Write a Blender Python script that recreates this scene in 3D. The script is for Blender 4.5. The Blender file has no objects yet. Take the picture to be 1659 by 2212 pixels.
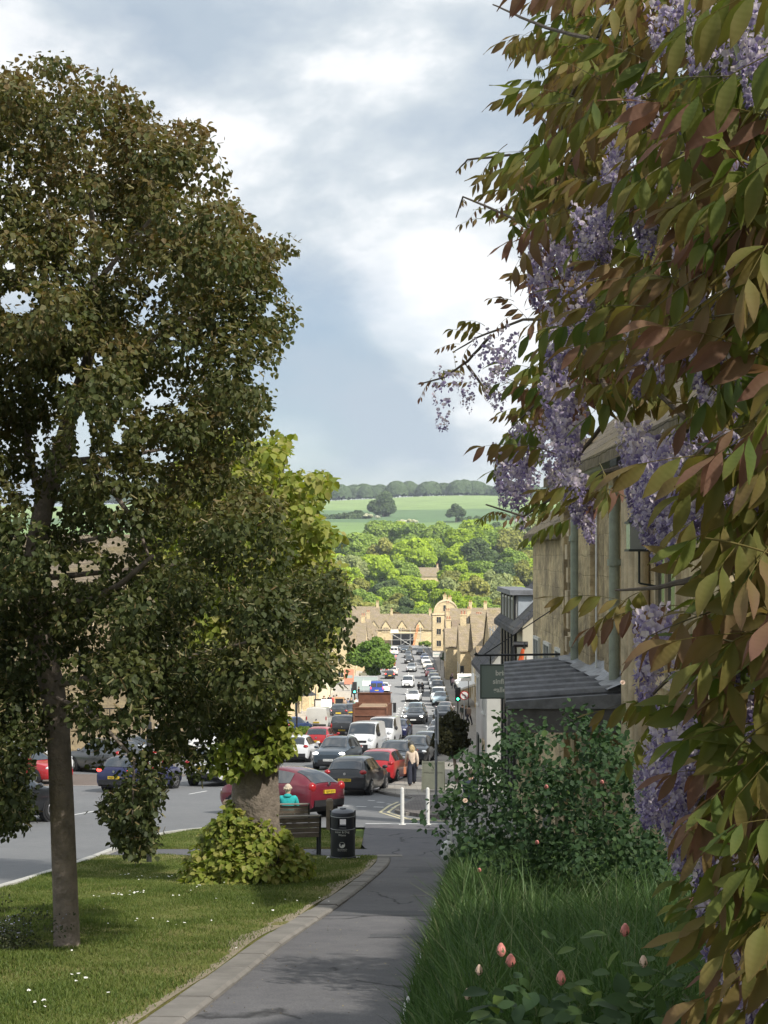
import bpy, bmesh, math, random
import numpy as np
from mathutils import Vector, Matrix
random.seed(7)
RNG = np.random.default_rng(11)
rad = math.radians
scene = bpy.context.scene
COL = scene.collection

# ------------------------------------------------------------------ camera (eye at the origin, looking down the hill along +Y)
F = 3064.0          # focal length in units where the picture is 1659 wide, 2212 high
cam_data = bpy.data.cameras.new("camera")
cam = bpy.data.objects.new("camera", cam_data)
COL.objects.link(cam)
cam.location = (0, 0, 0)
cam.rotation_euler = (rad(90), 0, 0)
cam_data.sensor_fit = 'HORIZONTAL'
cam_data.sensor_width = 36
cam_data.lens = 36 * F / 1659.0
cam_data.shift_y = 94 / 1659.0
cam_data.clip_start = 0.05
cam_data.clip_end = 20000
scene.camera = cam
scene.render.resolution_x, scene.render.resolution_y = 768, 1024

# ------------------------------------------------------------------ sky, sun, exposure
SUN = Vector((0.62, -0.56, 0.80)).normalized()      # towards the sun: behind the camera, to the right
SUN_EL = math.asin(SUN.z)
SUN_AZ = math.atan2(SUN.x, SUN.y)
world = bpy.data.worlds.new("World")
scene.world = world
world.use_nodes = True
nt = world.node_tree
nt.nodes.clear()
def N(tree, typ, **kw):
    n = tree.nodes.new(typ)
    for k, v in kw.items():
        if k.startswith('i_'):
            key = k[2:]
            n.inputs[int(key) if key.isdigit() else key.replace('_', ' ')].default_value = v
        else:
            setattr(n, k, v)
    return n
def ramp(tree, pts, fac=None, interp='LINEAR'):
    r = tree.nodes.new('ShaderNodeValToRGB')
    cr = r.color_ramp
    cr.interpolation = interp
    while len(cr.elements) > 1:
        cr.elements.remove(cr.elements[0])
    cr.elements[0].position = pts[0][0]
    c = pts[0][1]; cr.elements[0].color = (*c, 1) if len(c) == 3 else c
    for p, c in pts[1:]:
        e = cr.elements.new(p); e.color = (*c, 1) if len(c) == 3 else c
    if fac is not None:
        tree.links.new(fac, r.inputs[0])
    return r
def math_node(tree, op, a, b=None, clamp=False):
    m = tree.nodes.new('ShaderNodeMath'); m.operation = op; m.use_clamp = clamp
    for i, v in enumerate((a, b)):
        if v is None: continue
        if isinstance(v, (int, float)): m.inputs[i].default_value = v
        else: tree.links.new(v, m.inputs[i])
    return m.outputs[0]
CSEED = (5.2, 1.3, 4.4)
sky = N(nt, 'ShaderNodeTexSky', sky_type='NISHITA', sun_disc=False, sun_elevation=SUN_EL, sun_rotation=SUN_AZ)
sky.altitude = 120; sky.air_density = 1.0; sky.dust_density = 0.6; sky.ozone_density = 1.2
tc = N(nt, 'ShaderNodeTexCoord')
sep = N(nt, 'ShaderNodeSeparateXYZ'); nt.links.new(tc.outputs['Generated'], sep.inputs[0])
zc = math_node(nt, 'MAXIMUM', sep.outputs[2], 0.0)
zd = math_node(nt, 'ADD', zc, 0.30)
u = math_node(nt, 'DIVIDE', sep.outputs[0], zd)
v = math_node(nt, 'DIVIDE', sep.outputs[1], zd)
comb = N(nt, 'ShaderNodeCombineXYZ'); nt.links.new(u, comb.inputs[0]); nt.links.new(v, comb.inputs[1])
def cloud_noise(scale, detail, rough, off, dist=0.0, puff=False):
    mp = N(nt, 'ShaderNodeMapping'); mp.inputs['Location'].default_value = off
    if puff: mp.inputs['Scale'].default_value = (1, 1, 1.9)
    nt.links.new(tc.outputs['Generated'] if puff else comb.outputs[0], mp.inputs[0])
    n = N(nt, 'ShaderNodeTexNoise'); n.inputs['Scale'].default_value = scale; n.inputs['Detail'].default_value = detail
    n.inputs['Roughness'].default_value = rough; n.inputs['Distortion'].default_value = dist
    nt.links.new(mp.outputs[0], n.inputs['Vector']); return n.outputs['Fac']
nA = cloud_noise(1.1, 8, 0.55, (CSEED[0], 0.4, 0), 0.25)              # cover: where blue shows between
nB = cloud_noise(4.2, 14, 0.56, (CSEED[1], 2.3, 1.2), 0.15, True)    # puffs, bright tops and grey bellies
nC = cloud_noise(1.6, 3, 0.5, (CSEED[2], 8.4, 3.0), 0, True)          # broad light and dark
cover = ramp(nt, [(0.38, (0.45, 0.45, 0.45)), (0.50, (1, 1, 1))], nA)
mixBC = math_node(nt, 'ADD', math_node(nt, 'MULTIPLY', nB, 0.74), math_node(nt, 'MULTIPLY', nC, 0.26))
ccol = ramp(nt, [(0.42, (0.46, 0.54, 0.625)), (0.46, (0.54, 0.61, 0.68)), (0.495, (0.63, 0.69, 0.74)), (0.52, (0.75, 0.795, 0.83)), (0.545, (0.90, 0.92, 0.935)), (0.60, (1.06, 1.065, 1.06))], mixBC)
bg1 = N(nt, 'ShaderNodeBackground'); bg1.inputs[1].default_value = 0.05
bg2 = N(nt, 'ShaderNodeBackground'); bg2.inputs[1].default_value = 0.535
nt.links.new(sky.outputs[0], bg1.inputs[0]); nt.links.new(ccol.outputs[0], bg2.inputs[0])
mixs = N(nt, 'ShaderNodeMixShader')
cov = math_node(nt, 'MULTIPLY', cover.outputs[0], 0.95)
nt.links.new(cov, mixs.inputs[0]); nt.links.new(bg1.outputs[0], mixs.inputs[1]); nt.links.new(bg2.outputs[0], mixs.inputs[2])
wout = N(nt, 'ShaderNodeOutputWorld'); nt.links.new(mixs.outputs[0], wout.inputs[0])

sun_data = bpy.data.lights.new("sun", 'SUN'); sun_data.energy = 5.0; sun_data.angle = rad(1.2); sun_data.color = (1.0, 0.95, 0.86)
sun = bpy.data.objects.new("sun", sun_data); COL.objects.link(sun)
sun.location = (60, -60, 90)
sun.rotation_euler = SUN.to_track_quat('Z', 'Y').to_euler()
vs = scene.view_settings
vs.view_transform = 'Standard'; vs.look = 'None'; vs.exposure = 1.1; vs.gamma = 1.0; vs.use_curve_mapping = False
scene.render.engine = 'CYCLES'
scene.cycles.max_bounces = 6; scene.cycles.transparent_max_bounces = 6; scene.cycles.volume_bounces = 0
scene.cycles.diffuse_bounces = 3; scene.cycles.glossy_bounces = 3; scene.cycles.transmission_bounces = 3
scene.cycles.caustics_reflective = False; scene.cycles.caustics_refractive = False

# ------------------------------------------------------------------ object helpers
def tag(o, label=None, cat=None, group=None, kind=None):
    if label: o['label'] = label
    if cat: o['category'] = cat
    if group: o['group'] = group
    if kind: o['kind'] = kind
    return o
def empty(name, loc=(0, 0, 0), rz=0.0, label=None, cat=None, group=None):
    o = bpy.data.objects.new(name, None); COL.objects.link(o)
    o.location = loc; o.rotation_euler = (0, 0, rz); o.empty_display_size = 0.2
    return tag(o, label, cat, group)
class MB:
    """collects shapes as vertices and faces; build() links them as one mesh object"""
    def __init__(s): s.v = []; s.f = []; s.m = []
    def add(s, vs_, fs, mi=0):
        b = len(s.v); s.v.extend(vs_); s.f.extend([tuple(i + b for i in f) for f in fs]); s.m.extend([mi] * len(fs)); return s
    def box(s, x0, x1, y0, y1, z0, z1, mi=0):
        return s.add([(x0, y0, z0), (x1, y0, z0), (x1, y1, z0), (x0, y1, z0), (x0, y0, z1), (x1, y0, z1), (x1, y1, z1), (x0, y1, z1)],
                     [(0, 3, 2, 1), (4, 5, 6, 7), (0, 1, 5, 4), (1, 2, 6, 5), (2, 3, 7, 6), (3, 0, 4, 7)], mi)
    def obox(s, c, ax, ay, az, mi=0):
        c, ax, ay, az = map(Vector, (c, ax, ay, az))
        p = [c + i * ax + j * ay + k * az for k in (-1, 1) for (i, j) in ((-1, -1), (1, -1), (1, 1), (-1, 1))]
        return s.add([tuple(q) for q in p], [(0, 3, 2, 1), (4, 5, 6, 7), (0, 1, 5, 4), (1, 2, 6, 5), (2, 3, 7, 6), (3, 0, 4, 7)], mi)
    def bar(s, a, b, w, h=None, up=(0, 0, 1), mi=0):
        a, b = Vector(a), Vector(b); h = h or w; d = (b - a)
        if d.length < 1e-6: return s
        dn = d.normalized(); up = Vector(up)
        if abs(dn.dot(up)) > 0.98: up = Vector((0, 1, 0))
        sx = dn.cross(up).normalized(); uz = sx.cross(dn)
        return s.obox((a + b) / 2, d / 2, sx * w / 2, uz * h / 2, mi)
    def tube(s, pts, r, n=8, mi=0, cap=True):
        pts = [Vector(p) for p in pts]; rs = r if isinstance(r, (list, tuple)) else [r] * len(pts)
        rings = []; ref = None
        for i, p in enumerate(pts):
            t = (pts[min(i + 1, len(pts) - 1)] - pts[max(i - 1, 0)]).normalized()
            if ref is None:
                ref = t.orthogonal().normalized()
            ref = (ref - t * ref.dot(t))
            ref = ref.normalized() if ref.length > 1e-6 else t.orthogonal().normalized()
            b = t.cross(ref)
            rings.append([tuple(p + rs[i] * (math.cos(2 * math.pi * k / n) * ref + math.sin(2 * math.pi * k / n) * b)) for k in range(n)])
        vs_ = [q for r_ in rings for q in r_]; fs = []
        for i in range(len(pts) - 1):
            for k in range(n):
                fs.append((i * n + k, i * n + (k + 1) % n, (i + 1) * n + (k + 1) % n, (i + 1) * n + k))
        if cap:
            fs.append(tuple(range(n - 1, -1, -1))); fs.append(tuple((len(pts) - 1) * n + k for k in range(n)))
        return s.add(vs_, fs, mi)
    def lathe(s, prof, n=16, c=(0, 0, 0), mi=0):
        vs_ = []; fs = []; m = len(prof)
        for (r, z) in prof:
            for k in range(n):
                a = 2 * math.pi * k / n; vs_.append((c[0] + r * math.cos(a), c[1] + r * math.sin(a), c[2] + z))
        for i in range(m - 1):
            for k in range(n):
                fs.append((i * n + k, i * n + (k + 1) % n, (i + 1) * n + (k + 1) % n, (i + 1) * n + k))
        fs.append(tuple(range(n - 1, -1, -1))); fs.append(tuple((m - 1) * n + k for k in range(n)))
        return s.add(vs_, fs, mi)
    def prism(s, poly, a, b, mi=0):
        """poly: list of 3D points (planar), swept by vector b-a"""
        off = Vector(b) - Vector(a); n = len(poly)
        vs_ = [tuple(Vector(p)) for p in poly] + [tuple(Vector(p) + off) for p in poly]
        fs = [tuple(range(n - 1, -1, -1)), tuple(range(n, 2 * n))] + [(i, (i + 1) % n, n + (i + 1) % n, n + i) for i in range(n)]
        return s.add(vs_, fs, mi)
    def ball(s, c, r, n=8, m=5, mi=0):
        rx, ry, rz = r if isinstance(r, (tuple, list)) else (r, r, r)
        prof = [(math.cos(a), math.sin(a)) for a in [(-0.5 + (i + 0.35) / (m - 0.3)) * math.pi for i in range(m)]]
        vs_ = []
        for (cr, sz) in prof:
            for k in range(n):
                t = 2 * math.pi * k / n; vs_.append((c[0] + rx * cr * math.cos(t), c[1] + ry * cr * math.sin(t), c[2] + rz * sz))
        fs = [(i * n + k, i * n + (k + 1) % n, (i + 1) * n + (k + 1) % n, (i + 1) * n + k) for i in range(m - 1) for k in range(n)]
        fs.append(tuple(range(n - 1, -1, -1))); fs.append(tuple((m - 1) * n + k for k in range(n)))
        return s.add(vs_, fs, mi)
    def mesh(s, name, mats, smooth=False):
        me = bpy.data.meshes.new(name); me.from_pydata([tuple(p) for p in s.v], [], s.f)
        for m in (mats if isinstance(mats, (list, tuple)) else [mats]): me.materials.append(m)
        if any(s.m): me.polygons.foreach_set('material_index', s.m)
        if smooth:
            me.polygons.foreach_set('use_smooth', [True] * len(me.polygons)); me.set_sharp_from_angle(angle=rad(40))
        me.update(); return me
    def build(s, name, mats, parent=None, smooth=False, loc=None):
        return link(name, s.mesh(name, mats, smooth), parent, loc)
def link(name, me, parent=None, loc=None):
    o = bpy.data.objects.new(name, me); COL.objects.link(o)
    if parent is not None: o.parent = parent
    if loc is not None: o.location = loc
    return o
def copy_tree(o, parent=None):
    c = o.copy(); COL.objects.link(c); c.parent = parent
    for ch in list(o.children): copy_tree(ch, c)
    return c
def np_mesh(name, verts, faces_flat, fsize, mats, attrs=None, smooth=False):
    """fast mesh from numpy arrays; every face has fsize corners"""
    me = bpy.data.meshes.new(name)
    nv = len(verts); nf = len(faces_flat) // fsize
    me.vertices.add(nv); me.vertices.foreach_set('co', np.asarray(verts, np.float32).ravel())
    me.loops.add(nf * fsize); me.loops.foreach_set('vertex_index', np.asarray(faces_flat, np.int32))
    me.polygons.add(nf); me.polygons.foreach_set('loop_start', np.arange(0, nf * fsize, fsize, dtype=np.int32))
    try: me.polygons.foreach_set('loop_total', np.full(nf, fsize, np.int32))
    except Exception: pass
    for m in (mats if isinstance(mats, (list, tuple)) else [mats]): me.materials.append(m)
    me.update(calc_edges=True)
    for k, arr in (attrs or {}).items():
        a = me.attributes.new(k, 'FLOAT', 'POINT'); a.data.foreach_set('value', np.asarray(arr, np.float32))
    if smooth: me.polygons.foreach_set('use_smooth', np.ones(nf, bool))
    return me
def text_mesh(body, size, align='CENTER', extrude=0.001, bold=0.0):
    cu = bpy.data.curves.new('lettering', 'FONT'); cu.body = body; cu.size = size; cu.align_x = align; cu.align_y = 'CENTER'; cu.extrude = extrude
    cu.resolution_u = 2; cu.offset = bold
    o = bpy.data.objects.new('lettering', cu); COL.objects.link(o)
    me = bpy.data.meshes.new_from_object(o.evaluated_get(bpy.context.evaluated_depsgraph_get()))
    bpy.data.objects.remove(o); return me

# ------------------------------------------------------------------ materials
MATS = {}
def mat(name, color, rough=0.7, metal=0.0, spec=0.5, noise=None, bump=None, emit=None, coat=0.0, alpha=None):
    """noise=(scale, amount, detail) varies the base colour; bump=(scale, strength, distance)"""
    if name in MATS: return MATS[name]
    m = bpy.data.materials.new(name); m.use_nodes = True; t = m.node_tree
    b = t.nodes['Principled BSDF']
    b.inputs['Base Color'].default_value = (*color, 1); b.inputs['Roughness'].default_value = rough
    b.inputs['Metallic'].default_value = metal; b.inputs['Specular IOR Level'].default_value = spec
    if coat: b.inputs['Coat Weight'].default_value = coat; b.inputs['Coat Roughness'].default_value = 0.05
    tcn = None
    if noise or bump:
        tcn = N(t, 'ShaderNodeTexCoord')
    if noise:
        sc, amt = noise[0], noise[1]; det = noise[2] if len(noise) > 2 else 5
        n = N(t, 'ShaderNodeTexNoise'); n.inputs['Scale'].default_value = sc; n.inputs['Detail'].default_value = det; n.inputs['Roughness'].default_value = 0.62
        t.links.new(tcn.outputs['Object'], n.inputs['Vector'])
        lo = [max(0, c * (1 - amt)) for c in color]; hi = [c * (1 + amt) for c in color]
        r = ramp(t, [(0.28, lo), (0.5, color), (0.74, hi)], n.outputs['Fac'])
        t.links.new(r.outputs[0], b.inputs['Base Color'])
    if bump:
        n2 = N(t, 'ShaderNodeTexNoise'); n2.inputs['Scale'].default_value = bump[0]; n2.inputs['Detail'].default_value = 6
        t.links.new(tcn.outputs['Object'], n2.inputs['Vector'])
        bp = N(t, 'ShaderNodeBump'); bp.inputs['Strength'].default_value = bump[1]; bp.inputs['Distance'].default_value = bump[2]
        t.links.new(n2.outputs['Fac'], bp.inputs['Height']); t.links.new(bp.outputs[0], b.inputs['Normal'])
    if emit:
        b.inputs['Emission Color'].default_value = (*emit[0], 1); b.inputs['Emission Strength'].default_value = emit[1]
    MATS[name] = m; return m
def leaf_mat(name, cols, trans=0.35, rough=0.55, spec=0.3, objrand=0.0, tcol=None, veins=False):
    """foliage: the colour of each leaf comes from its own 'tint' value; thin leaves let light through"""
    m = bpy.data.materials.new(name); m.use_nodes = True; t = m.node_tree
    b = t.nodes['Principled BSDF']; out = t.nodes['Material Output']
    a = N(t, 'ShaderNodeAttribute', attribute_name='tint')
    fac = a.outputs['Fac']
    if objrand:
        oi = N(t, 'ShaderNodeObjectInfo')
        fac = math_node(t, 'ADD', math_node(t, 'MULTIPLY', fac, 1 - objrand), math_node(t, 'MULTIPLY', oi.outputs['Random'], objrand))
    r = ramp(t, [(i / (len(cols) - 1), c) for i, c in enumerate(cols)], fac)
    colr = r.outputs[0]
    t.links.new(colr, b.inputs['Base Color'])
    b.inputs['Roughness'].default_value = rough; b.inputs['Specular IOR Level'].default_value = spec
    tr = N(t, 'ShaderNodeBsdfTranslucent')
    hs = N(t, 'ShaderNodeHueSaturation'); hs.inputs['Saturation'].default_value = 1.15; hs.inputs['Value'].default_value = 1.25
    t.links.new(colr, hs.inputs['Color']); t.links.new(hs.outputs[0], tr.inputs['Color'])
    mx = N(t, 'ShaderNodeMixShader'); mx.inputs[0].default_value = trans
    t.links.new(b.outputs[0], mx.inputs[1]); t.links.new(tr.outputs[0], mx.inputs[2]); t.links.new(mx.outputs[0], out.inputs[0])
    if veins:
        uvn = N(t, 'ShaderNodeAttribute', attribute_name='lu'); uvm = N(t, 'ShaderNodeAttribute', attribute_name='lv')
        w = math_node(t, 'SINE', math_node(t, 'MULTIPLY', math_node(t, 'SUBTRACT', uvn.outputs['Fac'], math_node(t, 'MULTIPLY', math_node(t, 'ABSOLUTE', uvm.outputs['Fac']), 0.28)), 58.0))
        bp = N(t, 'ShaderNodeBump'); bp.inputs['Strength'].default_value = 0.07; bp.inputs['Distance'].default_value = 0.001
        t.links.new(w, bp.inputs['Height']); t.links.new(bp.outputs[0], b.inputs['Normal'])
    MATS[name] = m; return m
def stone_mat(name, c1, c2, c3, course=0.28, length=0.55, mortar=(0.30, 0.26, 0.19), bumpd=0.02, axis='xz', grime=0.35, jdepth=0.8):
    """coursed rubble: brick pattern for the joints, noise for tone and weathering"""
    m = bpy.data.materials.new(name); m.use_nodes = True; t = m.node_tree; b = t.nodes['Principled BSDF']
    tcn = N(t, 'ShaderNodeTexCoord'); sp = N(t, 'ShaderNodeSeparateXYZ'); t.links.new(tcn.outputs['Object'], sp.inputs[0])
    cb = N(t, 'ShaderNodeCombineXYZ')
    along = math_node(t, 'ADD', sp.outputs[0], sp.outputs[1])
    wob = N(t, 'ShaderNodeTexNoise'); wob.inputs['Scale'].default_value = 1.7; wob.inputs['Detail'].default_value = 3
    t.links.new(tcn.outputs['Object'], wob.inputs['Vector'])
    wv = math_node(t, 'MULTIPLY', math_node(t, 'SUBTRACT', wob.outputs['Fac'], 0.5), 0.25)
    t.links.new(math_node(t, 'ADD', along, wv), cb.inputs[0]); t.links.new(math_node(t, 'ADD', sp.outputs[2], math_node(t, 'MULTIPLY', wv, 0.4)), cb.inputs[1])
    br = N(t, 'ShaderNodeTexBrick'); br.inputs['Scale'].default_value = 1.0; br.inputs['Brick Width'].default_value = length; br.inputs['Row Height'].default_value = course
    br.inputs['Mortar Size'].default_value = 0.012; br.inputs['Mortar Smooth'].default_value = 0.6; br.inputs['Bias'].default_value = 0.0
    br.inputs['Color1'].default_value = (*c1, 1); br.inputs['Color2'].default_value = (*c2, 1); br.inputs['Mortar'].default_value = (*mortar, 1)
    t.links.new(cb.outputs[0], br.inputs['Vector'])
    n = N(t, 'ShaderNodeTexNoise'); n.inputs['Scale'].default_value = 0.9; n.inputs['Detail'].default_value = 8; n.inputs['Roughness'].default_value = 0.68
    t.links.new(tcn.outputs['Object'], n.inputs['Vector'])
    mx = N(t, 'ShaderNodeMixRGB', blend_type='MIX'); mx.inputs[2].default_value = (*c3, 1)
    rr = ramp(t, [(0.42, (0, 0, 0)), (0.68, (1, 1, 1))], n.outputs['Fac'])
    t.links.new(math_node(t, 'MULTIPLY', rr.outputs[0], grime * 2), mx.inputs[0]); t.links.new(br.outputs['Color'], mx.inputs[1])
    n3 = N(t, 'ShaderNodeTexNoise'); n3.inputs['Scale'].default_value = 9; n3.inputs['Detail'].default_value = 6
    t.links.new(tcn.outputs['Object'], n3.inputs['Vector'])
    ov = N(t, 'ShaderNodeMixRGB', blend_type='OVERLAY'); ov.inputs[0].default_value = 0.55
    t.links.new(mx.outputs[0], ov.inputs[1]); t.links.new(n3.outputs['Fac'], ov.inputs[2]); t.links.new(ov.outputs[0], b.inputs['Base Color'])
    b.inputs['Roughness'].default_value = 0.9; b.inputs['Specular IOR Level'].default_value = 0.2
    bp = N(t, 'ShaderNodeBump'); bp.inputs['Strength'].default_value = 0.7; bp.inputs['Distance'].default_value = bumpd
    h = math_node(t, 'SUBTRACT', math_node(t, 'ADD', n3.outputs['Fac'], math_node(t, 'MULTIPLY', n.outputs['Fac'], 0.8)), math_node(t, 'MULTIPLY', br.outputs['Fac'], jdepth))
    t.links.new(h, bp.inputs['Height']); t.links.new(bp.outputs[0], b.inputs['Normal'])
    MATS[name] = m; return m
# ------------------------------------------------------------------ the lie of the land: height as a function of distance down the street
_T = [(-80, 8.0), (-20, 1.0), (0, -1.70), (10, -3.30), (20, -4.90), (30, -6.50), (42, -8.00), (56, -9.45), (70, -10.80), (88, -12.35), (109, -14.05),
      (133, -15.80), (175, -18.40), (220, -20.45), (280, -22.30), (340, -23.80), (400, -25.40), (430, -26.40), (480, -26.0), (600, -17.0), (800, -1.0),
      (1000, 14.5), (1300, 35.0), (1600, 57.0), (1800, 69.0), (2000, 73.0), (2300, 66.0), (3000, 40.0), (6000, 20.0)]
_ty = np.array([a for a, b in _T], float); _tz = np.array([b for a, b in _T], float)
def _pchip(x, y, xq):
    h = np.diff(x); dlt = np.diff(y) / h; d = np.zeros_like(y)
    for i in range(1, len(x) - 1):
        if dlt[i - 1] * dlt[i] > 0:
            w1 = 2 * h[i] + h[i - 1]; w2 = h[i] + 2 * h[i - 1]; d[i] = (w1 + w2) / (w1 / dlt[i - 1] + w2 / dlt[i])
    d[0] = dlt[0]; d[-1] = dlt[-1]
    k = np.clip(np.searchsorted(x, xq) - 1, 0, len(h) - 1); s = (xq - x[k]) / h[k]
    return ((1 + 2 * s) * (1 - s) ** 2 * y[k] + s * (1 - s) ** 2 * h[k] * d[k] + s * s * (3 - 2 * s) * y[k + 1] + s * s * (s - 1) * h[k] * d[k + 1])
YS = np.array(sorted(set([-80, -40, -20, -10] + list(range(-4, 70)) + list(range(70, 150, 2)) + list(range(150, 430, 5)) + list(range(430, 1000, 15)) + list(range(1000, 2400, 50)) + [2500, 2800, 3200, 4000, 6000])), float)
ZS = _pchip(_ty, _tz, YS)
def G(y): return float(np.interp(y, YS, ZS))
def slope(y): return (G(y + 1) - G(y - 1)) / 2
def lerp_tab(tab):
    a = np.array([p[0] for p in tab], float); b = np.array([p[1] for p in tab], float)
    return lambda y: float(np.interp(y, a, b))
def smooth_tab(tab):
    a = np.array([p[0] for p in tab], float); b = np.array([p[1] for p in tab], float)
    q = np.unique(np.concatenate([a, np.linspace(a[0], a[-1], 900)])); r = _pchip(a, b, q)
    return lambda y: float(np.interp(y, q, r))
def strip(name, y0, y1, xl, xr, dz, m, nx=1, parent=None, kind='structure', zfun=None, extra=(), skirt=0.0):
    ys = sorted(set([y0, y1] + [float(y) for y in YS if y0 < y < y1] + [e for e in extra if y0 < e < y1]))
    vs_ = []; fs = []
    for y in ys:
        a, b = xl(y), xr(y)
        for i in range(nx + 1):
            x = a + (b - a) * i / nx
            vs_.append((x, y, G(y) + dz + (zfun(x, y) if zfun else 0)))
    for j in range(len(ys) - 1):
        for i in range(nx):
            p = j * (nx + 1) + i; fs.append((p, p + 1, p + nx + 2, p + nx + 1))
    if skirt:
        ring = [j * (nx + 1) for j in range(len(ys))] + [(len(ys) - 1) * (nx + 1) + i for i in range(1, nx + 1)] + \
               [j * (nx + 1) + nx for j in range(len(ys) - 2, -1, -1)] + [i for i in range(nx - 1, 0, -1)]
        b0 = len(vs_)
        for r_ in ring: p = vs_[r_]; vs_.append((p[0], p[1], p[2] - skirt))
        n = len(ring)
        for i in range(n): fs.append((ring[i], ring[(i + 1) % n], b0 + (i + 1) % n, b0 + i))
    me = bpy.data.meshes.new(name); me.from_pydata(vs_, [], fs); me.materials.append(m); me.update()
    o = link(name, me, parent)
    if parent is None: tag(o, kind=kind)
    return o

# ---- materials of the ground
def asphalt_mat(name, base, lo, hi, patch=0.5, crack=True, scale=1.0):
    m = bpy.data.materials.new(name); m.use_nodes = True; t = m.node_tree; b = t.nodes['Principled BSDF']
    tcn = N(t, 'ShaderNodeTexCoord')
    def noise(sc, det, ro=0.6, vec=None):
        n = N(t, 'ShaderNodeTexNoise'); n.inputs['Scale'].default_value = sc * scale; n.inputs['Detail'].default_value = det; n.inputs['Roughness'].default_value = ro
        t.links.new(vec or tcn.outputs['Object'], n.inputs['Vector']); return n.outputs['Fac']
    big = noise(0.35, 5); fine = noise(60, 3); mid = noise(3.5, 6, 0.7)
    r = ramp(t, [(0.30, lo), (0.5, base), (0.72, hi)], math_node(t, 'ADD', math_node(t, 'MULTIPLY', big, patch), math_node(t, 'MULTIPLY', mid, 1 - patch)))
    ov = N(t, 'ShaderNodeMixRGB', blend_type='OVERLAY'); ov.inputs[0].default_value = 0.5
    t.links.new(r.outputs[0], ov.inputs[1]); t.links.new(fine, ov.inputs[2]); col = ov.outputs[0]
    if crack:
        mp = N(t, 'ShaderNodeMapping'); mp.inputs['Scale'].default_value = (1.0, 0.55, 1)
        t.links.new(tcn.outputs['Object'], mp.inputs[0])
        dist = N(t, 'ShaderNodeMixRGB'); dist.inputs[0].default_value = 0.35
        nn = N(t, 'ShaderNodeTexNoise'); nn.inputs['Scale'].default_value = 1.6; nn.inputs['Detail'].default_value = 5
        t.links.new(mp.outputs[0], nn.inputs['Vector']); t.links.new(mp.outputs[0], dist.inputs[1]); t.links.new(nn.outputs['Color'], dist.inputs[2])
        vo = N(t, 'ShaderNodeTexVoronoi', feature='DISTANCE_TO_EDGE'); vo.inputs['Scale'].default_value = 0.8; t.links.new(dist.outputs[0], vo.inputs['Vector'])
        ck = ramp(t, [(0.0, (1, 1, 1)), (0.018, (0, 0, 0))], vo.outputs['Distance'])
        msk = math_node(t, 'MULTIPLY', ck.outputs[0], math_node(t, 'GREATER_THAN', noise(0.5, 2), 0.52))
        mx = N(t, 'ShaderNodeMixRGB'); mx.inputs[2].default_value = (0.018, 0.018, 0.019, 1); t.links.new(math_node(t, 'MULTIPLY', msk, 0.8), mx.inputs[0]); t.links.new(col, mx.inputs[1]); col = mx.outputs[0]
    t.links.new(col, b.inputs['Base Color']); b.inputs['Roughness'].default_value = 0.88; b.inputs['Specular IOR Level'].default_value = 0.3
    bp = N(t, 'ShaderNodeBump'); bp.inputs['Strength'].default_value = 0.5; bp.inputs['Distance'].default_value = 0.006
    t.links.new(fine, bp.inputs['Height']); t.links.new(bp.outputs[0], b.inputs['Normal'])
    MATS[name] = m; return m
M_PATH = asphalt_mat('path_asphalt', (0.132, 0.129, 0.134), (0.096, 0.095, 0.101), (0.177, 0.173, 0.173))
M_ROAD = asphalt_mat('road_asphalt', (0.175, 0.178, 0.182), (0.15, 0.153, 0.158), (0.21, 0.21, 0.21), crack=False)
M_APRON = asphalt_mat('apron_asphalt', (0.119, 0.117, 0.125), (0.093, 0.093, 0.102), (0.167, 0.162, 0.162))
M_BAY = asphalt_mat('bay_tarmac', (0.17, 0.135, 0.115), (0.14, 0.115, 0.10), (0.20, 0.165, 0.145), crack=False)
def pav_mat(name, c1, c2, w, h):
    m = bpy.data.materials.new(name); m.use_nodes = True; t = m.node_tree; b = t.nodes['Principled BSDF']
    tcn = N(t, 'ShaderNodeTexCoord'); br = N(t, 'ShaderNodeTexBrick'); br.inputs['Brick Width'].default_value = w; br.inputs['Row Height'].default_value = h
    br.inputs['Scale'].default_value = 1; br.inputs['Mortar Size'].default_value = 0.012
    br.inputs['Color1'].default_value = (*c1, 1); br.inputs['Color2'].default_value = (*c2, 1); br.inputs['Mortar'].default_value = (c1[0] * .45, c1[1] * .45, c1[2] * .45, 1)
    t.links.new(tcn.outputs['Object'], br.inputs['Vector'])
    n = N(t, 'ShaderNodeTexNoise'); n.inputs['Scale'].default_value = 2; n.inputs['Detail'].default_value = 7; t.links.new(tcn.outputs['Object'], n.inputs['Vector'])
    ov = N(t, 'ShaderNodeMixRGB', blend_type='OVERLAY'); ov.inputs[0].default_value = 0.5; t.links.new(br.outputs['Color'], ov.inputs[1]); t.links.new(n.outputs['Fac'], ov.inputs[2])
    t.links.new(ov.outputs[0], b.inputs['Base Color']); b.inputs['Roughness'].default_value = 0.85
    bp = N(t, 'ShaderNodeBump'); bp.inputs['Strength'].default_value = 0.4; bp.inputs['Distance'].default_value = 0.004; bp.invert = True
    t.links.new(br.outputs['Fac'], bp.inputs['Height']); t.links.new(bp.outputs[0], b.inputs['Normal']); MATS[name] = m; return m
M_PAVE = pav_mat('paving_slab', (0.33, 0.30, 0.26), (0.29, 0.265, 0.23), 0.9, 0.6)
M_BLOCK = pav_mat('block_paving', (0.19, 0.165, 0.15), (0.15, 0.135, 0.125), 0.21, 0.105)
M_KERB = mat('kerb_concrete', (0.20, 0.185, 0.165), 0.9, noise=(2.3, 0.30, 8), bump=(55, 0.5, 0.004))
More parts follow.
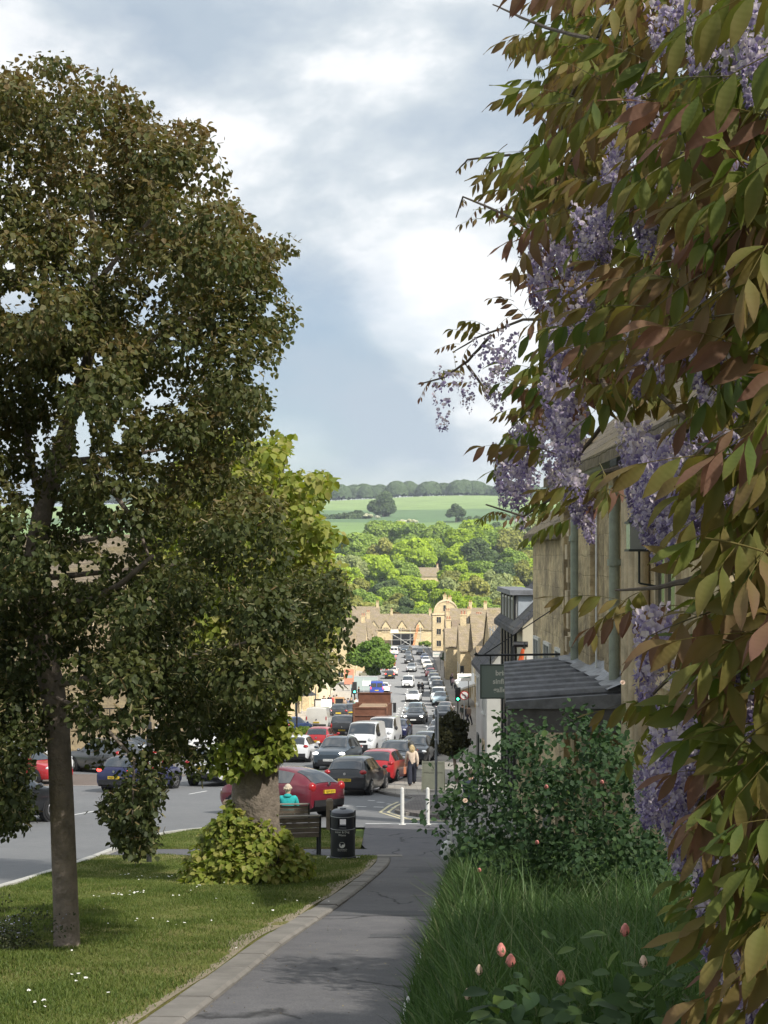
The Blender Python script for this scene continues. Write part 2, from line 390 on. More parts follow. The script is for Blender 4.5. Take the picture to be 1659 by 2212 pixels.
M_KERB2 = mat('kerb_pale', (0.46, 0.45, 0.41), 0.9, noise=(3, 0.25, 7), bump=(40, 0.4, 0.004))
M_PAINT = mat('road_paint', (0.72, 0.72, 0.70), 0.75, noise=(6, 0.16, 8))
M_YELLOW = mat('road_paint_cream', (0.62, 0.56, 0.36), 0.75, noise=(6, 0.2, 8))
M_SOIL = mat('soil', (0.055, 0.043, 0.03), 0.95, noise=(4, 0.4, 6))
def lawn_mat():
    m = bpy.data.materials.new('lawn_turf'); m.use_nodes = True; t = m.node_tree; b = t.nodes['Principled BSDF']
    tcn = N(t, 'ShaderNodeTexCoord')
    n1 = N(t, 'ShaderNodeTexNoise'); n1.inputs['Scale'].default_value = 0.8; n1.inputs['Detail'].default_value = 7; n1.inputs['Roughness'].default_value = 0.65
    n2 = N(t, 'ShaderNodeTexNoise'); n2.inputs['Scale'].default_value = 26; n2.inputs['Detail'].default_value = 6
    for n in (n1, n2): t.links.new(tcn.outputs['Object'], n.inputs['Vector'])
    r = ramp(t, [(0.30, (0.085, 0.115, 0.024)), (0.47, (0.13, 0.145, 0.038)), (0.58, (0.18, 0.17, 0.06)), (0.72, (0.25, 0.21, 0.11))], n1.outputs['Fac'])
    ov = N(t, 'ShaderNodeMixRGB', blend_type='OVERLAY'); ov.inputs[0].default_value = 0.75; t.links.new(r.outputs[0], ov.inputs[1]); t.links.new(n2.outputs['Fac'], ov.inputs[2])
    t.links.new(ov.outputs[0], b.inputs['Base Color']); b.inputs['Roughness'].default_value = 0.95; b.inputs['Specular IOR Level'].default_value = 0.1
    bp = N(t, 'ShaderNodeBump'); bp.inputs['Strength'].default_value = 0.8; bp.inputs['Distance'].default_value = 0.03
    t.links.new(n2.outputs['Fac'], bp.inputs['Height']); t.links.new(bp.outputs[0], b.inputs['Normal']); return m
M_LAWN = lawn_mat()
def field_mat():
    m = bpy.data.materials.new('fields'); m.use_nodes = True; t = m.node_tree; b = t.nodes['Principled BSDF']
    tcn = N(t, 'ShaderNodeTexCoord'); sp = N(t, 'ShaderNodeSeparateXYZ'); t.links.new(tcn.outputs['Object'], sp.inputs[0])
    n0 = N(t, 'ShaderNodeTexNoise'); n0.inputs['Scale'].default_value = 0.004; n0.inputs['Detail'].default_value = 2; t.links.new(tcn.outputs['Object'], n0.inputs['Vector'])
    yy = math_node(t, 'ADD', sp.outputs[1], math_node(t, 'MULTIPLY', math_node(t, 'SUBTRACT', n0.outputs['Fac'], 0.5), 260.0))
    yn = math_node(t, 'DIVIDE', yy, 2000.0)
    r = ramp(t, [(0.0, (0.085, 0.12, 0.03)), (0.40, (0.10, 0.15, 0.045)), (0.53, (0.12, 0.185, 0.065)), (0.60, (0.10, 0.155, 0.06)), (0.605, (0.075, 0.125, 0.06)), (0.70, (0.085, 0.135, 0.065)), (0.705, (0.14, 0.20, 0.08)), (0.9, (0.165, 0.225, 0.09))], yn)
    n = N(t, 'ShaderNodeTexNoise'); n.inputs['Scale'].default_value = 0.03; n.inputs['Detail'].default_value = 8; t.links.new(tcn.outputs['Object'], n.inputs['Vector'])
    ov = N(t, 'ShaderNodeMixRGB', blend_type='OVERLAY'); ov.inputs[0].default_value = 0.35; t.links.new(r.outputs[0], ov.inputs[1]); t.links.new(n.outputs['Fac'], ov.inputs[2])
    t.links.new(ov.outputs[0], b.inputs['Base Color']); b.inputs['Roughness'].default_value = 0.95; b.inputs['Specular IOR Level'].default_value = 0.1; return m
M_FIELD = field_mat()

# ---- ground sheet: the far fields roll gently from side to side
def roll(x, y): return max(0.0, min(1.0, (y - 1000) / 500)) * (5.0 * math.sin(x / 150 + 1.1) + 2.5 * math.sin(x / 61 + y / 300))
strip('ground', -80, 6000, lambda y: -1500 - max(0, y) * 0.5, lambda y: 1500 + max(0, y) * 0.5, -0.06, M_FIELD, nx=160, zfun=roll)
# ---- road: the hill road on the left sweeping into the high street
road_r = lerp_tab([(-10, -5.4), (10, -5.7), (22.7, -6.05), (30, -6.35), (36, -6.3), (41, -5.2), (42, 6.5), (60, 6.5), (88, 7), (133, 9.5), (183, 11.5), (255, 13), (345, 14.5), (420, 15)])
road_l = lerp_tab([(-10, -24), (30, -28), (60, -26), (80, -18), (100, -13), (130, -10.5), (175, -8.5), (250, -6.5), (345, -5), (420, -4)])
strip('road', -10, 420, road_l, road_r, 0.0, M_ROAD, nx=6, extra=(22.7, 41))
# ---- path with its concrete edging
path_l = smooth_tab([(-4, -2.3), (4, -1.95), (10, -1.34), (14.1, -1.05), (19.3, -0.56), (24.8, -0.16), (30.5, 0.14), (31, 0.14)])
path_r = smooth_tab([(-4, -0.5), (4, -0.15), (10, 0.16), (14, 0.42), (19, 0.72), (25, 1.10), (30.5, 1.5), (31, 1.5)])
path = strip('path', -4, 31, path_l, lambda y: path_r(y) + 0.12, 0.045, M_PATH, nx=3)
KW = 0.285
y = -1.0; ki = 0
while y < 30.3:
    L = 0.9; y2 = min(y + L, 30.6); mbk = MB(); g = 0.006
    a0, a1 = path_l(y + g), path_l(y2 - g)
    tx = (a1 - a0) / (y2 - y); dzr = random.uniform(-0.006, 0.008)
    pts = []
    for (yy, xx) in ((y + g, a0), (y2 - g, a1)):
        pts.append((xx - KW, yy, xx - 0.004))
    for k, (xl_, yy, xr_) in enumerate(pts):
        z = G(yy) + 0.075 + dzr
        mbk.v += [(xl_, yy, z - 0.12), (xl_, yy, z), (xl_ + 0.02, yy, z + 0.012), (xr_ - 0.03, yy, z + 0.01), (xr_, yy, z - 0.012), (xr_, yy, z - 0.12)]
    mbk.f += [(i, i + 1, i + 7, i + 6) for i in range(5)] + [(0, 5, 4, 3, 2, 1), (6, 7, 8, 9, 10, 11)]; mbk.m += [0] * 7
    mbk.build('kerb_stone', M_KERB, path)
    y = y2
# ---- apron beyond the path and the cross path behind the big tree
strip('forecourt', 31, 42, lambda y: -0.55 if y > 34 else 0.14 - (y - 31) * 0.2, lambda y: 5.2, 0.03, M_APRON, nx=2)
strip('cross_path', 31.2, 33.6, lambda y: -6.3, lambda y: 0.14 - (y - 31) * 0.2, 0.034, M_APRON, nx=2)
# ---- lawn either side of the cross path
lawn_l = smooth_tab([(-4, -5.2), (10, -5.55), (22.7, -5.92), (30, -6.2), (34, -6.2), (38, -5.9), (40.5, -4.6), (41.4, -3.0)])
lawn_z = lambda x, y: 0.018 * math.sin(x * 2.1 + y * 0.7) * math.sin(y * 0.9 + 1) + 0.012 * math.sin(x * 4.3 - y * 1.7)
lawn = strip('lawn', -4, 31.2, lawn_l, lambda y: path_l(y) - KW - 0.003, 0.075, M_LAWN, nx=14, zfun=lawn_z, skirt=0.15)
lawn2 = strip('lawn_far', 33.6, 41.4, lawn_l, lambda y: -0.55 - max(0, y - 37) * 0.45, 0.075, M_LAWN, nx=8, zfun=lawn_z, skirt=0.07)
# kerb along the hill road
kerb_road = strip('roadside_kerb', -4, 41.2, lambda y: lawn_l(y) - 0.17, lambda y: lawn_l(y) - 0.005, 0.02, M_KERB2, nx=1)
y = 9.0
while y < 40.9:
    y2 = min(y + 0.92, 41.2); g = 0.006; mbk = MB()
    for yy in (y + g, y2 - g):
        x0, x1 = lawn_l(yy) - 0.175, lawn_l(yy) - 0.004; z = G(yy) + 0.105
        mbk.v += [(x0, yy, z - 0.15), (x0, yy, z - 0.02), (x0 + 0.02, yy, z), (x1, yy, z), (x1, yy, z - 0.15)]
    mbk.f += [(i, i + 1, i + 6, i + 5) for i in range(4)] + [(0, 4, 3, 2, 1), (5, 6, 7, 8, 9)]; mbk.m += [0] * 6
    mbk.build('kerb_stone', M_KERB2, kerb_road); y = y2
strip('edge_line', 2, 40.6, lambda y: lawn_l(y) - 0.42, lambda y: lawn_l(y) - 0.32, 0.006, M_PAINT)
# ---- garden bank beside the path
bank_h = lerp_tab([(-4, 0.6), (12, 0.6), (20, 0.5), (27, 0.3), (30.5, 0.1)])
def bank_z(x, y):
    t = (x - path_r(y)) / 0.38
    return bank_h(y) * min(1, max(0, t)) ** 0.7 + 0.06 * max(0, x - path_r(y) - 0.4) * (0.5 + 0.5 * math.sin(y * 1.3)) * 0.4
garden = strip('garden_bank', -4, 30.6, lambda y: path_r(y) + 0.02, lambda y: 4.6, 0.03, M_SOIL, nx=22, zfun=bank_z)
def GB(x, y): return G(y) + 0.03 + bank_z(x, y)
# white painted edging stones at the foot of the bank
M_WHITE = mat('white_paint', (0.74, 0.74, 0.71), 0.6, noise=(7, 0.14, 6))
for y in np.arange(7.5, 30, 0.62):
    y = float(y); x = path_r(y) + 0.03; w = random.uniform(0.2, 0.28); hh = random.uniform(0.10, 0.17); mbk = MB()
    mbk.ball((0, 0, 0), (0.055, w, hh), 8, 5)
    o = mbk.build('edging_stone', M_WHITE, garden, smooth=True, loc=(x, y, G(y) + 0.06)); o.rotation_euler = (random.uniform(-.1, .1), random.uniform(-.2, .2), -0.08)
# ---- pavements of the high street
pav_l = smooth_tab([(44.3, 1.93), (45.4, 1.1), (47.5, 0.5), (50.2, 0.8), (53.3, 1.2), (55.5, 0.35), (57.5, -0.15), (61, 0.35), (72, 1.75), (88, 3.7), (109, 5.3), (133, 6.5), (183, 8.3), (255, 10.1), (345, 11.7), (420, 12.3)])
pavA = strip('corner_pavement', 44.3, 54.4, pav_l, lambda y: 6.4, 0.115, M_BLOCK, nx=2, extra=(45.4, 47.5, 50.2, 53.3), skirt=0.16)
pavB = strip('high_street_pavement', 54.4, 418, pav_l, lambda y: pav_l(y) + 3.4 + max(0, 62 - y) * 0.3, 0.115, M_PAVE, nx=2, extra=(55.5, 57.5), skirt=0.16)
strip('pavement_kerb', 46, 418, lambda y: pav_l(y) - 0.14, lambda y: pav_l(y) - 0.003, 0.10, M_KERB, nx=1, extra=(47.5, 50.2, 53.3, 55.5, 57.5), skirt=0.14)
pavl_r = smooth_tab([(62, -20), (75, -15), (90, -10.8), (110, -8.0), (133, -6.6), (175, -5.0), (250, -2.2), (300, 0.2), (345, 1.0), (400, 1.5)])
strip('west_pavement', 62, 405, lambda y: pavl_r(y) - 4.5, pavl_r, 0.115, M_PAVE, nx=2, skirt=0.16)
# ---- painted lines
def painted(name, pts, w, m=M_PAINT, dz=0.006):
    """a line along a list of (x, y) points, laid on the road"""
    P = []
    for (a, b) in zip(pts[:-1], pts[1:]):
        n = max(1, int(abs(b[1] - a[1]) / 0.5) + 1)
        for i in range(n): P.append((a[0] + (b[0] - a[0]) * i / n, a[1] + (b[1] - a[1]) * i / n))
    P.append(pts[-1]); vs_ = []
    for i, p in enumerate(P):
        q0, q1 = P[max(0, i - 1)], P[min(len(P) - 1, i + 1)]; dx, dy = q1[0] - q0[0], q1[1] - q0[1]; l = math.hypot(dx, dy)
        nx_, ny_ = -dy / l * w / 2, dx / l * w / 2
        vs_ += [(p[0] + nx_, p[1] + ny_, G(p[1] + ny_) + dz), (p[0] - nx_, p[1] - ny_, G(p[1] - ny_) + dz)]
    fs = [(2 * i, 2 * i + 1, 2 * i + 3, 2 * i + 2) for i in range(len(P) - 1)]
    me = bpy.data.meshes.new(name); me.from_pydata(vs_, [], fs); me.materials.append(m); me.update()
    return tag(link(name, me), kind='structure')
for off in (0.32, 0.58):
    painted('double_line', [(2.6, 44.1 - off), (1.75, 44.2 - off), (0.95 - off * .7, 45.0 - off * .6), (0.45 - off, 47.4), (0.75 - off, 50.2), (1.1 - off, 52.2)], 0.10, M_YELLOW, 0.007)
painted('give_way_line', [(-0.55, 42.35), (5.0, 42.05)], 0.14, dz=0.038)
for i in range(6): painted('junction_dash', [(-1.6 + i * 0.62, 50.3 - i * .25), (-1.25 + i * 0.62, 50.15 - i * .25)], 0.16)
for i in range(4): painted('junction_dash', [(-0.6 + i * 0.35, 53.0 - i * .9), (-0.35 + i * 0.35, 52.8 - i * .9)], 0.14)
cl = lerp_tab([(18, -14.5), (42, -11.0), (47, -10.0), (57, -7.6), (70, -4.4), (88, -1.7), (109, 0.0), (133, 1.35), (175, 2.6), (250, 4.4), (345, 5.6), (400, 6)])
y = 20.0
while y < 395:
    L = 1.9 if y < 130 else 2.6
    painted('centre_dash', [(cl(y), y), (cl(y + L), y + L)], 0.11); y += 5.2 if y < 130 else 6.5
for i in range(10): painted('zigzag_dash', [(cl(128 + i * 4.2) - 0.7, 128 + i * 4.2), (cl(130 + i * 4.2) - 0.35, 129.6 + i * 4.2)], 0.14)
# arrow on the hill road
vs_ = [(-12.1, 41.2), (-11.4, 41.0), (-10.9, 40.5), (-10.7, 41.6), (-11.1, 41.5), (-11.6, 41.9), (-12.3, 42.0)]
me = bpy.data.meshes.new('lane_arrow'); me.from_pydata([(a, b, G(b) + 0.007) for a, b in vs_], [], [tuple(range(len(vs_)))]); me.materials.append(M_PAINT); tag(link('lane_arrow', me), kind='structure')
# parking bays on the far side of the hill road
strip('parking_bay', 61.5, 70, lambda y: -24, lambda y: -11.4 + (y - 61.5) * 0.25, 0.007, M_BAY, nx=2)
for i in range(5): painted('bay_line', [(-22 + i * 2.7, 62.0), (-23.6 + i * 2.7, 67.5)], 0.1, dz=0.012)
painted('bay_line', [(-23, 61.6), (-11.5, 61.6)], 0.1, dz=0.012)
# ------------------------------------------------------------------ foliage tools
def W(px, py, d): return np.array([(px - 829.5) / F * d, d, (1200 - py) / F * d])
def unit(a): return a / np.maximum(np.linalg.norm(a, axis=-1, keepdims=True), 1e-9)
LIME = (np.array([(0, 0, 0), (-.44, .30, .07), (-.33, .72, .04), (0, 1.06, -.10), (.33, .72, .04), (.44, .30, .07)]), [(0, 5, 4, 3), (0, 3, 2, 1)])
OVAL = (np.array([(0, 0, 0), (-.26, .32, .06), (-.24, .70, .04), (0, 1.0, -.08), (.24, .70, .04), (.26, .32, .06)]), [(0, 5, 4, 3), (0, 3, 2, 1)])
CLUMP = (np.array([(-.5, 0, 0), (.5, 0, 0), (.42, .9, .15), (-.42, .9, .15)]), [(0, 1, 2, 3)])
def leaf_cloud(P, axis, nrm, size, tmpl, tint, droop=0.0):
    """place a leaf template at every point; returns verts, faces, tint per vertex"""
    n = len(P); tv, tf = tmpl; k = len(tv)
    a = unit(axis); nn = unit(nrm - a * np.sum(nrm * a, 1, keepdims=True)); b = np.cross(a, nn)
    sz = np.asarray(size).reshape(-1, 1, 1)
    V = P[:, None, :] + sz * (tv[None, :, 0:1] * b[:, None, :] + tv[None, :, 1:2] * a[:, None, :] + tv[None, :, 2:3] * nn[:, None, :])
    base = (np.arange(n) * k)[:, None, None]
    Fc = (np.array(tf)[None] + base).reshape(-1)
    return V.reshape(-1, 3), Fc, np.repeat(tint, k)
def in_poly(px, py, poly):
    poly = np.array(poly, float); inside = np.zeros(len(px), bool); j = len(poly) - 1
    for i in range(len(poly)):
        xi, yi = poly[i]; xj, yj = poly[j]
        c = ((yi > py) != (yj > py)) & (px < (xj - xi) * (py - yi) / (yj - yi + 1e-12) + xi)
        inside ^= c; j = i
    return inside
def rand_unit(n): return unit(RNG.normal(size=(n, 3)))
def blob_points(blobs, per_m2, inner=0.35):
    C = []; Nn = []; B = []
    for i, (c, r) in enumerate(blobs):
        k = max(3, int(per_m2 * 4 * math.pi * r * r)); d = rand_unit(k)
        rr = r * (inner + (1.08 - inner) * RNG.random((k, 1)) ** 0.45)
        C.append(np.asarray(c) + d * rr * np.array([1, 1, 0.8])); Nn.append(d); B.append(np.full(k, i))
    return np.concatenate(C), np.concatenate(Nn), np.concatenate(B)
def proj(P): return 829.5 + F * P[:, 0] / P[:, 1], 1200 - F * P[:, 2] / P[:, 1]

M_BARK = mat('bark', (0.235, 0.19, 0.155), 0.95, noise=(7, 0.38, 8), bump=(24, 0.9, 0.03))
M_BARK_PALE = mat('bark_pale', (0.17, 0.14, 0.11), 0.95, noise=(5, 0.35, 8), bump=(14, 1.0, 0.04))
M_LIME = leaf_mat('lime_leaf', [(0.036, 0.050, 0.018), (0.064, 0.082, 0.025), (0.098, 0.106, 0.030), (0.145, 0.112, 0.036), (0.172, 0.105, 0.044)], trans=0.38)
M_BRACT = leaf_mat('lime_bract', [(0.20, 0.20, 0.09), (0.27, 0.24, 0.12), (0.22, 0.15, 0.07)], trans=0.3)
M_SHOOT = leaf_mat('shoot_leaf', [(0.116, 0.163, 0.023), (0.216, 0.266, 0.042), (0.309, 0.332, 0.066), (0.371, 0.340, 0.111)], trans=0.42)

# ------------------------------------------------------------------ young lime tree on the lawn
D1 = 14.0
T1_POLY = [(-420, 200), (-200, 150), (0, 150), (60, 135), (100, 118), (165, 122), (190, 150), (235, 165), (260, 185), (330, 225), (400, 250), (450, 275), (465, 310), (455, 345), (490, 350), (495, 380), (505, 430),
           (545, 485), (560, 520), (625, 515), (635, 545), (590, 570), (600, 600), (645, 655), (640, 700), (612, 740), (600, 790), (555, 805), (535, 815), (560, 830), (585, 840), (570, 880), (575, 930),
           (545, 970), (520, 1010), (560, 1050), (610, 1090), (650, 1130), (690, 1165), (748, 1195), (735, 1240), (762, 1300), (752, 1360), (760, 1410), (735, 1480), (690, 1470), (640, 1490), (600, 1530), (560, 1560), (490, 1590), (455, 1600),
           (440, 1680), (420, 1700), (395, 1640), (360, 1690), (330, 1760), (335, 1830), (300, 1850), (255, 1830), (235, 1780), (210, 1770), (225, 1720), (265, 1690), (285, 1640), (250, 1610), (205, 1660), (175, 1640), (160, 1590),
           (130, 1560), (95, 1600), (60, 1660), (75, 1760), (40, 1790), (0, 1800), (-150, 1820), (-420, 1500)]
T1_HOLES = [(42, 650, 45, 30), (195, 775, 30, 22), (150, 815, 28, 14), (85, 960, 12, 55), (180, 945, 18, 60), (330, 980, 30, 16), (255, 1085, 32, 18), (255, 930, 14, 28), (510, 1010, 14, 20), (400, 880, 10, 12), (60, 1180, 14, 20), (330, 610, 9, 12), (470, 680, 8, 12), (580, 665, 8, 20),
            (150, 700, 10, 12), (20, 570, 16, 12), (545, 800, 10, 8), (180, 1230, 40, 26), (250, 1175, 26, 20), (330, 1290, 16, 10), (120, 1240, 12, 34), (420, 1085, 20, 12), (235, 1520, 20, 26), (330, 1560, 14, 14), (265, 1505, 12, 30), (205, 1630, 14, 10), (90, 1640, 14, 20), (120, 1720, 40, 60), (300, 1600, 24, 14), (420, 1600, 14, 12)]
def hole_mask(px, py, holes):
    k = np.zeros(len(px), bool)
    for (hx, hy, rx, ry) in holes: k |= ((px - hx) / rx) ** 2 + ((py - hy) / ry) ** 2 < 1
    return k
n = 640
bx = RNG.uniform(-420, 770, n * 3); by = RNG.uniform(110, 1850, n * 3)
ok = in_poly(bx, by, T1_POLY); bx, by = bx[ok][:n], by[ok][:n]
cxc = 90.0
blobs = []
for i in range(len(bx)):
    half = 2.3 * math.sqrt(max(0.06, 1 - ((bx[i] - cxc) / 720) ** 2)) * min(1, 0.35 + (by[i] - 100) / 500)
    d = D1 + RNG.uniform(-1, 1) * half
    if by[i] > 1560: d = D1 + RNG.uniform(-1.2, 0.2)
    blobs.append((W(bx[i], by[i], d), RNG.uniform(0.14, 0.30) * (1.7 if RNG.random() < .25 else 1)))
P, Nn, Bi = blob_points(blobs, 330, .42)
px, py = proj(P); jit = RNG.normal(size=(2, len(P))) * 9
keep = in_poly(px + jit[0], py + jit[1], T1_POLY) & ~(hole_mask(px, py, T1_HOLES) & (RNG.random(len(P)) < 0.97))
P, Nn, Bi = P[keep], Nn[keep], Bi[keep]
sel = RNG.permutation(len(P))[:165000]; P, Nn, Bi = P[sel], Nn[sel], Bi[sel]
btint = RNG.uniform(0, 1, len(blobs))
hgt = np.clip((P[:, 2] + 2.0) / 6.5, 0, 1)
tint = np.clip(0.05 + 0.28 * RNG.random(len(P)) + 0.25 * btint[Bi] - 0.12 * (hgt < .36) + 0.42 * hgt * RNG.random(len(P)) ** 0.6 + 0.12 * (Nn[:, 2] > 0.2), 0, 1)  # lower crown tinted darker: its shade is put into the leaf colour
axis = Nn * 0.5 + rand_unit(len(P)) * 0.7 + np.array([0, 0, -0.75]); nrm = Nn * 0.5 + rand_unit(len(P)) * 0.6 + np.array([0, 0, 0.8])
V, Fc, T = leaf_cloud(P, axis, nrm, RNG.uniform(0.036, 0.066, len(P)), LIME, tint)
t1 = empty('lime_tree', (-3.13, 14.0, G(14.0)), label='tall lime tree with slim bare trunk and bronze green crown on the lawn', cat='tree')
def local(o, root): o.matrix_parent_inverse = Matrix.Translation(-Vector(root.location)); return o
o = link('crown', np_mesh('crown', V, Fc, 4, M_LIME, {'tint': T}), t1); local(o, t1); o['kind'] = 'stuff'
sel = RNG.permutation(len(P))[:34000]
V, Fc, T = leaf_cloud(P[sel], axis[sel] + np.array([0, 0, 0.8]), rand_unit(len(sel)), RNG.uniform(0.05, 0.075, len(sel)), (np.array([(-.10, 0, 0), (.10, 0, 0), (.08, 1, .1), (-.08, 1, .1)]), [(0, 1, 2, 3)]), RNG.random(len(sel)))
o = link('pale_bracts', np_mesh('pale_bracts', V, Fc, 4, M_BRACT, {'tint': T}), t1); local(o, t1); o['kind'] = 'stuff'
def limb(root, name, pts, r0, r1, m, n=8, wob=0.02):
    Pw = [W(*p) if len(p) == 3 else np.array(p) for p in pts]; q = []
    for a, b in zip(Pw[:-1], Pw[1:]):
        for k in range(4): q.append(a + (b - a) * k / 4)
    q.append(Pw[-1]); rs = [r0 + (r1 - r0) * (i / (len(q) - 1)) for i in range(len(q))]
    q = [tuple(p + (RNG.normal(size=3) * wob * rs[i] * 4 if 0 < i < len(q) - 1 else 0)) for i, p in enumerate(q)]
    o = MB().tube(q, rs, n).build(name, m, root, smooth=True); local(o, root); return o
tr = MB(); tp = [(147, 2085), (145, 2060), (143, 1980), (138, 1850), (133, 1720), (127, 1600), (112, 1480), (85, 1380), (68, 1290), (75, 1200), (95, 1090), (125, 1000), (150, 900), (190, 780), (205, 640), (200, 480), (180, 320)]
trr = [.165, .135, .125, .122, .118, .115, .125, .12, .115, .105, .10, .09, .075, .06, .045, .03, .015]
q = []; rs = []
for i in range(len(tp) - 1):
    for k in range(3): q.append(tuple(W(tp[i][0] + (tp[i + 1][0] - tp[i][0]) * k / 3, tp[i][1] + (tp[i + 1][1] - tp[i][1]) * k / 3, D1))); rs.append(trr[i] + (trr[i + 1] - trr[i]) * k / 3)
o = tr.tube(q, rs, 16).build('trunk', M_BARK, t1, smooth=True); local(o, t1)
for pts, r0, r1 in [([(80, 1315, 14), (150, 1305, 13.8), (210, 1290, 13.6), (260, 1262, 13.3), (330, 1200, 13.0)], .055, .02), ([(70, 1300, 14), (20, 1275, 13.9), (-60, 1230, 13.8)], .05, .03),
                    ([(95, 1090, 14), (60, 980, 14.2), (62, 880, 14.4), (40, 700, 14.6)], .05, .015), ([(125, 1000, 14), (250, 990, 14.5), (400, 960, 15)], .045, .012), ([(130, 990, 14), (230, 1040, 13.4), (300, 1140, 13.2), (320, 1200, 13.2)], .035, .012),
                    ([(155, 890, 14), (260, 780, 13.5), (380, 700, 13.2), (520, 640, 13.2)], .045, .01), ([(200, 620, 14), (320, 480, 14), (420, 380, 14)], .03, .008), ([(75, 1250, 14), (240, 1235, 14.6), (420, 1215, 15)], .035, .012),
                    ([(80, 1190, 14), (200, 1165, 14.6), (300, 1130, 15)], .03, .01), ([(110, 1480, 14), (330, 1440, 13.4), (560, 1380, 13)], .04, .01), ([(105, 1500, 14), (200, 1540, 13.2), (290, 1640, 12.9), (285, 1790, 12.9)], .025, .006), ([(190, 780, 14), (160, 650, 13.4), (100, 450, 13.2)], .03, .01)]:
    limb(t1, 'branch', pts, r0, r1, M_BARK)

# ------------------------------------------------------------------ old lime with leafy shoots round its trunk
D2 = 23.5; X2 = (548 - 829.5) / F * D2
t2 = empty('old_lime_tree', (X2, D2, G(D2)), label='old lime tree with thick trunk and yellow green leafy shoots around its base', cat='tree')
tr = MB(); q = []; rs = []
for (pxx, pyy, r) in [(550, 1925, .50), (552, 1880, .44), (552, 1800, .40), (551, 1740, .375), (550, 1680, .36), (548, 1640, .42), (545, 1600, .40), (540, 1500, .36), (530, 1380, .32), (525, 1250, .26), (540, 1100, .18)]:
    q.append(tuple(W(pxx, pyy, D2))); rs.append(r)
q2 = []; r2 = []
for i in range(len(q) - 1):
    for k in range(3):
        q2.append(tuple(np.array(q[i]) + (np.array(q[i + 1]) - np.array(q[i])) * k / 3)); r2.append((rs[i] + (rs[i + 1] - rs[i]) * k / 3) * RNG.uniform(.97, 1.04))
tr.tube(q2, r2, 22)
ctr = np.array(q2); vv = []
for p in tr.v:
    a = math.atan2(p[1] - D2, p[0] - X2); f_ = 1 + 0.05 * math.sin(a * 5 + p[2] * 1.1) + 0.03 * math.sin(a * 11 - p[2] * 2.3); j = int(np.argmin(abs(ctr[:, 2] - p[2]))); c = ctr[j]
    vv.append((c[0] + (p[0] - c[0]) * f_, c[1] + (p[1] - c[1]) * f_, p[2]))
tr.v = vv
o = tr.build('trunk', M_BARK_PALE, t2, smooth=True); local(o, t2)
def shoot_leaves(root, name, blobs, per, size, m, lo=0.0, hi=1.0, poly=None):
    P, Nn, Bi = blob_points(blobs, per, 0.5)
    if poly is not None:
        px, py = proj(P); k = in_poly(px, py, poly); P, Nn, Bi = P[k], Nn[k], Bi[k]
    k = P[:, 2] > np.interp(P[:, 1], YS, ZS) + 0.05; P, Nn = P[k], Nn[k]
    n = len(P); axis = Nn * 0.6 + rand_unit(n) * 0.55 + np.array([0, 0, -0.6]); nrm = Nn * 0.8 + rand_unit(n) * 0.45 + np.array([0, -0.3, 0.7])
    V, Fc, T = leaf_cloud(P, axis, nrm, RNG.uniform(size * .7, size * 1.25, n), LIME, np.clip(lo + (hi - lo) * RNG.random(n), 0, 1))
    o = link(name, np_mesh(name, V, Fc, 4, m, {'tint': T}), root); local(o, root); o['kind'] = 'stuff'; return o
bl = []
for i in range(300):   # skirt of shoots
    a = RNG.uniform(0, 2 * math.pi); h = RNG.random() ** 1.35; rr = (0.92 * (1 - h ** 1.3) + 0.20) * RNG.uniform(0.45, 1.0)
    bl.append((np.array([X2 - 0.12 + rr * math.cos(a), D2 + rr * math.sin(a) * 0.9, G(D2) + 0.10 + h * 1.22]), RNG.uniform(0.10, 0.19)))
for i in range(14):   # leaves climbing the trunk on its left
    h = RNG.uniform(0.9, 1.3); bl.append((np.array([X2 - 0.36 + RNG.normal() * 0.17 + (0.10 if h < 1.2 else 0), D2 - 0.38 + RNG.normal() * 0.06, G(D2) + h]), RNG.uniform(0.08, 0.15)))
shoot_leaves(t2, 'leafy_shoots', bl, 150, 0.105, M_SHOOT)
bl = []
for (pxx, pyy, s) in [(490, 1605, 26), (520, 1590, 26), (560, 1595, 18), (500, 1630, 22), (470, 1620, 16), (600, 1600, 18), (610, 1570, 18), (590, 1560, 18), (575, 1480, 26), (600, 1500, 20), (560, 1440, 26), (590, 1420, 20), (500, 1560, 24), (470, 1650, 12), (545, 1640, 14), (505, 1660, 12), (600, 1540, 16), (610, 1620, 12), (585, 1640, 12)]:
    for k in range(5): bl.append((W(pxx + RNG.normal() * s * .5, pyy + RNG.normal() * s * .5, D2 - 0.45 + RNG.normal() * 0.12), RNG.uniform(0.09, 0.16)))
shoot_leaves(t2, 'trunk_shoots', bl, 80, 0.115, M_SHOOT, 0.0, 0.8)
T2_POLY = [(500, 930), (560, 960), (600, 935), (632, 935), (625, 975), (600, 1010), (660, 1020), (700, 1015), (730, 1030), (712, 1065), (690, 1090), (690, 1120), (755, 1160), (748, 1180), (700, 1170), (745, 1240), (740, 1330), (720, 1420), (640, 1500), (480, 1560), (380, 1400), (300, 1200), (330, 1060), (420, 960)]
bx = RNG.uniform(290, 770, 800); by = RNG.uniform(920, 1560, 800); ok = in_poly(bx, by, T2_POLY)
bl = [(W(a, b, D2 + RNG.uniform(-1.6, 1.8)), RNG.uniform(0.22, 0.42)) for a, b in zip(bx[ok], by[ok])]
shoot_leaves(t2, 'crown', bl, 26, 0.125, M_SHOOT, 0.1, 1.0, T2_POLY)
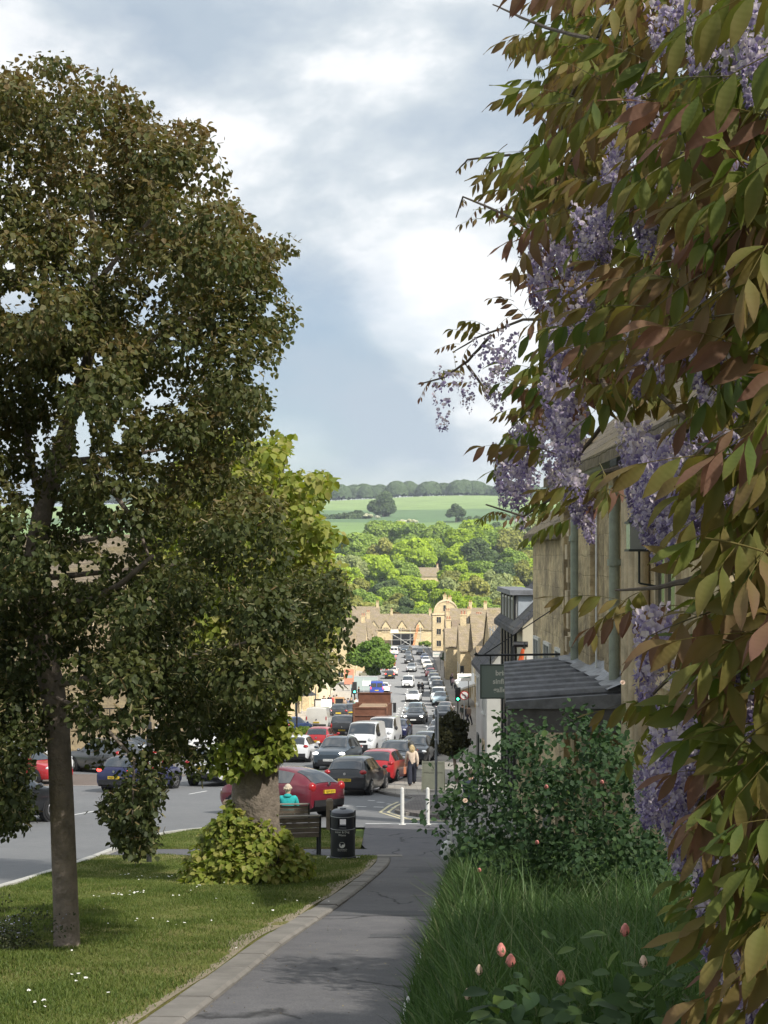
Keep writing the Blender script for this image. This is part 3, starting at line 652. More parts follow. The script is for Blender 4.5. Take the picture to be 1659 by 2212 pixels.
for pts, r0, r1 in [([(545, 1150, D2), (600, 1060, D2), (625, 960, D2)], .06, .01), ([(535, 1300, D2), (640, 1180, D2 - .5), (730, 1150, D2 - .5)], .06, .01), ([(530, 1380, D2), (650, 1330, D2 - 1), (735, 1300, D2 - 1)], .07, .012), ([(528, 1350, D2), (430, 1230, D2), (350, 1120, D2)], .08, .02)]:
    limb(t2, 'branch', pts, r0, r1, M_BARK)

# ------------------------------------------------------------------ grass
M_BLADE = leaf_mat('grass_blade', [(0.063, 0.103, 0.019), (0.104, 0.144, 0.028), (0.149, 0.180, 0.048), (0.216, 0.221, 0.085)], trans=0.25, rough=0.6)
M_TALL = leaf_mat('tall_grass_blade', [(0.037, 0.080, 0.021), (0.065, 0.121, 0.032), (0.094, 0.158, 0.047), (0.169, 0.190, 0.090)], trans=0.3, rough=0.5)
BLADE = [(0, 1, 3, 2), (2, 3, 5, 4)]
def blades(P, h, w, lean, tint):
    n = len(P); a = RNG.uniform(0, 2 * math.pi, n); side = np.stack([np.cos(a), np.sin(a), np.zeros(n)], 1); ld = rand_unit(n) * np.array([1, 1, 0]); ld = unit(ld) * lean[:, None]
    up = np.array([0, 0, 1.0]); hh = h[:, None]; ww = side * w[:, None]
    p0 = P; p1 = P + up * hh * 0.55 + ld * hh * 0.28; p2 = P + up * hh * 0.93 + ld * hh * 0.9
    V = np.stack([p0 - ww, p0 + ww, p1 - ww * .8, p1 + ww * .8, p2 - ww * .12, p2 + ww * .12], 1).reshape(-1, 3)
    Fc = (np.array(BLADE)[None] + (np.arange(n) * 6)[:, None, None]).reshape(-1)
    return V, Fc, np.repeat(tint, 6)
def fold_noise(x, y): return np.sin(x * 1.7 + 1.3 * np.sin(y * .9)) * np.sin(y * 1.3 + np.sin(x * 2.1)) * .5 + np.sin(x * 5.1 + y * 3.3) * np.sin(y * 4.7 - x) * .3
def lawn_blades(name, y0, y1, n, rfun, parent):
    y = y0 + (y1 - y0) * RNG.random(n) ** 1.35; xl = np.interp(y, YS, [lawn_l(t) for t in YS]); xr = np.array([rfun(t) for t in YS]); xr = np.interp(y, YS, xr)
    xr = np.array([rfun(float(t)) for t in y]) if n < 60000 else xr
    u_ = RNG.random(n); x = xl + (xr - xl) * u_
    edge = np.minimum((xr - x) / 0.35, 1); patch = fold_noise(x, y)
    keep = (RNG.random(n) < np.clip(edge + 0.1, 0.12, 1)) & (RNG.random(n) < np.clip(0.95 + patch * 0.7, 0.25, 1)) & (x > -0.42 * y - 0.5)
    x, y, patch = x[keep], y[keep], patch[keep]
    z = np.interp(y, YS, ZS) + 0.07 + (0.018 * np.sin(x * 2.1 + y * 0.7) * np.sin(y * 0.9 + 1) + 0.012 * np.sin(x * 4.3 - y * 1.7))
    n = len(x); h = RNG.uniform(0.022, 0.05, n) * np.clip(1 + patch * .5, .6, 1.6); tint = np.clip(0.42 - patch * .38 + RNG.normal(size=n) * .2, 0, 1)
    V, Fc, T = blades(np.stack([x, y, z], 1), h, RNG.uniform(0.003, 0.0055, n), RNG.uniform(.1, .9, n), tint)
    o = link(name, np_mesh(name, V, Fc, 4, M_BLADE, {'tint': T}))
    return tag(o, 'short mown grass of the sloping lawn' if parent == 0 else 'short grass around the benches beyond the cross path', 'grass', kind='stuff')
lawn_blades('lawn_grass', 8.5, 31.2, 210000, lambda y: path_l(y) - KW - 0.01, 0)
lawn_blades('far_lawn_grass', 33.6, 41.2, 45000, lambda y: -0.55 - max(0, y - 37) * 0.45, 1)
# tall grass on the garden bank
n = 60000
y = 5.2 + 22.5 * RNG.random(n) ** 1.5; x = np.array([path_r(float(t)) for t in y]) + 0.02 + (3.4 - 0.3) * RNG.random(n) ** 1.25
k = (x < 3.45) & (x < 0.31 * y + .1); x, y = x[k], y[k]; z = np.array([GB(float(a), float(b)) for a, b in zip(x, y)]) - 0.02; n = len(x)
edge = x - np.array([path_r(float(t)) for t in y])
h = RNG.uniform(0.16, 0.36, n) * np.where(RNG.random(n) < .12, 1.5, 1.0) * np.clip(0.45 + edge * 1.2, 0.4, 1.0) * np.clip(1.05 + fold_noise(x * 1.3, y) * .5, .5, 1.5)
V, Fc, T = blades(np.stack([x, y, z], 1), h, RNG.uniform(0.0025, 0.006, n), RNG.uniform(.15, 1.0, n) ** 1.4, np.clip(0.35 + fold_noise(x, y) * .3 + RNG.normal(size=n) * .24 + .55 * (RNG.random(n) < .05), 0, 1))
tag(link('tall_grass', np_mesh('tall_grass', V, Fc, 4, M_TALL, {'tint': T})), 'long uncut grass covering the garden bank beside the path', 'grass', kind='stuff')
# daisies and fallen petals in the lawn
mb = MB()
def daisy(x, y, r):
    z = G(y) + 0.075 + lawn_z(x, y) + 0.045
    mb.add([(x + r * math.cos(t * math.pi / 3), y + r * math.sin(t * math.pi / 3), z + random.uniform(-.004, .008)) for t in range(6)], [(0, 1, 2, 3, 4, 5)])
for (pxx, pyy, cnt, sp_) in [(290, 1947, 16, .10), (335, 1905, 9, .14), (270, 1900, 6, .1), (255, 1945, 6, .25), (330, 2010, 8, .3), (150, 2150, 5, .15), (400, 1950, 8, .6), (450, 1920, 6, .4), (60, 2195, 8, .3), (520, 2000, 8, .7)]:
    sl = (pyy - 1200) / F; d = 1.7 / max(0.02, sl - 0.16)
    for i in range(cnt): daisy((pxx - 829.5) / F * d + random.gauss(0, sp_), d + random.gauss(0, sp_ * 2), random.uniform(.010, .019))
tag(mb.build('daisies', mat('petal_white', (0.75, 0.74, 0.68), 0.8)), 'tiny white daisies scattered in the lawn', 'flowers', kind='stuff')
# flowering weed clump beside the young lime's trunk
wd = empty('flowering_weed', (-3.55, 13.9, G(13.9)), label='low clump of pale blue flowering weeds beside the slim tree trunk', cat='plant')
bl = [(np.array([-3.58 + RNG.normal() * .18, 13.9 + RNG.normal() * .18, G(13.9) + 0.08 + abs(RNG.normal()) * .13]), RNG.uniform(.06, .11)) for _ in range(40)]
P, Nn, Bi = blob_points(bl, 420, .3); n = len(P)
M_WEED = leaf_mat('weed_leaf', [(0.03, 0.045, 0.018), (0.06, 0.075, 0.03), (0.085, 0.085, 0.05)], trans=.25)
V, Fc, T = leaf_cloud(P, Nn + rand_unit(n) * .6, rand_unit(n) + np.array([0, 0, .6]), RNG.uniform(.018, .04, n), OVAL, RNG.random(n))
o = link('foliage', np_mesh('foliage', V, Fc, 4, M_WEED, {'tint': T}), wd); local(o, wd); o['kind'] = 'stuff'
k = (Nn[:, 2] > .1) & (RNG.random(n) < .22); m_ = int(k.sum())
V, Fc, T = leaf_cloud(P[k] + np.array([0, 0, .03]), rand_unit(m_), rand_unit(m_) + np.array([0, 0, 1]), RNG.uniform(.008, .014, m_), CLUMP, RNG.random(m_))
o = link('blossom', np_mesh('blossom', V, Fc, 4, leaf_mat('weed_blossom', [(0.22, 0.24, 0.38), (0.38, 0.38, 0.48)], trans=.2), {'tint': T}), wd); local(o, wd); o['kind'] = 'stuff'

# worn dry strip where feet cut across the lawn edge, and litter on the path
M_WORN = mat('worn_turf', (0.27, 0.225, 0.155), 0.95, noise=(16, .35, 7), bump=(40, .8, .02))
wn = lambda y: path_l(y) - KW - 0.004
ww = lambda y: wn(y) - (0.05 + 0.22 * max(0, math.sin(y * 0.85 + 1) * .6 + math.sin(y * 2.3) * .3 + .15) + 0.05 * math.sin(y * 9.1) ** 2)
strip('worn_edge', 8, 30, ww, wn, 0.080, M_WORN, nx=3, zfun=lawn_z, extra=list(np.arange(8, 30, .2)))
M_PATCH = asphalt_mat('asphalt_patch', (0.105, 0.105, 0.11), (0.08, 0.08, 0.085), (0.135, 0.133, 0.135), crack=False)
for (y0, y1, a, b) in [(17.6, 18.3, .0, .97), (15.1, 15.5, .55, .95), (26.6, 28.2, .35, .8)]:
    strip('path_patch', y0, y1, lambda y, a=a: path_l(y) + (path_r(y) - path_l(y)) * a + .012 * math.sin(y * 17), lambda y, b=b: path_l(y) + (path_r(y) - path_l(y)) * b + .012 * math.sin(y * 23), 0.0485, M_PATCH, nx=2, extra=list(np.arange(y0, y1, .1)))
n = 420; y = 8 + 22 * RNG.random(n) ** 1.4; e_ = RNG.random(n) ** 2.2; sd = RNG.random(n) < .5
xl_ = np.array([path_l(float(t)) for t in y]); xr_ = np.array([path_r(float(t)) for t in y]); x = np.where(sd, xl_ + e_ * (xr_ - xl_) * .8, xr_ - e_ * (xr_ - xl_) * .8)
P = np.stack([x, y, np.interp(y, YS, ZS) + .052], 1)
V, Fc, T = leaf_cloud(P, rand_unit(n) * np.array([1, 1, .1]), rand_unit(n) * .25 + np.array([0, 0, 1]), RNG.uniform(.008, .026, n), OVAL, RNG.random(n))
tag(link('leaf_litter', np_mesh('leaf_litter', V, Fc, 4, leaf_mat('dry_leaf', [(0.06, 0.05, 0.03), (0.16, 0.12, 0.06), (0.30, 0.26, 0.16)], trans=.1), {'tint': T})), 'small fallen leaves and petals scattered on the path', 'leaves', kind='stuff')
# ------------------------------------------------------------------ wisteria: leaflets, pinnate leaves, flower clusters, stems
M_WIS = leaf_mat('wisteria_leaf', [(0.083, 0.124, 0.029), (0.138, 0.156, 0.037), (0.198, 0.161, 0.051), (0.200, 0.128, 0.066), (0.195, 0.105, 0.072)], trans=0.42, rough=0.66, spec=0.2, veins=True)
M_RACHIS = mat('wisteria_rachis', (0.11, 0.095, 0.04), 0.7)
M_VINE = mat('wisteria_stem', (0.085, 0.065, 0.048), 0.9, noise=(20, .3, 5), bump=(60, .6, .004))
M_PETAL = leaf_mat('wisteria_petal', [(0.125, 0.098, 0.218), (0.237, 0.195, 0.345), (0.413, 0.360, 0.483), (0.650, 0.586, 0.632), (0.575, 0.512, 0.471)], trans=0.35, rough=0.6, spec=.2)
def leaflet_geo(width=0.34, fold=0.16, curl=0.18, nseg=5):
    """a lanceolate leaflet of unit length along +Y; returns verts, quads, (lu, lv)"""
    V = []; UV = []; prof = [0.0, 0.62, 0.98, 0.90, 0.55, 0.0]
    for i in range(nseg + 1):
        t = i / nseg; w = width / 2 * prof[i]; zc = -curl * t * t
        for s_ in (-1, -0.5, 0, 0.5, 1):
            V.append((s_ * w, t, zc + fold * abs(s_) * w * 1.4 + 0.02 * math.sin(t * 9 + s_ * 2) * abs(s_))); UV.append((t, s_))
    Fq = [(i * 5 + j, i * 5 + j + 1, (i + 1) * 5 + j + 1, (i + 1) * 5 + j) for i in range(nseg) for j in range(4)]
    return np.array(V), Fq, np.array(UV)
def leaf_attrs(me, tint, uv):
    for k, arr in (('tint', tint), ('lu', uv[:, 0]), ('lv', uv[:, 1])):
        a = me.attributes.new(k, 'FLOAT', 'POINT'); a.data.foreach_set('value', np.asarray(arr, np.float32))
LEAFLETS = []
for i in range(4):
    V, Fq, uv = leaflet_geo(0.29 + .03 * i, .10 + .08 * i, .06 + .08 * i)
    LEAFLETS.append((V, Fq, uv))
def frame_of(axis, nrm):
    a = np.array(axis, float); a /= np.linalg.norm(a); n = np.array(nrm, float); n = n - a * n.dot(a); n /= max(1e-6, np.linalg.norm(n)); return np.cross(a, n), a, n
def pinnate_spec(rs, npair, L, ll, droop):
    """leaflet placements (origin, 3x3 frame columns, length, shape index) of one pinnate leaf growing along +Y, hanging leaflets"""
    out = []; pts = []
    for i in range(npair * 2 + 3):
        t = i / (npair * 2 + 2); pts.append((0, L * t, -droop * L * t * t))
    for i in range(npair):
        t = 0.28 + 0.68 * i / (npair - 1); o = np.array((0, L * t, -droop * L * t * t)); sz = ll * (0.78 + 0.4 * math.sin(math.pi * (0.25 + 0.6 * t))) * rs.uniform(.88, 1.1)
        for s_ in (-1, 1):
            ax = np.array((s_ * rs.uniform(.22, .6), rs.uniform(.15, .42), -rs.uniform(.7, 1.2))); nr = np.array((s_ * .9 + rs.uniform(-.25, .25), rs.uniform(-.1, .6), .75))
            out.append((o, frame_of(ax, nr), sz, int(rs.integers(0, 4))))
    ax = np.array((rs.uniform(-.15, .15), .7, -rs.uniform(.5, .9))); out.append((np.array((0, L, -droop * L)), frame_of(ax, (0, .4, 1)), ll * 1.02, int(rs.integers(0, 4))))
    return pts, out
LEAF_VARS = []
for vi in range(9):
    rs = np.random.default_rng(100 + vi); young = vi >= 6
    pts, spec = pinnate_spec(rs, [5, 5, 6, 4, 5, 6, 4, 3, 4][vi], [.19, .21, .23, .16, .20, .22, .12, .10, .11][vi], .038 if young else [.056, .060, .054, .062, .052, .058][vi % 6], rs.uniform(.15, .5))
    LEAF_VARS.append((pts, spec))
def leaf_mesh(vi, lo, hi, seed):
    pts, spec = LEAF_VARS[vi]; rs = np.random.default_rng(seed)
    mb = MB(); mb.tube(pts, [.0016 + (.0004 - .0016) * i / (len(pts) - 1) for i in range(len(pts))], 4)
    tint = [0.5] * len(mb.v); uv = [(0, 0)] * len(mb.v); base = lo + (hi - lo) * rs.random()
    for (o, fr, sz, si) in spec:
        V, Fq, u_ = LEAFLETS[si]; Vw = o + sz * (V[:, :1] * fr[0] + V[:, 1:2] * fr[1] + V[:, 2:] * fr[2])
        mb.add([tuple(p) for p in Vw], Fq, 1); g = base + rs.normal() * .08
        tint += list(np.clip(g + 0.30 * (u_[:, 0] - .35) * .8 + .05 * np.abs(u_[:, 1]), 0, 1)); uv += [tuple(k) for k in u_]
    me = mb.mesh('leaf', [M_RACHIS, M_WIS], True); leaf_attrs(me, tint, np.array(uv)); return me
LEAF_ME = {}
for vi in range(9):
    for s_ in range(4):
        rng_ = [(0.0, .22), (.12, .45), (.35, .65), (.6, .95)][s_]
        LEAF_ME[(vi, s_)] = leaf_mesh(vi, rng_[0], rng_[1], vi * 10 + s_)
SINGLE_ME = {}
for si in range(4):
    for k in range(6):
        V, Fq, u_ = LEAFLETS[si]; me = bpy.data.meshes.new('leaflet'); me.from_pydata([tuple(p) for p in V], [], Fq); me.materials.append(M_WIS); me.polygons.foreach_set('use_smooth', [True] * len(Fq))
        leaf_attrs(me, np.clip(k / 5 * .85 + 0.30 * (u_[:, 0] - .35) * .8 + .05 * np.abs(u_[:, 1]), 0, 1), u_); SINGLE_ME[(si, k)] = me
wis = empty('wisteria_vine', (1.0, 2.2, GB(1.0, 2.2)), label='wisteria with bronze and green leaves and hanging mauve flower clusters', cat='climbing plant')
# outline of the vine as seen down the street; depth grows from the wall end outwards
WIS_POLY = [(1200, -120), (1185, 20), (1150, 60), (1140, 110), (1185, 150), (1135, 195), (1180, 235), (1215, 240), (1190, 300), (1120, 330), (1075, 330), (1060, 380), (1100, 410), (1140, 470), (1170, 540), (1140, 575), (1130, 620), (1190, 640), (1160, 700), (1195, 740), (1240, 760),
            (1230, 800), (1150, 820), (1120, 860), (1135, 900), (1090, 930), (1120, 980), (1190, 960), (1240, 930), (1280, 960), (1330, 975), (1370, 1010), (1385, 1060), (1440, 1110), (1470, 1160), (1430, 1200), (1480, 1240), (1420, 1260), (1370, 1290), (1420, 1320), (1380, 1360), (1440, 1400), (1400, 1440), (1460, 1480), (1380, 1500), (1340, 1520), (1360, 1560), (1420, 1600),
            (1390, 1650), (1440, 1700), (1400, 1760), (1470, 1800), (1450, 1850), (1480, 1900), (1440, 1960), (1530, 1990), (1560, 2060), (1600, 2120), (1580, 2200), (1600, 2300), (1900, 2400), (2000, 1000), (1900, -150)]
WIS_POLY = [(a + (205 if 1040 < b < 1560 else 190 if 1500 < b < 1800 else 165 if 1700 < b < 2000 else 125 if 985 < b < 1600 else 110 if b > 1990 else 25), b - (150 if (b > 750 and b < 1070 and 1180 < a < 1400) else 75 if (b > 750 and b < 1070 and 1120 < a < 1400) else 0)) for a, b in WIS_POLY]
def wdepth(px): return np.interp(px, [880, 1000, 1150, 1300, 1450, 1659, 1900], [4.9, 4.6, 3.9, 3.1, 2.45, 1.95, 1.75])
def place(o, pos, axis, nrm, s=1.0):
    b, a, n_ = frame_of(axis, nrm); M_ = Matrix(((b[0], a[0], n_[0], pos[0]), (b[1], a[1], n_[1], pos[1]), (b[2], a[2], n_[2], pos[2]), (0, 0, 0, 1)))
    o.matrix_parent_inverse = Matrix.Translation(-Vector(wis.location)); o.matrix_basis = M_ @ Matrix.Scale(s, 4)
cand = []
def try_add(px, py, d, young=False, k=1.0): cand.append((px, py, d, young, k))
qx = RNG.uniform(1060, 1800, 4000); qy = RNG.uniform(-100, 2300, 4000); ok = in_poly(qx, qy, WIS_POLY); qx, qy = qx[ok], qy[ok]
# thinning towards even coverage: nearer leaves are larger, so fewer of them
cnt = {}
for a, b in zip(qx, qy):
    d = float(wdepth(a)) * RNG.uniform(.86, 1.32); cell = 0.052 * F / d; key = (int(a / cell), int(b / cell))
    lim = 2
    if cnt.get(key, 0) < lim and len(cand) < 780:
        cnt[key] = cnt.get(key, 0) + 1; try_add(a, b, d)
SPRAYS = [[(1330, 330, 3.4), (1200, 350, 3.9), (1100, 335, 4.3), (1010, 345, 4.6), (985, 372, 4.7)], [(1300, 500, 3.5), (1150, 490, 4.1), (1060, 450, 4.5), (1000, 425, 4.7), (985, 470, 4.7)], [(1300, 90, 3.3), (1180, 60, 3.7), (1110, 30, 4.0), (1065, 10, 4.2)],
          [(1330, 720, 3.4), (1220, 690, 3.8), (1130, 690, 4.2), (1030, 730, 4.6), (980, 760, 4.8)], [(1060, 725, 4.5), (1010, 780, 4.7), (960, 815, 4.8), (905, 830, 4.9)], [(1010, 790, 4.7), (1040, 830, 4.7), (1055, 850, 4.7)], [(1200, 290, 3.9), (1165, 250, 4.1), (1140, 210, 4.2)], [(1280, 590, 3.5), (1180, 570, 3.9), (1120, 555, 4.2)],
          [(1380, 1000, 2.9), (1300, 1020, 3.2), (1220, 1060, 3.5), (1130, 1115, 3.7), (1050, 1090, 3.8)], [(1270, 850, 3.4), (1170, 860, 3.8), (1100, 930, 4.0)], [(1300, 920, 3.3), (1230, 1010, 3.5), (1200, 1060, 3.5)], [(1500, 1250, 2.4), (1420, 1270, 2.6), (1330, 1275, 2.9)], [(1560, 1490, 2.1), (1450, 1460, 2.4), (1390, 1520, 2.5)]]
SPRAY_LEAVES = [(1010, 345), (1060, 335), (1100, 360), (1090, 400), (1140, 330), (1150, 390), (1000, 425), (1035, 440), (1080, 440), (1110, 470), (1020, 470), (1140, 480), (1120, 85), (1150, 60), (1165, 130), (1140, 210), (1165, 200), (1150, 320), (1140, 560), (1165, 575), (1090, 640), (1120, 660), (1080, 690), (1030, 690), (1010, 710), (970, 740), (1000, 760), (960, 790),
                (920, 830), (945, 820), (1000, 820), (1040, 835), (1050, 820), (980, 770), (1160, 850), (1100, 930), (1110, 890), (1140, 950), (1090, 960), (1130, 1000), (1125, 1105), (1085, 1100), (1060, 1095), (1165, 1090), (1195, 1070), (1200, 1090), (1205, 1120), (1310, 1020), (1330, 1025), (1290, 1030), (1350, 1275), (1330, 1270), (1390, 1290), (1420, 1480), (1400, 1530), (1450, 1500), (1170, 1050), (1250, 250), (1220, 320)]
for (a, b) in SPRAY_LEAVES: try_add(a, b, float(wdepth(a)) * RNG.uniform(.95, 1.08), a < 1150 and RNG.random() < .8, .62 if a < 1260 else .85)
cand.sort(key=lambda c: c[2])
# 300 pinnate leaves as parts (the nearest with each leaflet its own piece), the remainder as one mass
order = list(range(len(cand))); vis_px = [c[0] < 1640 and 0 < c[1] < 2212 for c in cand]
single_leaflets = 0; nleaf = 0; rest = []
MASSV = []; MASSF = []; MASST = []; MASSU = []; mb_off = 0
def orient(px, d, sp_=0.9):
    # leaves reach away from the wall: to the left and a little up or down, leaflets hanging
    ax = np.array((-0.75 + RNG.normal() * sp_ * .6, RNG.normal() * sp_ * .75, 0.10 + RNG.normal() * .38)); nr = np.array((RNG.normal() * .3 - .1, -.35 + RNG.normal() * .3, 1.0)); return ax, nr
for c, isv in zip(cand, vis_px):
    px, py, d, young, kk = c; pos = W(px, py, d); ax, nr = orient(px, d, .55 if young else .9)
    vi = int(RNG.integers(6, 9)) if young else int(RNG.integers(0, 6)); s_ = RNG.uniform(.9, 1.15) * kk
    r_ = RNG.random(); tone = (3 if r_ < .7 else 2) if young else (0 if r_ < .32 else 1 if r_ < .58 else 2 if r_ < .82 else 3)
    pts, spec = LEAF_VARS[vi]; L = pts[-1][1]; b_, a_, n_ = frame_of(ax, nr); pos = pos - a_ * L * .55 * kk
    if isv and single_leaflets < 285 and d < 2.6:
        mb = MB(); mb.tube(pts, [.002 - .0014 * i / (len(pts) - 1) for i in range(len(pts))], 5); lo_ = mb.build('leaf', M_RACHIS, wis, smooth=True); place(lo_, pos, ax, nr, s_); g = [.10, .28, .5, .75][tone] + RNG.normal() * .06
        for (o_, fr, sz, si) in spec:
            k = int(np.clip(round((g + RNG.normal() * .10) / .85 * 5), 0, 5)); lf = link('leaflet', SINGLE_ME[(si, k)], lo_)
            lf.matrix_basis = Matrix(((fr[0][0], fr[1][0], fr[2][0], o_[0]), (fr[0][1], fr[1][1], fr[2][1], o_[1]), (fr[0][2], fr[1][2], fr[2][2], o_[2]), (0, 0, 0, 1))) @ Matrix.Scale(sz, 4); single_leaflets += 1
        nleaf += 1
    elif isv and nleaf < 300:
        o = link('leaf', LEAF_ME[(vi, tone)], wis); place(o, pos, ax, nr, s_); nleaf += 1
    else:
        me = LEAF_ME[(vi, tone)]; nv = len(me.vertices); co = np.zeros(nv * 3); me.vertices.foreach_get('co', co); co = co.reshape(-1, 3) * s_
        MASSV.append(pos + co[:, :1] * b_ + co[:, 1:2] * a_ + co[:, 2:] * n_)
        lt = np.zeros(len(me.loops), np.int32); me.loops.foreach_get('vertex_index', lt)
        q = [p for p in me.polygons if p.loop_total == 4]; MASSF.append(np.array([list(p.vertices) for p in q]).reshape(-1) + mb_off)
        for nm, L_ in (('tint', MASST), ('lu', MASSU)):
            ar = np.zeros(nv); me.attributes[nm].data.foreach_get('value', ar); L_.append(ar)
        mb_off += nv
if MASSV:
    o = link('leaf_mass', np_mesh('leaf_mass', np.concatenate(MASSV), np.concatenate(MASSF), 4, M_WIS, {'tint': np.concatenate(MASST), 'lu': np.concatenate(MASSU), 'lv': np.zeros(mb_off)}, True), wis); local(o, wis); o['kind'] = 'stuff'
# flower clusters
def raceme(seed, L, sparse=False):
    rs = np.random.default_rng(seed); V = []; Fq = []; T = []; U = []
    def quad(ps, tn):
        b = len(V); V.extend(ps); Fq.append((b, b + 1, b + 2, b + 3)); T.extend(tn); U.extend([(0, 0)] * 4)
    nf = int(L * (330 if sparse else 900))
    for i in range(nf):
        t = rs.random() ** .85; z = -L * t; rr = (.034 * (1 - t) ** .55 + .007) * rs.uniform(.6, 1.1); a = rs.uniform(0, 2 * math.pi); c = np.array((rr * math.cos(a), rr * math.sin(a), z))
        outd = np.array((math.cos(a), math.sin(a), rs.uniform(-.5, .2))); sz = (.0105 if t < .7 else .0075) * rs.uniform(.8, 1.2) * (.8 if sparse else 1); b_, o_, n_ = frame_of(outd, (rs.normal() * .3, rs.normal() * .3, 1)); tone = np.clip(.12 + .55 * rs.random() + .25 * (1 - t) * rs.random() + (.3 if rs.random() < .15 else 0), 0, 1)
        # standard petal (folded in two), keel
        quad([c, c + sz * (b_ * .85 + n_ * .35 + o_ * .3), c + sz * (b_ * .7 + n_ * 1.1 + o_ * .45), c + sz * (n_ * 1.2 + o_ * .15)], [tone - .12, tone + .1, tone + .2, tone + .08])
        quad([c, c + sz * (n_ * 1.2 + o_ * .15), c + sz * (-b_ * .7 + n_ * 1.1 + o_ * .45), c + sz * (-b_ * .85 + n_ * .35 + o_ * .3)], [tone - .12, tone + .08, tone + .2, tone + .1])
        quad([c, c + sz * (b_ * .38 - n_ * .45 + o_ * .6), c + sz * (-n_ * .9 + o_ * 1.15), c + sz * (-b_ * .38 - n_ * .45 + o_ * .6)], [tone - .15, tone - .15, tone - .22, tone - .15])
    me = bpy.data.meshes.new('flower_cluster'); me.from_pydata([tuple(p) for p in V], [], Fq); me.materials.append(M_PETAL); me.materials.append(M_RACHIS)
    leaf_attrs(me, np.clip(T, 0, 1), np.array(U)); return me
RAC = [raceme(i, [.20, .17, .23, .15][i % 4], i >= 4) for i in range(6)]
FL = [(1430, 60), (1480, 20), (1520, 90), (1560, 40), (1600, 110), (1640, 60), (1650, 160), (1330, 380), (1350, 330), (1320, 420), (1190, 560), (1220, 530), (1170, 530), (1310, 500), (1240, 640), (1200, 690), (1220, 720), (1265, 600), (1075, 765), (1050, 750), (965, 820), (1010, 835), (1100, 740), (1180, 880), (1210, 870), (1150, 930), (1190, 940), (1230, 900), (1110, 1010), (1090, 990), (1140, 1020),
      (1200, 840), (1130, 960), (1210, 920), (1120, 1040), (1240, 870), (1270, 480), (1350, 470), (1400, 440), (1480, 560), (1450, 300), (1380, 180), (1600, 700), (1560, 880), (1620, 1010), (1250, 1080), (1240, 1060), (1370, 960), (1395, 985), (1420, 1000), (1440, 1050), (1470, 1040), (1500, 1030), (1530, 1020), (1460, 1090), (1390, 1080), (1420, 1110), (1510, 700), (1540, 740), (1500, 740), (1400, 1360), (1420, 1370), (1480, 1480), (1460, 1590), (1500, 1600), (1400, 1700), (1430, 1660), (1460, 1720), (1500, 1700), (1520, 1760), (1490, 1760), (1445, 1005), (1480, 1000), (1400, 1030), (1380, 1000), (1515, 1060), (1550, 1000), (1490, 1100), (1420, 1690), (1470, 1640), (1600, 1890), (1640, 1900), (1550, 1850), (1530, 1900), (1570, 2030), (1600, 2080), (1550, 2010), (1640, 2120), (1630, 1500), (1600, 1350), (1440, 760), (1380, 740), (1600, 540), (1560, 300)]
for (a, b) in FL:
    d = float(wdepth(a)) * RNG.uniform(.90, 1.02); far = a < 1260; me = RAC[int(RNG.integers(4, 6))] if (a < 1120 and b < 900) or (a < 1260 and RNG.random() < .55) else RAC[int(RNG.integers(0, 4))]
    o = link('flower_cluster', me, wis); s_ = RNG.uniform(.75, 1.15) * (.74 if not far else .9); p = W(a, b, d); p[2] += 0.04
    o.matrix_parent_inverse = Matrix.Translation(-Vector(wis.location)); o.matrix_basis = Matrix.Translation(Vector(p)) @ Matrix.Rotation(RNG.uniform(0, 6.28), 4, 'Z') @ Matrix.Rotation(RNG.normal() * .12, 4, 'X') @ Matrix.Scale(s_, 4)
# stems
def stem(pts, r0, r1, name='stem', m=M_VINE, root=wis):
    return limb(root, name, pts, r0, r1, m, 6, .03)
for sp_ in SPRAYS: stem(sp_, .006, .0022)
for pts, r0, r1 in [([(1760, 2500, 1.9), (1720, 1900, 2.0), (1690, 1300, 2.1), (1640, 700, 2.4), (1560, 200, 2.6), (1500, -150, 2.7)], .022, .012), ([(1690, 1300, 2.1), (1500, 1080, 2.6), (1380, 960, 3.0), (1240, 720, 3.5), (1160, 520, 3.9)], .012, .005), ([(1640, 700, 2.4), (1420, 640, 2.9), (1260, 560, 3.5)], .012, .005),
                    ([(1560, 200, 2.6), (1380, 300, 3.0), (1240, 420, 3.5), (1175, 600, 3.8)], .010, .004), ([(1720, 1900, 2.0), (1560, 1760, 2.2), (1440, 1620, 2.5)], .010, .004), ([(1660, 1150, 2.2), (1480, 900, 2.6), (1340, 780, 3.1)], .008, .003), ([(1500, -100, 2.7), (1300, 60, 3.3), (1220, 240, 3.7), (1195, 440, 3.8)], .008, .003), ([(1640, 110, 2.0), (1585, 60, 2.05), (1560, 20, 2.1)], .005, .002)]:
    stem(pts, r0, r1)
stem([(1580, 70, 1.95), (1610, 170, 1.9), (1640, 240, 1.9), (1680, 330, 1.9)], .0035, .005, m=mat('young_stem', (0.26, 0.27, 0.15), .8))

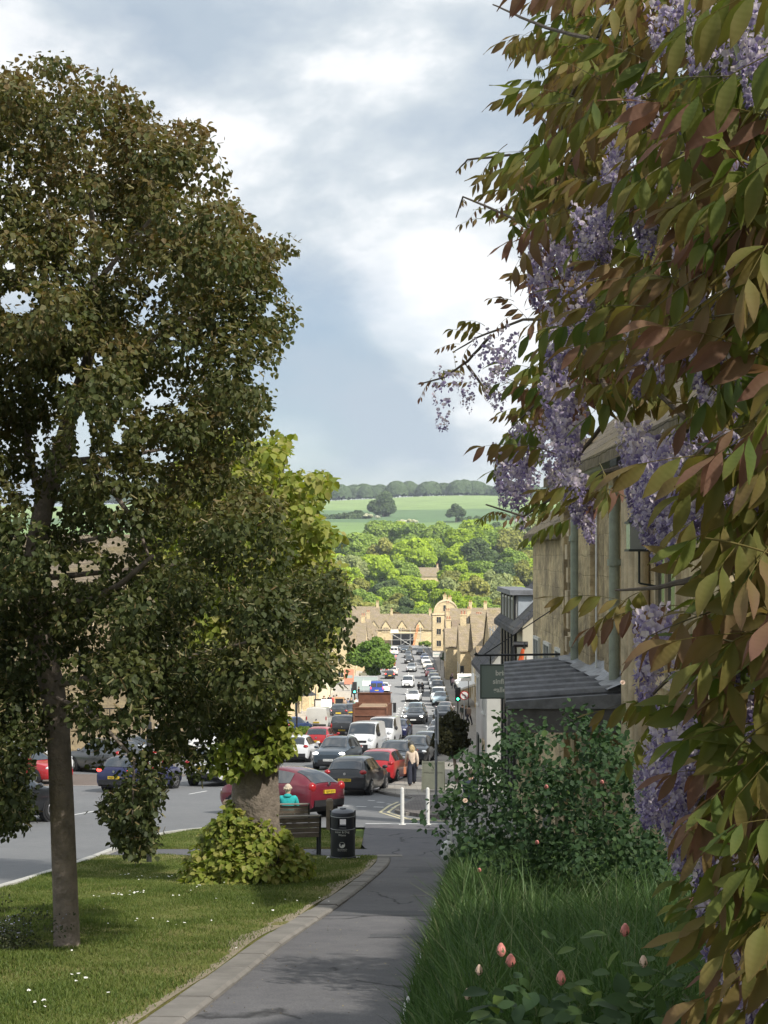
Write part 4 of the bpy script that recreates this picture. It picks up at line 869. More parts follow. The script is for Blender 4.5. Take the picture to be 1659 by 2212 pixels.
# ------------------------------------------------------------------ roses
M_ROSE = leaf_mat('rose_leaf', [(0.021, 0.046, 0.019), (0.035, 0.069, 0.027), (0.053, 0.096, 0.030), (0.106, 0.159, 0.035)], trans=0.25, rough=0.6, spec=.22)
M_BUD = mat('rose_bud', (0.55, 0.20, 0.17), .6, noise=(60, .3, 2)); M_BLOOM = mat('rose_bloom', (0.55, 0.40, 0.30), .7, noise=(40, .25, 3)); M_STEMG = mat('rose_stem', (0.11, 0.12, 0.05), .7)
M_STEMB = mat('rose_cane', (0.05, 0.042, 0.03), .8)
def bud_mesh(r, m, name='bud'):
    mb = MB(); mb.lathe([(r * .25, -r * 1.1), (r * .75, -r * .6), (r, 0), (r * .8, r * .9), (r * .3, r * 1.7)], 8, mi=0)
    for k in range(5):
        a = k * 1.257; c, s_ = math.cos(a), math.sin(a); mb.add([(r * .3 * c, r * .3 * s_, -r * 1.1), (r * .95 * c - r * .3 * s_, r * .95 * s_ + r * .3 * c, -r * .2), (r * .85 * c, r * .85 * s_, r * .7), (r * .95 * c + r * .3 * s_, r * .95 * s_ - r * .3 * c, -r * .2)], [(0, 1, 2, 3)], 1)
    return mb.mesh(name, [m, M_STEMG], True)
def bloom_mesh(r):
    mb = MB()
    for ring, (n, rr, tilt, zz) in enumerate([(6, 1.0, .35, 0), (5, .72, .75, .15), (4, .42, 1.15, .25)]):
        for k in range(n):
            a = 2 * math.pi * (k + ring * .4) / n; ca, sa = math.cos(a), math.sin(a); w = rr * r * .62; u_ = np.array((ca, sa, 0)); s_ = np.array((-sa, ca, 0)); up = np.array((0, 0, 1.0)); d_ = u_ * math.cos(tilt) + up * math.sin(tilt); c0 = up * zz * r * .3
            mb.add([tuple(c0), tuple(c0 + d_ * rr * r * .6 + s_ * w), tuple(c0 + d_ * rr * r * 1.05 + s_ * w * .4), tuple(c0 + d_ * rr * r * 1.05 - s_ * w * .4), tuple(c0 + d_ * rr * r * .6 - s_ * w)], [(0, 1, 2, 3, 4)])
    return mb.mesh('bloom', [M_BLOOM], True)
def rose_leaves(root, blobs, per, size, name='foliage', lo=0., hi=.75):
    P, Nn, Bi = blob_points(blobs, per, .2); n = len(P); bt = RNG.random(len(blobs))
    V, Fc, T = leaf_cloud(P, Nn * .5 + rand_unit(n) * .7 + np.array([0, 0, -.35]), Nn * .4 + rand_unit(n) * .5 + np.array([-.1, -.25, .9]), RNG.uniform(size * .65, size * 1.25, n), (OVAL[0] * np.array([1.35, 1, 1]), OVAL[1]), np.clip(lo + (hi - lo) * (RNG.random(n) * .6 + bt[Bi] * .4) + .2 * (RNG.random(n) < .06), 0, 1))
    o = link(name, np_mesh(name, V, Fc, 4, M_ROSE, {'tint': T}), root); local(o, root); o['kind'] = 'stuff'
D3 = 11.0
rb = empty('rose_bush', (1.35, D3, GB(1.35, D3)), label='large dark green rose bush with pink buds behind the long grass', cat='bush')
RB_POLY = [(985, 1600), (1010, 1560), (1030, 1540), (1080, 1545), (1090, 1500), (1120, 1520), (1180, 1560), (1210, 1500), (1250, 1500), (1290, 1490), (1330, 1530), (1360, 1600), (1400, 1640), (1420, 1760), (1440, 1900), (1400, 1960), (1250, 1900), (1150, 1930), (1050, 1900), (1005, 1850), (960, 1800), (958, 1760), (990, 1740), (960, 1700), (950, 1680), (965, 1655), (990, 1650)]
RB_POLY = [(a, b + (55 if b < 1600 else 20 if b < 1700 else -30)) for a, b in RB_POLY]
bx = RNG.uniform(945, 1445, 900); by = RNG.uniform(1485, 1960, 900); ok = in_poly(bx, by, RB_POLY)
bl = [(W(a, b, D3 + RNG.uniform(-.7, .9)), RNG.uniform(.03, .15)) for a, b in zip(bx[ok] + RNG.normal(size=ok.sum()) * 26, by[ok] + RNG.normal(size=ok.sum()) * 24) if RNG.random() < .35 + .5 * (math.sin(a * .035) * math.sin(b * .04) > -.25)]
rose_leaves(rb, bl, 150, .05)
bl = [(np.array([RNG.uniform(.75, 2.3), RNG.uniform(10.6, 12.2), GB(1.5, 11) + RNG.uniform(.1, 1.0)]), .12) for _ in range(90)]
rose_leaves(rb, bl, 90, .05, 'inner_foliage')
for i in range(34):
    a, b = RNG.uniform(975, 1420), RNG.uniform(1440, 1640); g0 = np.array([RNG.uniform(.9, 2.0), D3 + RNG.uniform(-.3, .5), 0]); g0[2] = GB(float(g0[0]), float(g0[1])); e = W(a, b, D3 + RNG.uniform(-.5, .5))
    limb(rb, 'cane', [tuple(g0), tuple(g0 * .5 + e * .5 + np.array([0, 0, .12])), tuple(e)], .006, .003, M_STEMB, 5)
bm = bud_mesh(.016, M_BUD); blm = bloom_mesh(.018)
for (a, b, t) in [(1160, 1820, 0), (1005, 1730, 1), (1300, 1690, 0), (1180, 1700, 0), (1345, 1475, 1), (1035, 1880, 0)]:
    o = link('bloom' if t else 'bud', blm if t else bm, rb); p = W(a, b, D3 - .85); o.matrix_parent_inverse = Matrix.Translation(-Vector(rb.location)); o.matrix_basis = Matrix.Translation(Vector(p)) @ Matrix.Rotation(.9, 4, 'X')
# near rose at the foot of the wisteria, its top reaching into the picture
D4 = 3.1
rn = empty('near_rose', (.5, D4, GB(.5, D4)), label='rose plant at the bottom edge with pink buds on slender stems', cat='bush')
def near_leaf(parent, p, size, tone, nm='leaf'):
    si = int(RNG.integers(0, 4)); V, Fq, u_ = LEAFLETS[si]; V = V * np.array([1.7, 1, .7]); me = bpy.data.meshes.new('leaf'); me.from_pydata([tuple(q) for q in V], [], Fq); me.materials.append(M_ROSE); me.polygons.foreach_set('use_smooth', [True] * len(Fq)); leaf_attrs(me, np.full(len(V), tone), u_)
    o = link(nm, me, parent); ax = np.array((RNG.normal() * .8, RNG.normal() * .5, -.15 + RNG.normal() * .35)); nr = np.array((RNG.normal() * .3, -.5 + RNG.normal() * .3, 1)); b_, a_, n_ = frame_of(ax, nr)
    o.matrix_parent_inverse = Matrix.Translation(-Vector(parent.location)); o.matrix_basis = Matrix(((b_[0], a_[0], n_[0], p[0]), (b_[1], a_[1], n_[1], p[1]), (b_[2], a_[2], n_[2], p[2]), (0, 0, 0, 1))) @ Matrix.Scale(size, 4)
bm2 = bud_mesh(.011, M_BUD); bm3 = bud_mesh(.009, M_BLOOM, 'bud')
SH = [((1150, 2300), (1103, 2078), 0), ((1150, 2300), (1083, 2055), 0), ((1060, 2330), (1035, 2098), 1), ((1250, 2330), (1212, 2116), 0), ((1400, 2330), (1350, 2012), 0), ((1480, 2300), (1497, 1955), 0), ((1060, 2350), (1010, 2150), 1), ((1480, 2250), (1520, 1990), 1), ((1300, 2350), (1390, 2080), 1)]
for (g0, e, t) in SH:
    d = D4 + RNG.uniform(-.25, .25); a = W(g0[0], g0[1], d); b = W(e[0], e[1], d); mid = a * .45 + b * .55 + np.array([RNG.normal() * .015, 0, .01]); limb(rn, 'stem', [tuple(a), tuple(mid), tuple(b)], .0050, .0030, M_STEMG, 5, .01)
    o = link('bud', bm3 if t else bm2, rn); o.matrix_parent_inverse = Matrix.Translation(-Vector(rn.location)); o.matrix_basis = Matrix.Translation(Vector(b)) @ Matrix.Rotation(RNG.normal() * .3, 4, 'X')
    for k in range(5): near_leaf(rn, a * (1 - k * .16 - .1) + b * (k * .16 + .1) + RNG.normal(size=3) * .015, RNG.uniform(.04, .06), RNG.uniform(.2, .75))
for i in range(200):
    a, b = RNG.uniform(1000, 1530), RNG.uniform(2010, 2290)
    if b < 2130 and (a < 1200 or RNG.random() < .5): continue
    near_leaf(rn, W(a, b, D4 + RNG.uniform(-.4, .4)), RNG.uniform(.04, .062), np.clip(RNG.normal(.5, .2) + (.4 if RNG.random() < .25 else 0), 0, 1))
for i in range(14):
    a = W(RNG.uniform(1050, 1480), 2500, D4 + RNG.uniform(-.3, .3)); b = W(RNG.uniform(1020, 1500), RNG.uniform(2080, 2200), D4 + RNG.uniform(-.3, .3)); a[2] = GB(float(a[0]), float(a[1])); limb(rn, 'stem', [tuple(a), tuple(a * .5 + b * .5), tuple(b)], .005, .0025, M_STEMG, 5, .01)
# ------------------------------------------------------------------ trees across the valley
def tree_pal(name, cols, trans=.42): return leaf_mat(name, cols, trans=trans, rough=.7, spec=.15, objrand=.3)
PAL = {'bright': tree_pal('foliage_bright', [(0.137, 0.203, 0.025), (0.272, 0.368, 0.036), (0.406, 0.511, 0.054)]),
       'mid': tree_pal('foliage_mid', [(0.110, 0.178, 0.037), (0.203, 0.288, 0.057), (0.312, 0.397, 0.083)]),
       'dark': tree_pal('foliage_dark', [(0.047, 0.079, 0.033), (0.083, 0.125, 0.049), (0.129, 0.170, 0.062)]),
       'olive': tree_pal('foliage_olive', [(0.135, 0.151, 0.041), (0.245, 0.257, 0.065), (0.366, 0.354, 0.097)]),
       'grey': tree_pal('foliage_grey', [(0.163, 0.203, 0.082), (0.272, 0.311, 0.126), (0.381, 0.406, 0.162)]),
       'yellow': tree_pal('foliage_yellow', [(0.267, 0.238, 0.026), (0.467, 0.378, 0.046), (0.600, 0.497, 0.072)]),
       'copper': tree_pal('foliage_brown', [(0.089, 0.065, 0.029), (0.157, 0.115, 0.046), (0.223, 0.169, 0.064)]),
       'blossom': tree_pal('foliage_blossom', [(0.223, 0.259, 0.090), (0.600, 0.600, 0.432), (0.600, 0.600, 0.600)])}
def crown_mesh(name, seed, rx, rz, zc, nblob, br, per, face, m, cone=0.0, core=True):
    rs = np.random.default_rng(seed); P = []; Nn = []; Bt = []
    for i in range(nblob):
        d = unit(rs.normal(size=3)); d[2] = abs(d[2]) * .9 - .35 if rs.random() < .8 else d[2]; q = d * np.array([rx, rx, rz]) * rs.uniform(.55, .95); hfrac = (q[2] / rz + 1) / 2; q[:2] *= (1 - cone * hfrac); q[2] += zc
        r = br * rs.uniform(.65, 1.25); k = int(per * r * r * 12.5); dd = unit(rs.normal(size=(k, 3))); P.append(q + dd * r * np.array([1, 1, .8]) * rs.uniform(.75, 1.08, (k, 1))); Nn.append(dd); Bt.append(np.full(k, rs.random()))
    P, Nn, Bt = np.concatenate(P), np.concatenate(Nn), np.concatenate(Bt); n = len(P)
    ru = unit(rs.normal(size=(n, 3))); V, Fc, T = leaf_cloud(P, np.cross(Nn, ru) + Nn * .2, Nn + unit(rs.normal(size=(n, 3))) * .55 + np.array([0, 0, .25]), rs.uniform(face * .6, face * 1.3, n), CLUMP, np.clip(rs.random(n) * .65 + Bt * .35, 0, 1))
    return np_mesh(name, V, Fc, 4, m, {'tint': T})
def trunk_mesh(r, h): return MB().tube([(0, 0, -.5), (0, 0, h * .3), (.15, 0, h * .6), (0, .1, h)], [r * 1.3, r, r * .8, r * .4], 7).mesh('trunk', M_BARK, True)
TRUNK = trunk_mesh(.32, 6)
CROWNS = {}
for ci, key in enumerate(PAL):
    for k in range(2):
        CROWNS[(key, k)] = crown_mesh('crown', 40 + ci * 3 + k, 4.8, 5.0, 5.6, 46, 1.55, 11, .55, PAL[key], cone=.25 if k else .05)
LAB = {'bright': 'bright spring green tree in the wooded valley beyond the village', 'mid': 'mid green rounded tree in the wooded valley beyond the village', 'dark': 'dark green dense tree in the wooded valley beyond the village', 'olive': 'olive green loose tree in the wooded valley beyond the village',
       'grey': 'grey green willow like tree in the wooded valley beyond the village', 'yellow': 'golden yellow tree standing among the green valley trees', 'copper': 'brown green spreading yew tree behind the house closing the street', 'blossom': 'pale blossoming hawthorn on the far field edge'}
def tree(key, x, y, s, sz=1.0, k=None, label=None, group=None, name='valley_tree', sink=.0):
    if label is None:
        px = 829.5 + F * x / y; where = ('on the left' if px < 820 else 'above the end house' if px < 935 else 'above the arched gable' if px < 1040 else 'on the right'); row = 'low in the valley wood' if y < 520 else 'midway up the valley wood' if y < 640 else 'high in the valley wood' if y < 780 else 'on top of the valley wood'
        if key not in ('yellow', 'copper', 'blossom'): label = LAB[key].split(' tree')[0] + ' tree ' + row + ', ' + where; group = group or key + ' trees ' + row + ' ' + where
    r = empty(name, (x, y, G(y) + roll(x, y) - sink), RNG.uniform(0, 6.28), label or LAB[key], 'tree', group or (key + ' trees in the valley'))
    c = link('crown', CROWNS[(key, int(RNG.integers(0, 2)) if k is None else k)], r); c.scale = (s, s, s * sz)
    t = link('trunk', TRUNK, r); t.scale = (s, s, s * sz); return r
def px2x(px, d): return (px - 829.5) / F * d
# hand placed, as they stand out in the view
tree('copper', px2x(858, 432), 432, 1.12, .78, 0, group='yew')
tree('bright', px2x(768, 425), 425, .95, 1.05); tree('bright', px2x(740, 400), 400, .8, 1.0); tree('bright', px2x(975, 470), 470, 1.3, 1.15); tree('bright', px2x(900, 480), 480, 1.1, 1.05); tree('mid', px2x(940, 450), 450, .9, 1.0); tree('bright', px2x(1160, 520), 520, 1.1, 1.1)
tree('yellow', px2x(860, 690), 690, .95, .85, group='golden tree'); tree('mid', px2x(800, 640), 640, 1.35, 1.05); tree('mid', px2x(945, 780), 780, 1.8, 1.15, 0); tree('olive', px2x(985, 740), 740, 1.5, .95); tree('mid', px2x(925, 720), 720, 1.45, .95); tree('dark', px2x(840, 900), 900, 1.05, .8)
tree('olive', px2x(1075, 900), 900, 1.2, .9); tree('dark', px2x(1068, 980), 980, 1.1, .95); tree('grey', px2x(1150, 1000), 1000, 1.6, .8); tree('yellow', px2x(1133, 820), 820, .5, .9, label='small yellow flowering tree near the far cottage', group='yellow tree'); tree('olive', px2x(1110, 640), 640, 1.15, .95); tree('grey', px2x(1080, 520), 520, 1.25, 1.0); tree('olive', px2x(1010, 560), 560, 1.2, 1.0)
tree('dark', px2x(828, 1290), 1290, 2.6, 1.0, 0, 'large dark tree standing alone on the hillside field', 'field oak', sink=7); tree('dark', px2x(985, 1180), 1180, 1.7, .8, label='dark tree at the hedge on the right of the hillside field', group='field tree')
for (a, d, s) in [(760, 1250, 1.0), (775, 1252, 1.2), (745, 1240, .8), (790, 1250, .7), (732, 1235, .7)]: tree('dark', px2x(a, d), d, s, .62, label='dark hedgerow tree on the left of the hillside field', group='hedgerow trees')
for (a, d, s) in [(795, 1245, .9), (815, 1240, .6), (872, 1150, .7), (885, 1150, .8), (895, 1150, .7), (862, 1148, .6)]: tree('blossom', px2x(a, d), d, s, .5, group='hawthorns')
# the wood filling the valley side
spots = []
for d, sp_, hs in [(448, 7, .8), (475, 7, .9), (505, 7, 1.0), (540, 7.5, 1.05), (580, 8, 1.1), (625, 9, 1.25), (675, 10, 1.45), (730, 11, 1.6), (800, 13, 1.6), (880, 16, 1.45)]:
    x = px2x(600, d)
    while x < px2x(1290, d):
        spots.append((x + RNG.normal() * 1.5, d + RNG.normal() * 7, hs)); x += sp_ * RNG.uniform(1.0, 1.5)
for (x, d, hs) in spots:
    px = 829.5 + F * x / d
    if (d > 780 and 690 < px < 790) or (abs(px - 920) < 34 and 570 < d < 665) or (abs(px - 1100) < 22 and d > 780) or (d > 850 and 990 < px < 1060): continue
    key = RNG.choice(['bright', 'mid', 'dark', 'olive', 'grey'], p=[.36, .30, .08, .18, .08] if px < 1000 else [.26, .16, .05, .36, .17])
    tree(str(key), x, d, hs * RNG.uniform(.95, 1.5), RNG.uniform(.75, 1.15))
# far wood on the ridge and hedges: one mass each
def wood_mass(name, label, lines, m, face=3.2, per=.55):
    P = []; Nn = []; Bt = []
    for (x, y, r) in lines:
        k = int(per * r * r * 12.5 / 2); dd = rand_unit(k); dd[:, 2] = np.abs(dd[:, 2]) * 1.0 - .12; P.append(np.array([x, y, G(y) + roll(x, y) + r * .5]) + dd * r * np.array([1, 1, 1.05])); Nn.append(dd); Bt.append(np.full(k, RNG.random()))
    P, Nn, Bt = map(np.concatenate, (P, Nn, Bt)); n = len(P); V, Fc, T = leaf_cloud(P, np.cross(Nn, rand_unit(n)), Nn + rand_unit(n) * .4, RNG.uniform(face * .6, face * 1.3, n), CLUMP, np.clip(RNG.random(n) * .5 + Bt * .5, 0, 1))
    tag(link(name, np_mesh(name, V, Fc, 4, m, {'tint': T})), label, 'woodland', kind='stuff')
ln = []
for row in range(3):
    x = -420
    while x < 420: ln.append((x, 1890 + row * 22 + RNG.normal() * 6, RNG.uniform(9, 16) * (1.1 if x < -60 else .95))); x += RNG.uniform(9, 17)
wood_mass('ridge_wood', 'belt of woodland along the skyline ridge', ln, tree_pal('foliage_ridge', [(0.05, 0.085, 0.04), (0.075, 0.115, 0.05), (0.105, 0.15, 0.065)]))
ln = []
for (a0, d0, a1, d1) in [(690, 1230, 800, 1250), (990, 1190, 1260, 1240)]:
    for t in np.linspace(0, 1, 34 if d0 < 1500 else 40): d = d0 + (d1 - d0) * t; ln.append((px2x(a0 + (a1 - a0) * t, d), d, RNG.uniform(1.5, 3.2)))
wood_mass('field_hedges', 'dark hedges dividing the hillside fields', ln, PAL['dark'], 1.6, 1.2)

# ------------------------------------------------------------------ street tree half way down on the left
st = empty('street_tree', (px2x(800, 225), 225, G(225)), 0, 'round green street tree on the left pavement beyond the truck', 'tree')
c = link('crown', crown_mesh('crown', 77, 3.5, 2.9, 4.6, 80, .95, 26, .32, tree_pal('foliage_street', [(0.05, 0.10, 0.02), (0.10, 0.17, 0.032), (0.17, 0.25, 0.05)])), st); c['kind'] = 'stuff'
MB().tube([(0, 0, -.3), (0, 0, 1.5), (.1, 0, 3.2), (0, 0, 5)], [.26, .2, .17, .08], 8).build('trunk', M_BARK, st, smooth=True)
# low roadside shrubs at the foot of the street
for (a, b, s, lab) in [(912, 392, .22, 'low green shrub before the house closing the street'), (921, 388, .25, 'small green bush before the house closing the street'), (1003, 300, .3, 'dark clipped shrub by the right hand house fronts')]:
    tree('dark' if s == .3 else 'mid', px2x(a, b) if a < 1000 else 13.2, b, s, .7, label=lab, group=lab, name='shrub')
# ------------------------------------------------------------------ buildings
M_STONE = stone_mat('cotswold_stone', (0.42, 0.33, 0.20), (0.35, 0.275, 0.17), (0.24, 0.19, 0.13))
M_STONE2 = stone_mat('pale_stone', (0.560, 0.451, 0.273), (0.482, 0.385, 0.231), (0.336, 0.275, 0.179))
M_STONE3 = stone_mat('weathered_ashlar', (0.674, 0.535, 0.323), (0.584, 0.459, 0.275), (0.314, 0.251, 0.166), course=0.33, length=0.62, grime=.7, bumpd=.06, mortar=(0.528, 0.417, 0.252), jdepth=.22)
M_TRIM = mat('dressed_stone', (0.57, 0.465, 0.31), .9, noise=(3.5, .35, 8), bump=(30, .6, .012))
M_RENDER = mat('cream_render', (0.55, 0.50, 0.38), .9, noise=(1.5, .12, 6)); M_RENDERG = mat('grey_render', (0.47, 0.46, 0.43), .9, noise=(1.5, .1, 6)); M_RENDERW = mat('white_render', (0.70, 0.69, 0.65), .85, noise=(1.5, .08, 6))
def roof_mat(name, c1, c2, course=.22, w=.3, moss=(.16, .13, .05)):
    m = stone_mat(name, c1, c2, moss, course=course, length=w, mortar=(c1[0] * .35, c1[1] * .35, c1[2] * .35), bumpd=.03, grime=.3); return m
M_SLATE = roof_mat('stone_slates', (0.23, 0.185, 0.135), (0.17, 0.14, 0.105), .24, .34); M_TILE = roof_mat('brown_tiles', (0.20, 0.15, 0.11), (0.15, 0.115, 0.09), .2, .2); M_BSLATE = roof_mat('blue_slates', (0.115, 0.115, 0.125), (0.08, 0.082, 0.092), .25, .33, (.14, .13, .10))
M_GLASS = mat('window_glass', (0.02, 0.025, 0.03), .08, spec=.8); M_FRAMEW = mat('white_joinery', (0.62, 0.62, 0.58), .6); M_BLACK = mat('black_paint', (0.012, 0.013, 0.016), .45); M_LEAD = mat('lead_sheet', (0.20, 0.205, 0.22), .65, metal=.2, noise=(6, .35, 7), bump=(14, .4, .01))
M_PIPE = mat('sage_pipe', (0.30, 0.33, 0.26), .55, noise=(9, .18, 6)); M_DOOR = mat('dark_door', (0.04, 0.05, 0.045), .5)
WIN = {}
def window(parent, c, w, h, face, m=None, sill=True):
    """a real window: stone or wood frame standing proud, mullion, pane set behind; face: 'x-' looks to -X, 'y-' looks to -Y"""
    key = (round(w, 2), round(h, 2), (m or M_TRIM).name)
    if key not in WIN:
        f = .07; mb = MB()
        for (a, b, c_, d) in [(-w / 2 - f, -w / 2, -h / 2 - f, h / 2 + f), (w / 2, w / 2 + f, -h / 2 - f, h / 2 + f), (-w / 2, w / 2, h / 2, h / 2 + f), (-w / 2, w / 2, -h / 2 - f, -h / 2), (-.022, .022, -h / 2, h / 2)]: mb.box(a, b, -.055, .03, c_, d)
        if sill: mb.box(-w / 2 - f - .05, w / 2 + f + .05, -.10, .02, -h / 2 - f - .05, -h / 2 - f - .002)
        fm = mb.mesh('window', m or M_TRIM); pm = MB().box(-w / 2 + .001, w / 2 - .001, -.018, .01, -h / 2 + .001, h / 2 - .001).mesh('pane', M_GLASS); WIN[key] = (fm, pm)
    o = link('window', WIN[key][0], parent, c); o.rotation_euler = (0, 0, {'y-': 0, 'x-': -math.pi / 2, 'x+': math.pi / 2}[face]); link('pane', WIN[key][1], o); return o
def chimney(root, x, y, z, w=.8, d=.6, h=1.6, m=None, pots=2):
    o = MB().box(x - w / 2, x + w / 2, y - d / 2, y + d / 2, z - 1.5, z + h).box(x - w / 2 - .07, x + w / 2 + .07, y - d / 2 - .07, y + d / 2 + .07, z + h + .001, z + h + .16).build('chimney', m or M_STONE2, root)
    for k in range(pots):
        px_ = x + (k - (pots - 1) / 2) * w / max(1, pots); MB().lathe([(.11, 0), (.10, .35), (.13, .42), (.12, .5)], 8, (px_, y, z + h + .16)).build('chimney_pot', MATS.get('terracotta') or mat('terracotta', (.33, .15, .09), .85), o)
    return o
def gable_roof(root, x0, x1, y0, y1, ze, zr, along, m, over=.22, th=.14, name='roof'):
    mb = MB()
    if along == 'y':
        xm = (x0 + x1) / 2; k = (zr - ze) / (xm - x0)
        prof = [(x0 - over, ze - over * k), (xm, zr), (x1 + over, ze - over * k), (x1 + over, ze - over * k + th), (xm, zr + th * 1.3), (x0 - over, ze - over * k + th)]
        mb.prism([(a, y0 - .12, b) for a, b in prof], (0, y0 - .12, 0), (0, y1 + .12, 0))
    else:
        ym = (y0 + y1) / 2; k = (zr - ze) / (ym - y0)
        prof = [(y0 - over, ze - over * k), (ym, zr), (y1 + over, ze - over * k), (y1 + over, ze - over * k + th), (ym, zr + th * 1.3), (y0 - over, ze - over * k + th)]
        mb.prism([(x0 - .12, a, b) for a, b in prof], (x0 - .12, 0, 0), (x1 + .12, 0, 0))
    return mb.build(name, m, root)
def gable_wall(root, x0, x1, y0, y1, z0, ze, zr, along, m, name='wall'):
    if along == 'y':
        xm = (x0 + x1) / 2; return MB().prism([(x0, y0, z0), (x1, y0, z0), (x1, y0, ze), (xm, y0, zr), (x0, y0, ze)], (0, y0, 0), (0, y1, 0)).build(name, m, root)
    ym = (y0 + y1) / 2; return MB().prism([(x0, y0, z0), (x0, y0, ze), (x0, ym, zr), (x0, y1, ze), (x0, y1, z0)], (x0, 0, 0), (x1, 0, 0)).build(name, m, root)
def house(name, label, x0, x1, y0, y1, eh, rh, along='y', wall=None, roof=None, storeys=2, bays=2, front='x-', chim=1, group=None, shop=False, gwin=True, dormers=0, baseline=None):
    zb = (G(y0) + G(y1)) / 2 if baseline is None else baseline; z0 = min(G(y0), G(y1)) - .6; ze = zb + eh; zr = zb + rh; wall = wall or M_STONE; roof = roof or M_SLATE
    r = empty(name, ((x0 + x1) / 2, y0, zb), 0, label, 'house', group); ri = Matrix.Translation(-Vector(r.location))
    kids = [gable_wall(r, x0, x1, y0, y1, z0, ze, zr, along, wall), gable_roof(r, x0, x1, y0, y1, ze + .02, zr + .02, along, roof)]
    xf = x0 - .002 if front == 'x-' else x1 + .002
    for s_ in range(storeys):
        hz = zb + (1.45 if s_ == 0 else 1.45 + s_ * 2.55)
        if hz > ze - .5: break
        for b in range(bays):
            yy = y0 + (y1 - y0) * (b + .5) / bays
            if s_ == 0 and b == bays // 2 and bays > 1:
                o = MB().box(-.5, .5, -.07, .05, -1.1, 1.05).build('door', M_DOOR, r, loc=(xf, yy, zb + .95)); o.rotation_euler = (0, 0, -math.pi / 2 if front == 'x-' else math.pi / 2); kids.append(o); continue
            kids.append(window(r, (xf, yy, hz), 1.5 if (shop and s_ == 0) else .95, 1.3 if s_ == 0 else 1.15, front, M_FRAMEW if s_ % 2 else M_TRIM))
    if gwin:
        for s_ in range(storeys):
            hz = zb + 1.5 + s_ * 2.55
            for b in ([.5] if (x1 - x0) < 6 else [.3, .7]):
                if hz < ze - .3: kids.append(window(r, (x0 + (x1 - x0) * b, y0 - .002, hz), .85, 1.1, 'y-'))
    for k in range(dormers):
        yy = y0 + (y1 - y0) * (k + .5) / dormers; sx = -1 if front == 'x-' else 1; xx = x0 if front == 'x-' else x1
        m_ = MB(); a, b = (xx - .02, xx + 1.7) if front == 'x-' else (xx - 1.7, xx + .02); m_.prism([(a, yy - .75, ze - .5), (a, yy + .75, ze - .5), (a, yy + .75, ze + .75), (a, yy, ze + 1.6), (a, yy - .75, ze + .75)][::-1], (a, 0, 0), (b, 0, 0)); d_ = m_.build('dormer', wall, r); kids.append(d_)
        kids.append(gable_roof(r, a - .1 if front == 'x-' else a, b, yy - .8, yy + .8, ze + .72, ze + 1.62, 'x', roof, .12, .1, 'dormer_roof')); kids.append(window(r, (xf + sx * .02, yy, ze + .35), .7, .9, front))
    xm, ym = (x0 + x1) / 2, (y0 + y1) / 2
    if chim >= 1: kids.append(chimney(r, xm if along == 'y' else x1 - .6, y0 + .35 if along == 'y' else ym, zr - .25))
    if chim >= 2: kids.append(chimney(r, xm if along == 'y' else x0 + .6, y1 - .35 if along == 'y' else ym, zr - .25))
    for o in kids:
        o.matrix_parent_inverse = ri
    return r
def fix(root, objs):
    for o in objs: o.matrix_parent_inverse = Matrix.Translation(-Vector(root.location))

# ---- the gallery house with drainpipes on the right, its front seen along the street
XF = 3.5
gh = empty('gallery_house', (XF, 18, G(20)), 0, 'weathered stone house front with sage green drainpipes behind the wisteria', 'house'); kids = []
kids.append(MB().box(XF, XF + 6, 14.5, 27.2, G(27) - 1, 1.36).build('wall', M_STONE3, gh))
kids.append(MB().prism([(XF - .42, 14.2, 1.30), (XF + 3, 14.2, 4.2), (XF + 6.4, 14.2, 1.3), (XF + 6.4, 14.2, 1.48), (XF + 3, 14.2, 4.42), (XF - .42, 14.2, 1.48)], (0, 14.2, 0), (0, 27.4, 0)).build('roof', M_SLATE, gh))
kids.append(MB().tube([(XF - .30, 20.6, 1.34), (XF - .30, 27.3, 1.28)], .085, 12).tube([(XF - .30, 22.5, 1.325), (XF - .30, 22.62, 1.325)], .1, 12).tube([(XF - .30, 24.6, 1.305), (XF - .30, 24.72, 1.305)], .1, 12).build('gutter', M_PIPE, gh, smooth=True))
def pipe(y, z0, z1, r=.062):
    mb = MB().tube([(XF - .14, y, z0), (XF - .14, y, z1)], r, 14)
    for zz in np.arange(z0 + .35, z1, 1.85): mb.tube([(XF - .14, y, zz), (XF - .14, y, zz + .10)], r * 1.28, 14).box(XF - .1, XF + .02, y - .11, y + .11, zz + .02, zz + .08)
    o = mb.build('drainpipe', M_PIPE, gh, smooth=True); kids.append(o); return o
pipe(20.7, -2.35, 1.02, .078); pipe(24.9, -1.95, .92, .085)
kids.append(MB().tube([(XF - .14, 24.9, .90), (XF - .20, 24.9, 1.05), (XF - .30, 24.9, 1.22)], .06, 10).lathe([(.09, 0), (.12, .1), (.12, .22)], 12, (XF - .14, 24.9, .80)).build('pipe_head', M_PIPE, gh, smooth=True))
# piers, pilaster and strings
for (a, b, p) in [(21.05, 21.9, .10), (23.2, 24.6, .13), (25.3, 25.6, .11), (26.7, 27.2, .12)]: kids.append(MB().box(XF - p, XF + .05, a, b, G(24) - 1, 1.2).build('stone_pier', M_STONE3, gh))
mb = MB()
for k in range(5): mb.tube([(XF - .10 - .05 * math.sin(k * .8), 18.7 + k * .27, -5.2), (XF - .10 - .05 * math.sin(k * .8), 18.7 + k * .27, 1.25)], .10, 10)
kids.append(mb.build('fluted_pilaster', M_TRIM, gh, smooth=True)); kids.append(MB().box(XF - .24, XF + .02, 18.45, 20.05, -5.9, -5.0).box(XF - .2, XF + .02, 18.5, 20.0, 1.0, 1.25).build('pilaster_base', M_TRIM, gh))
kids.append(MB().box(XF - .145, XF - .127, 22.45, 22.53, -2.15, .85).build('white_sealant', M_WHITE, gh))
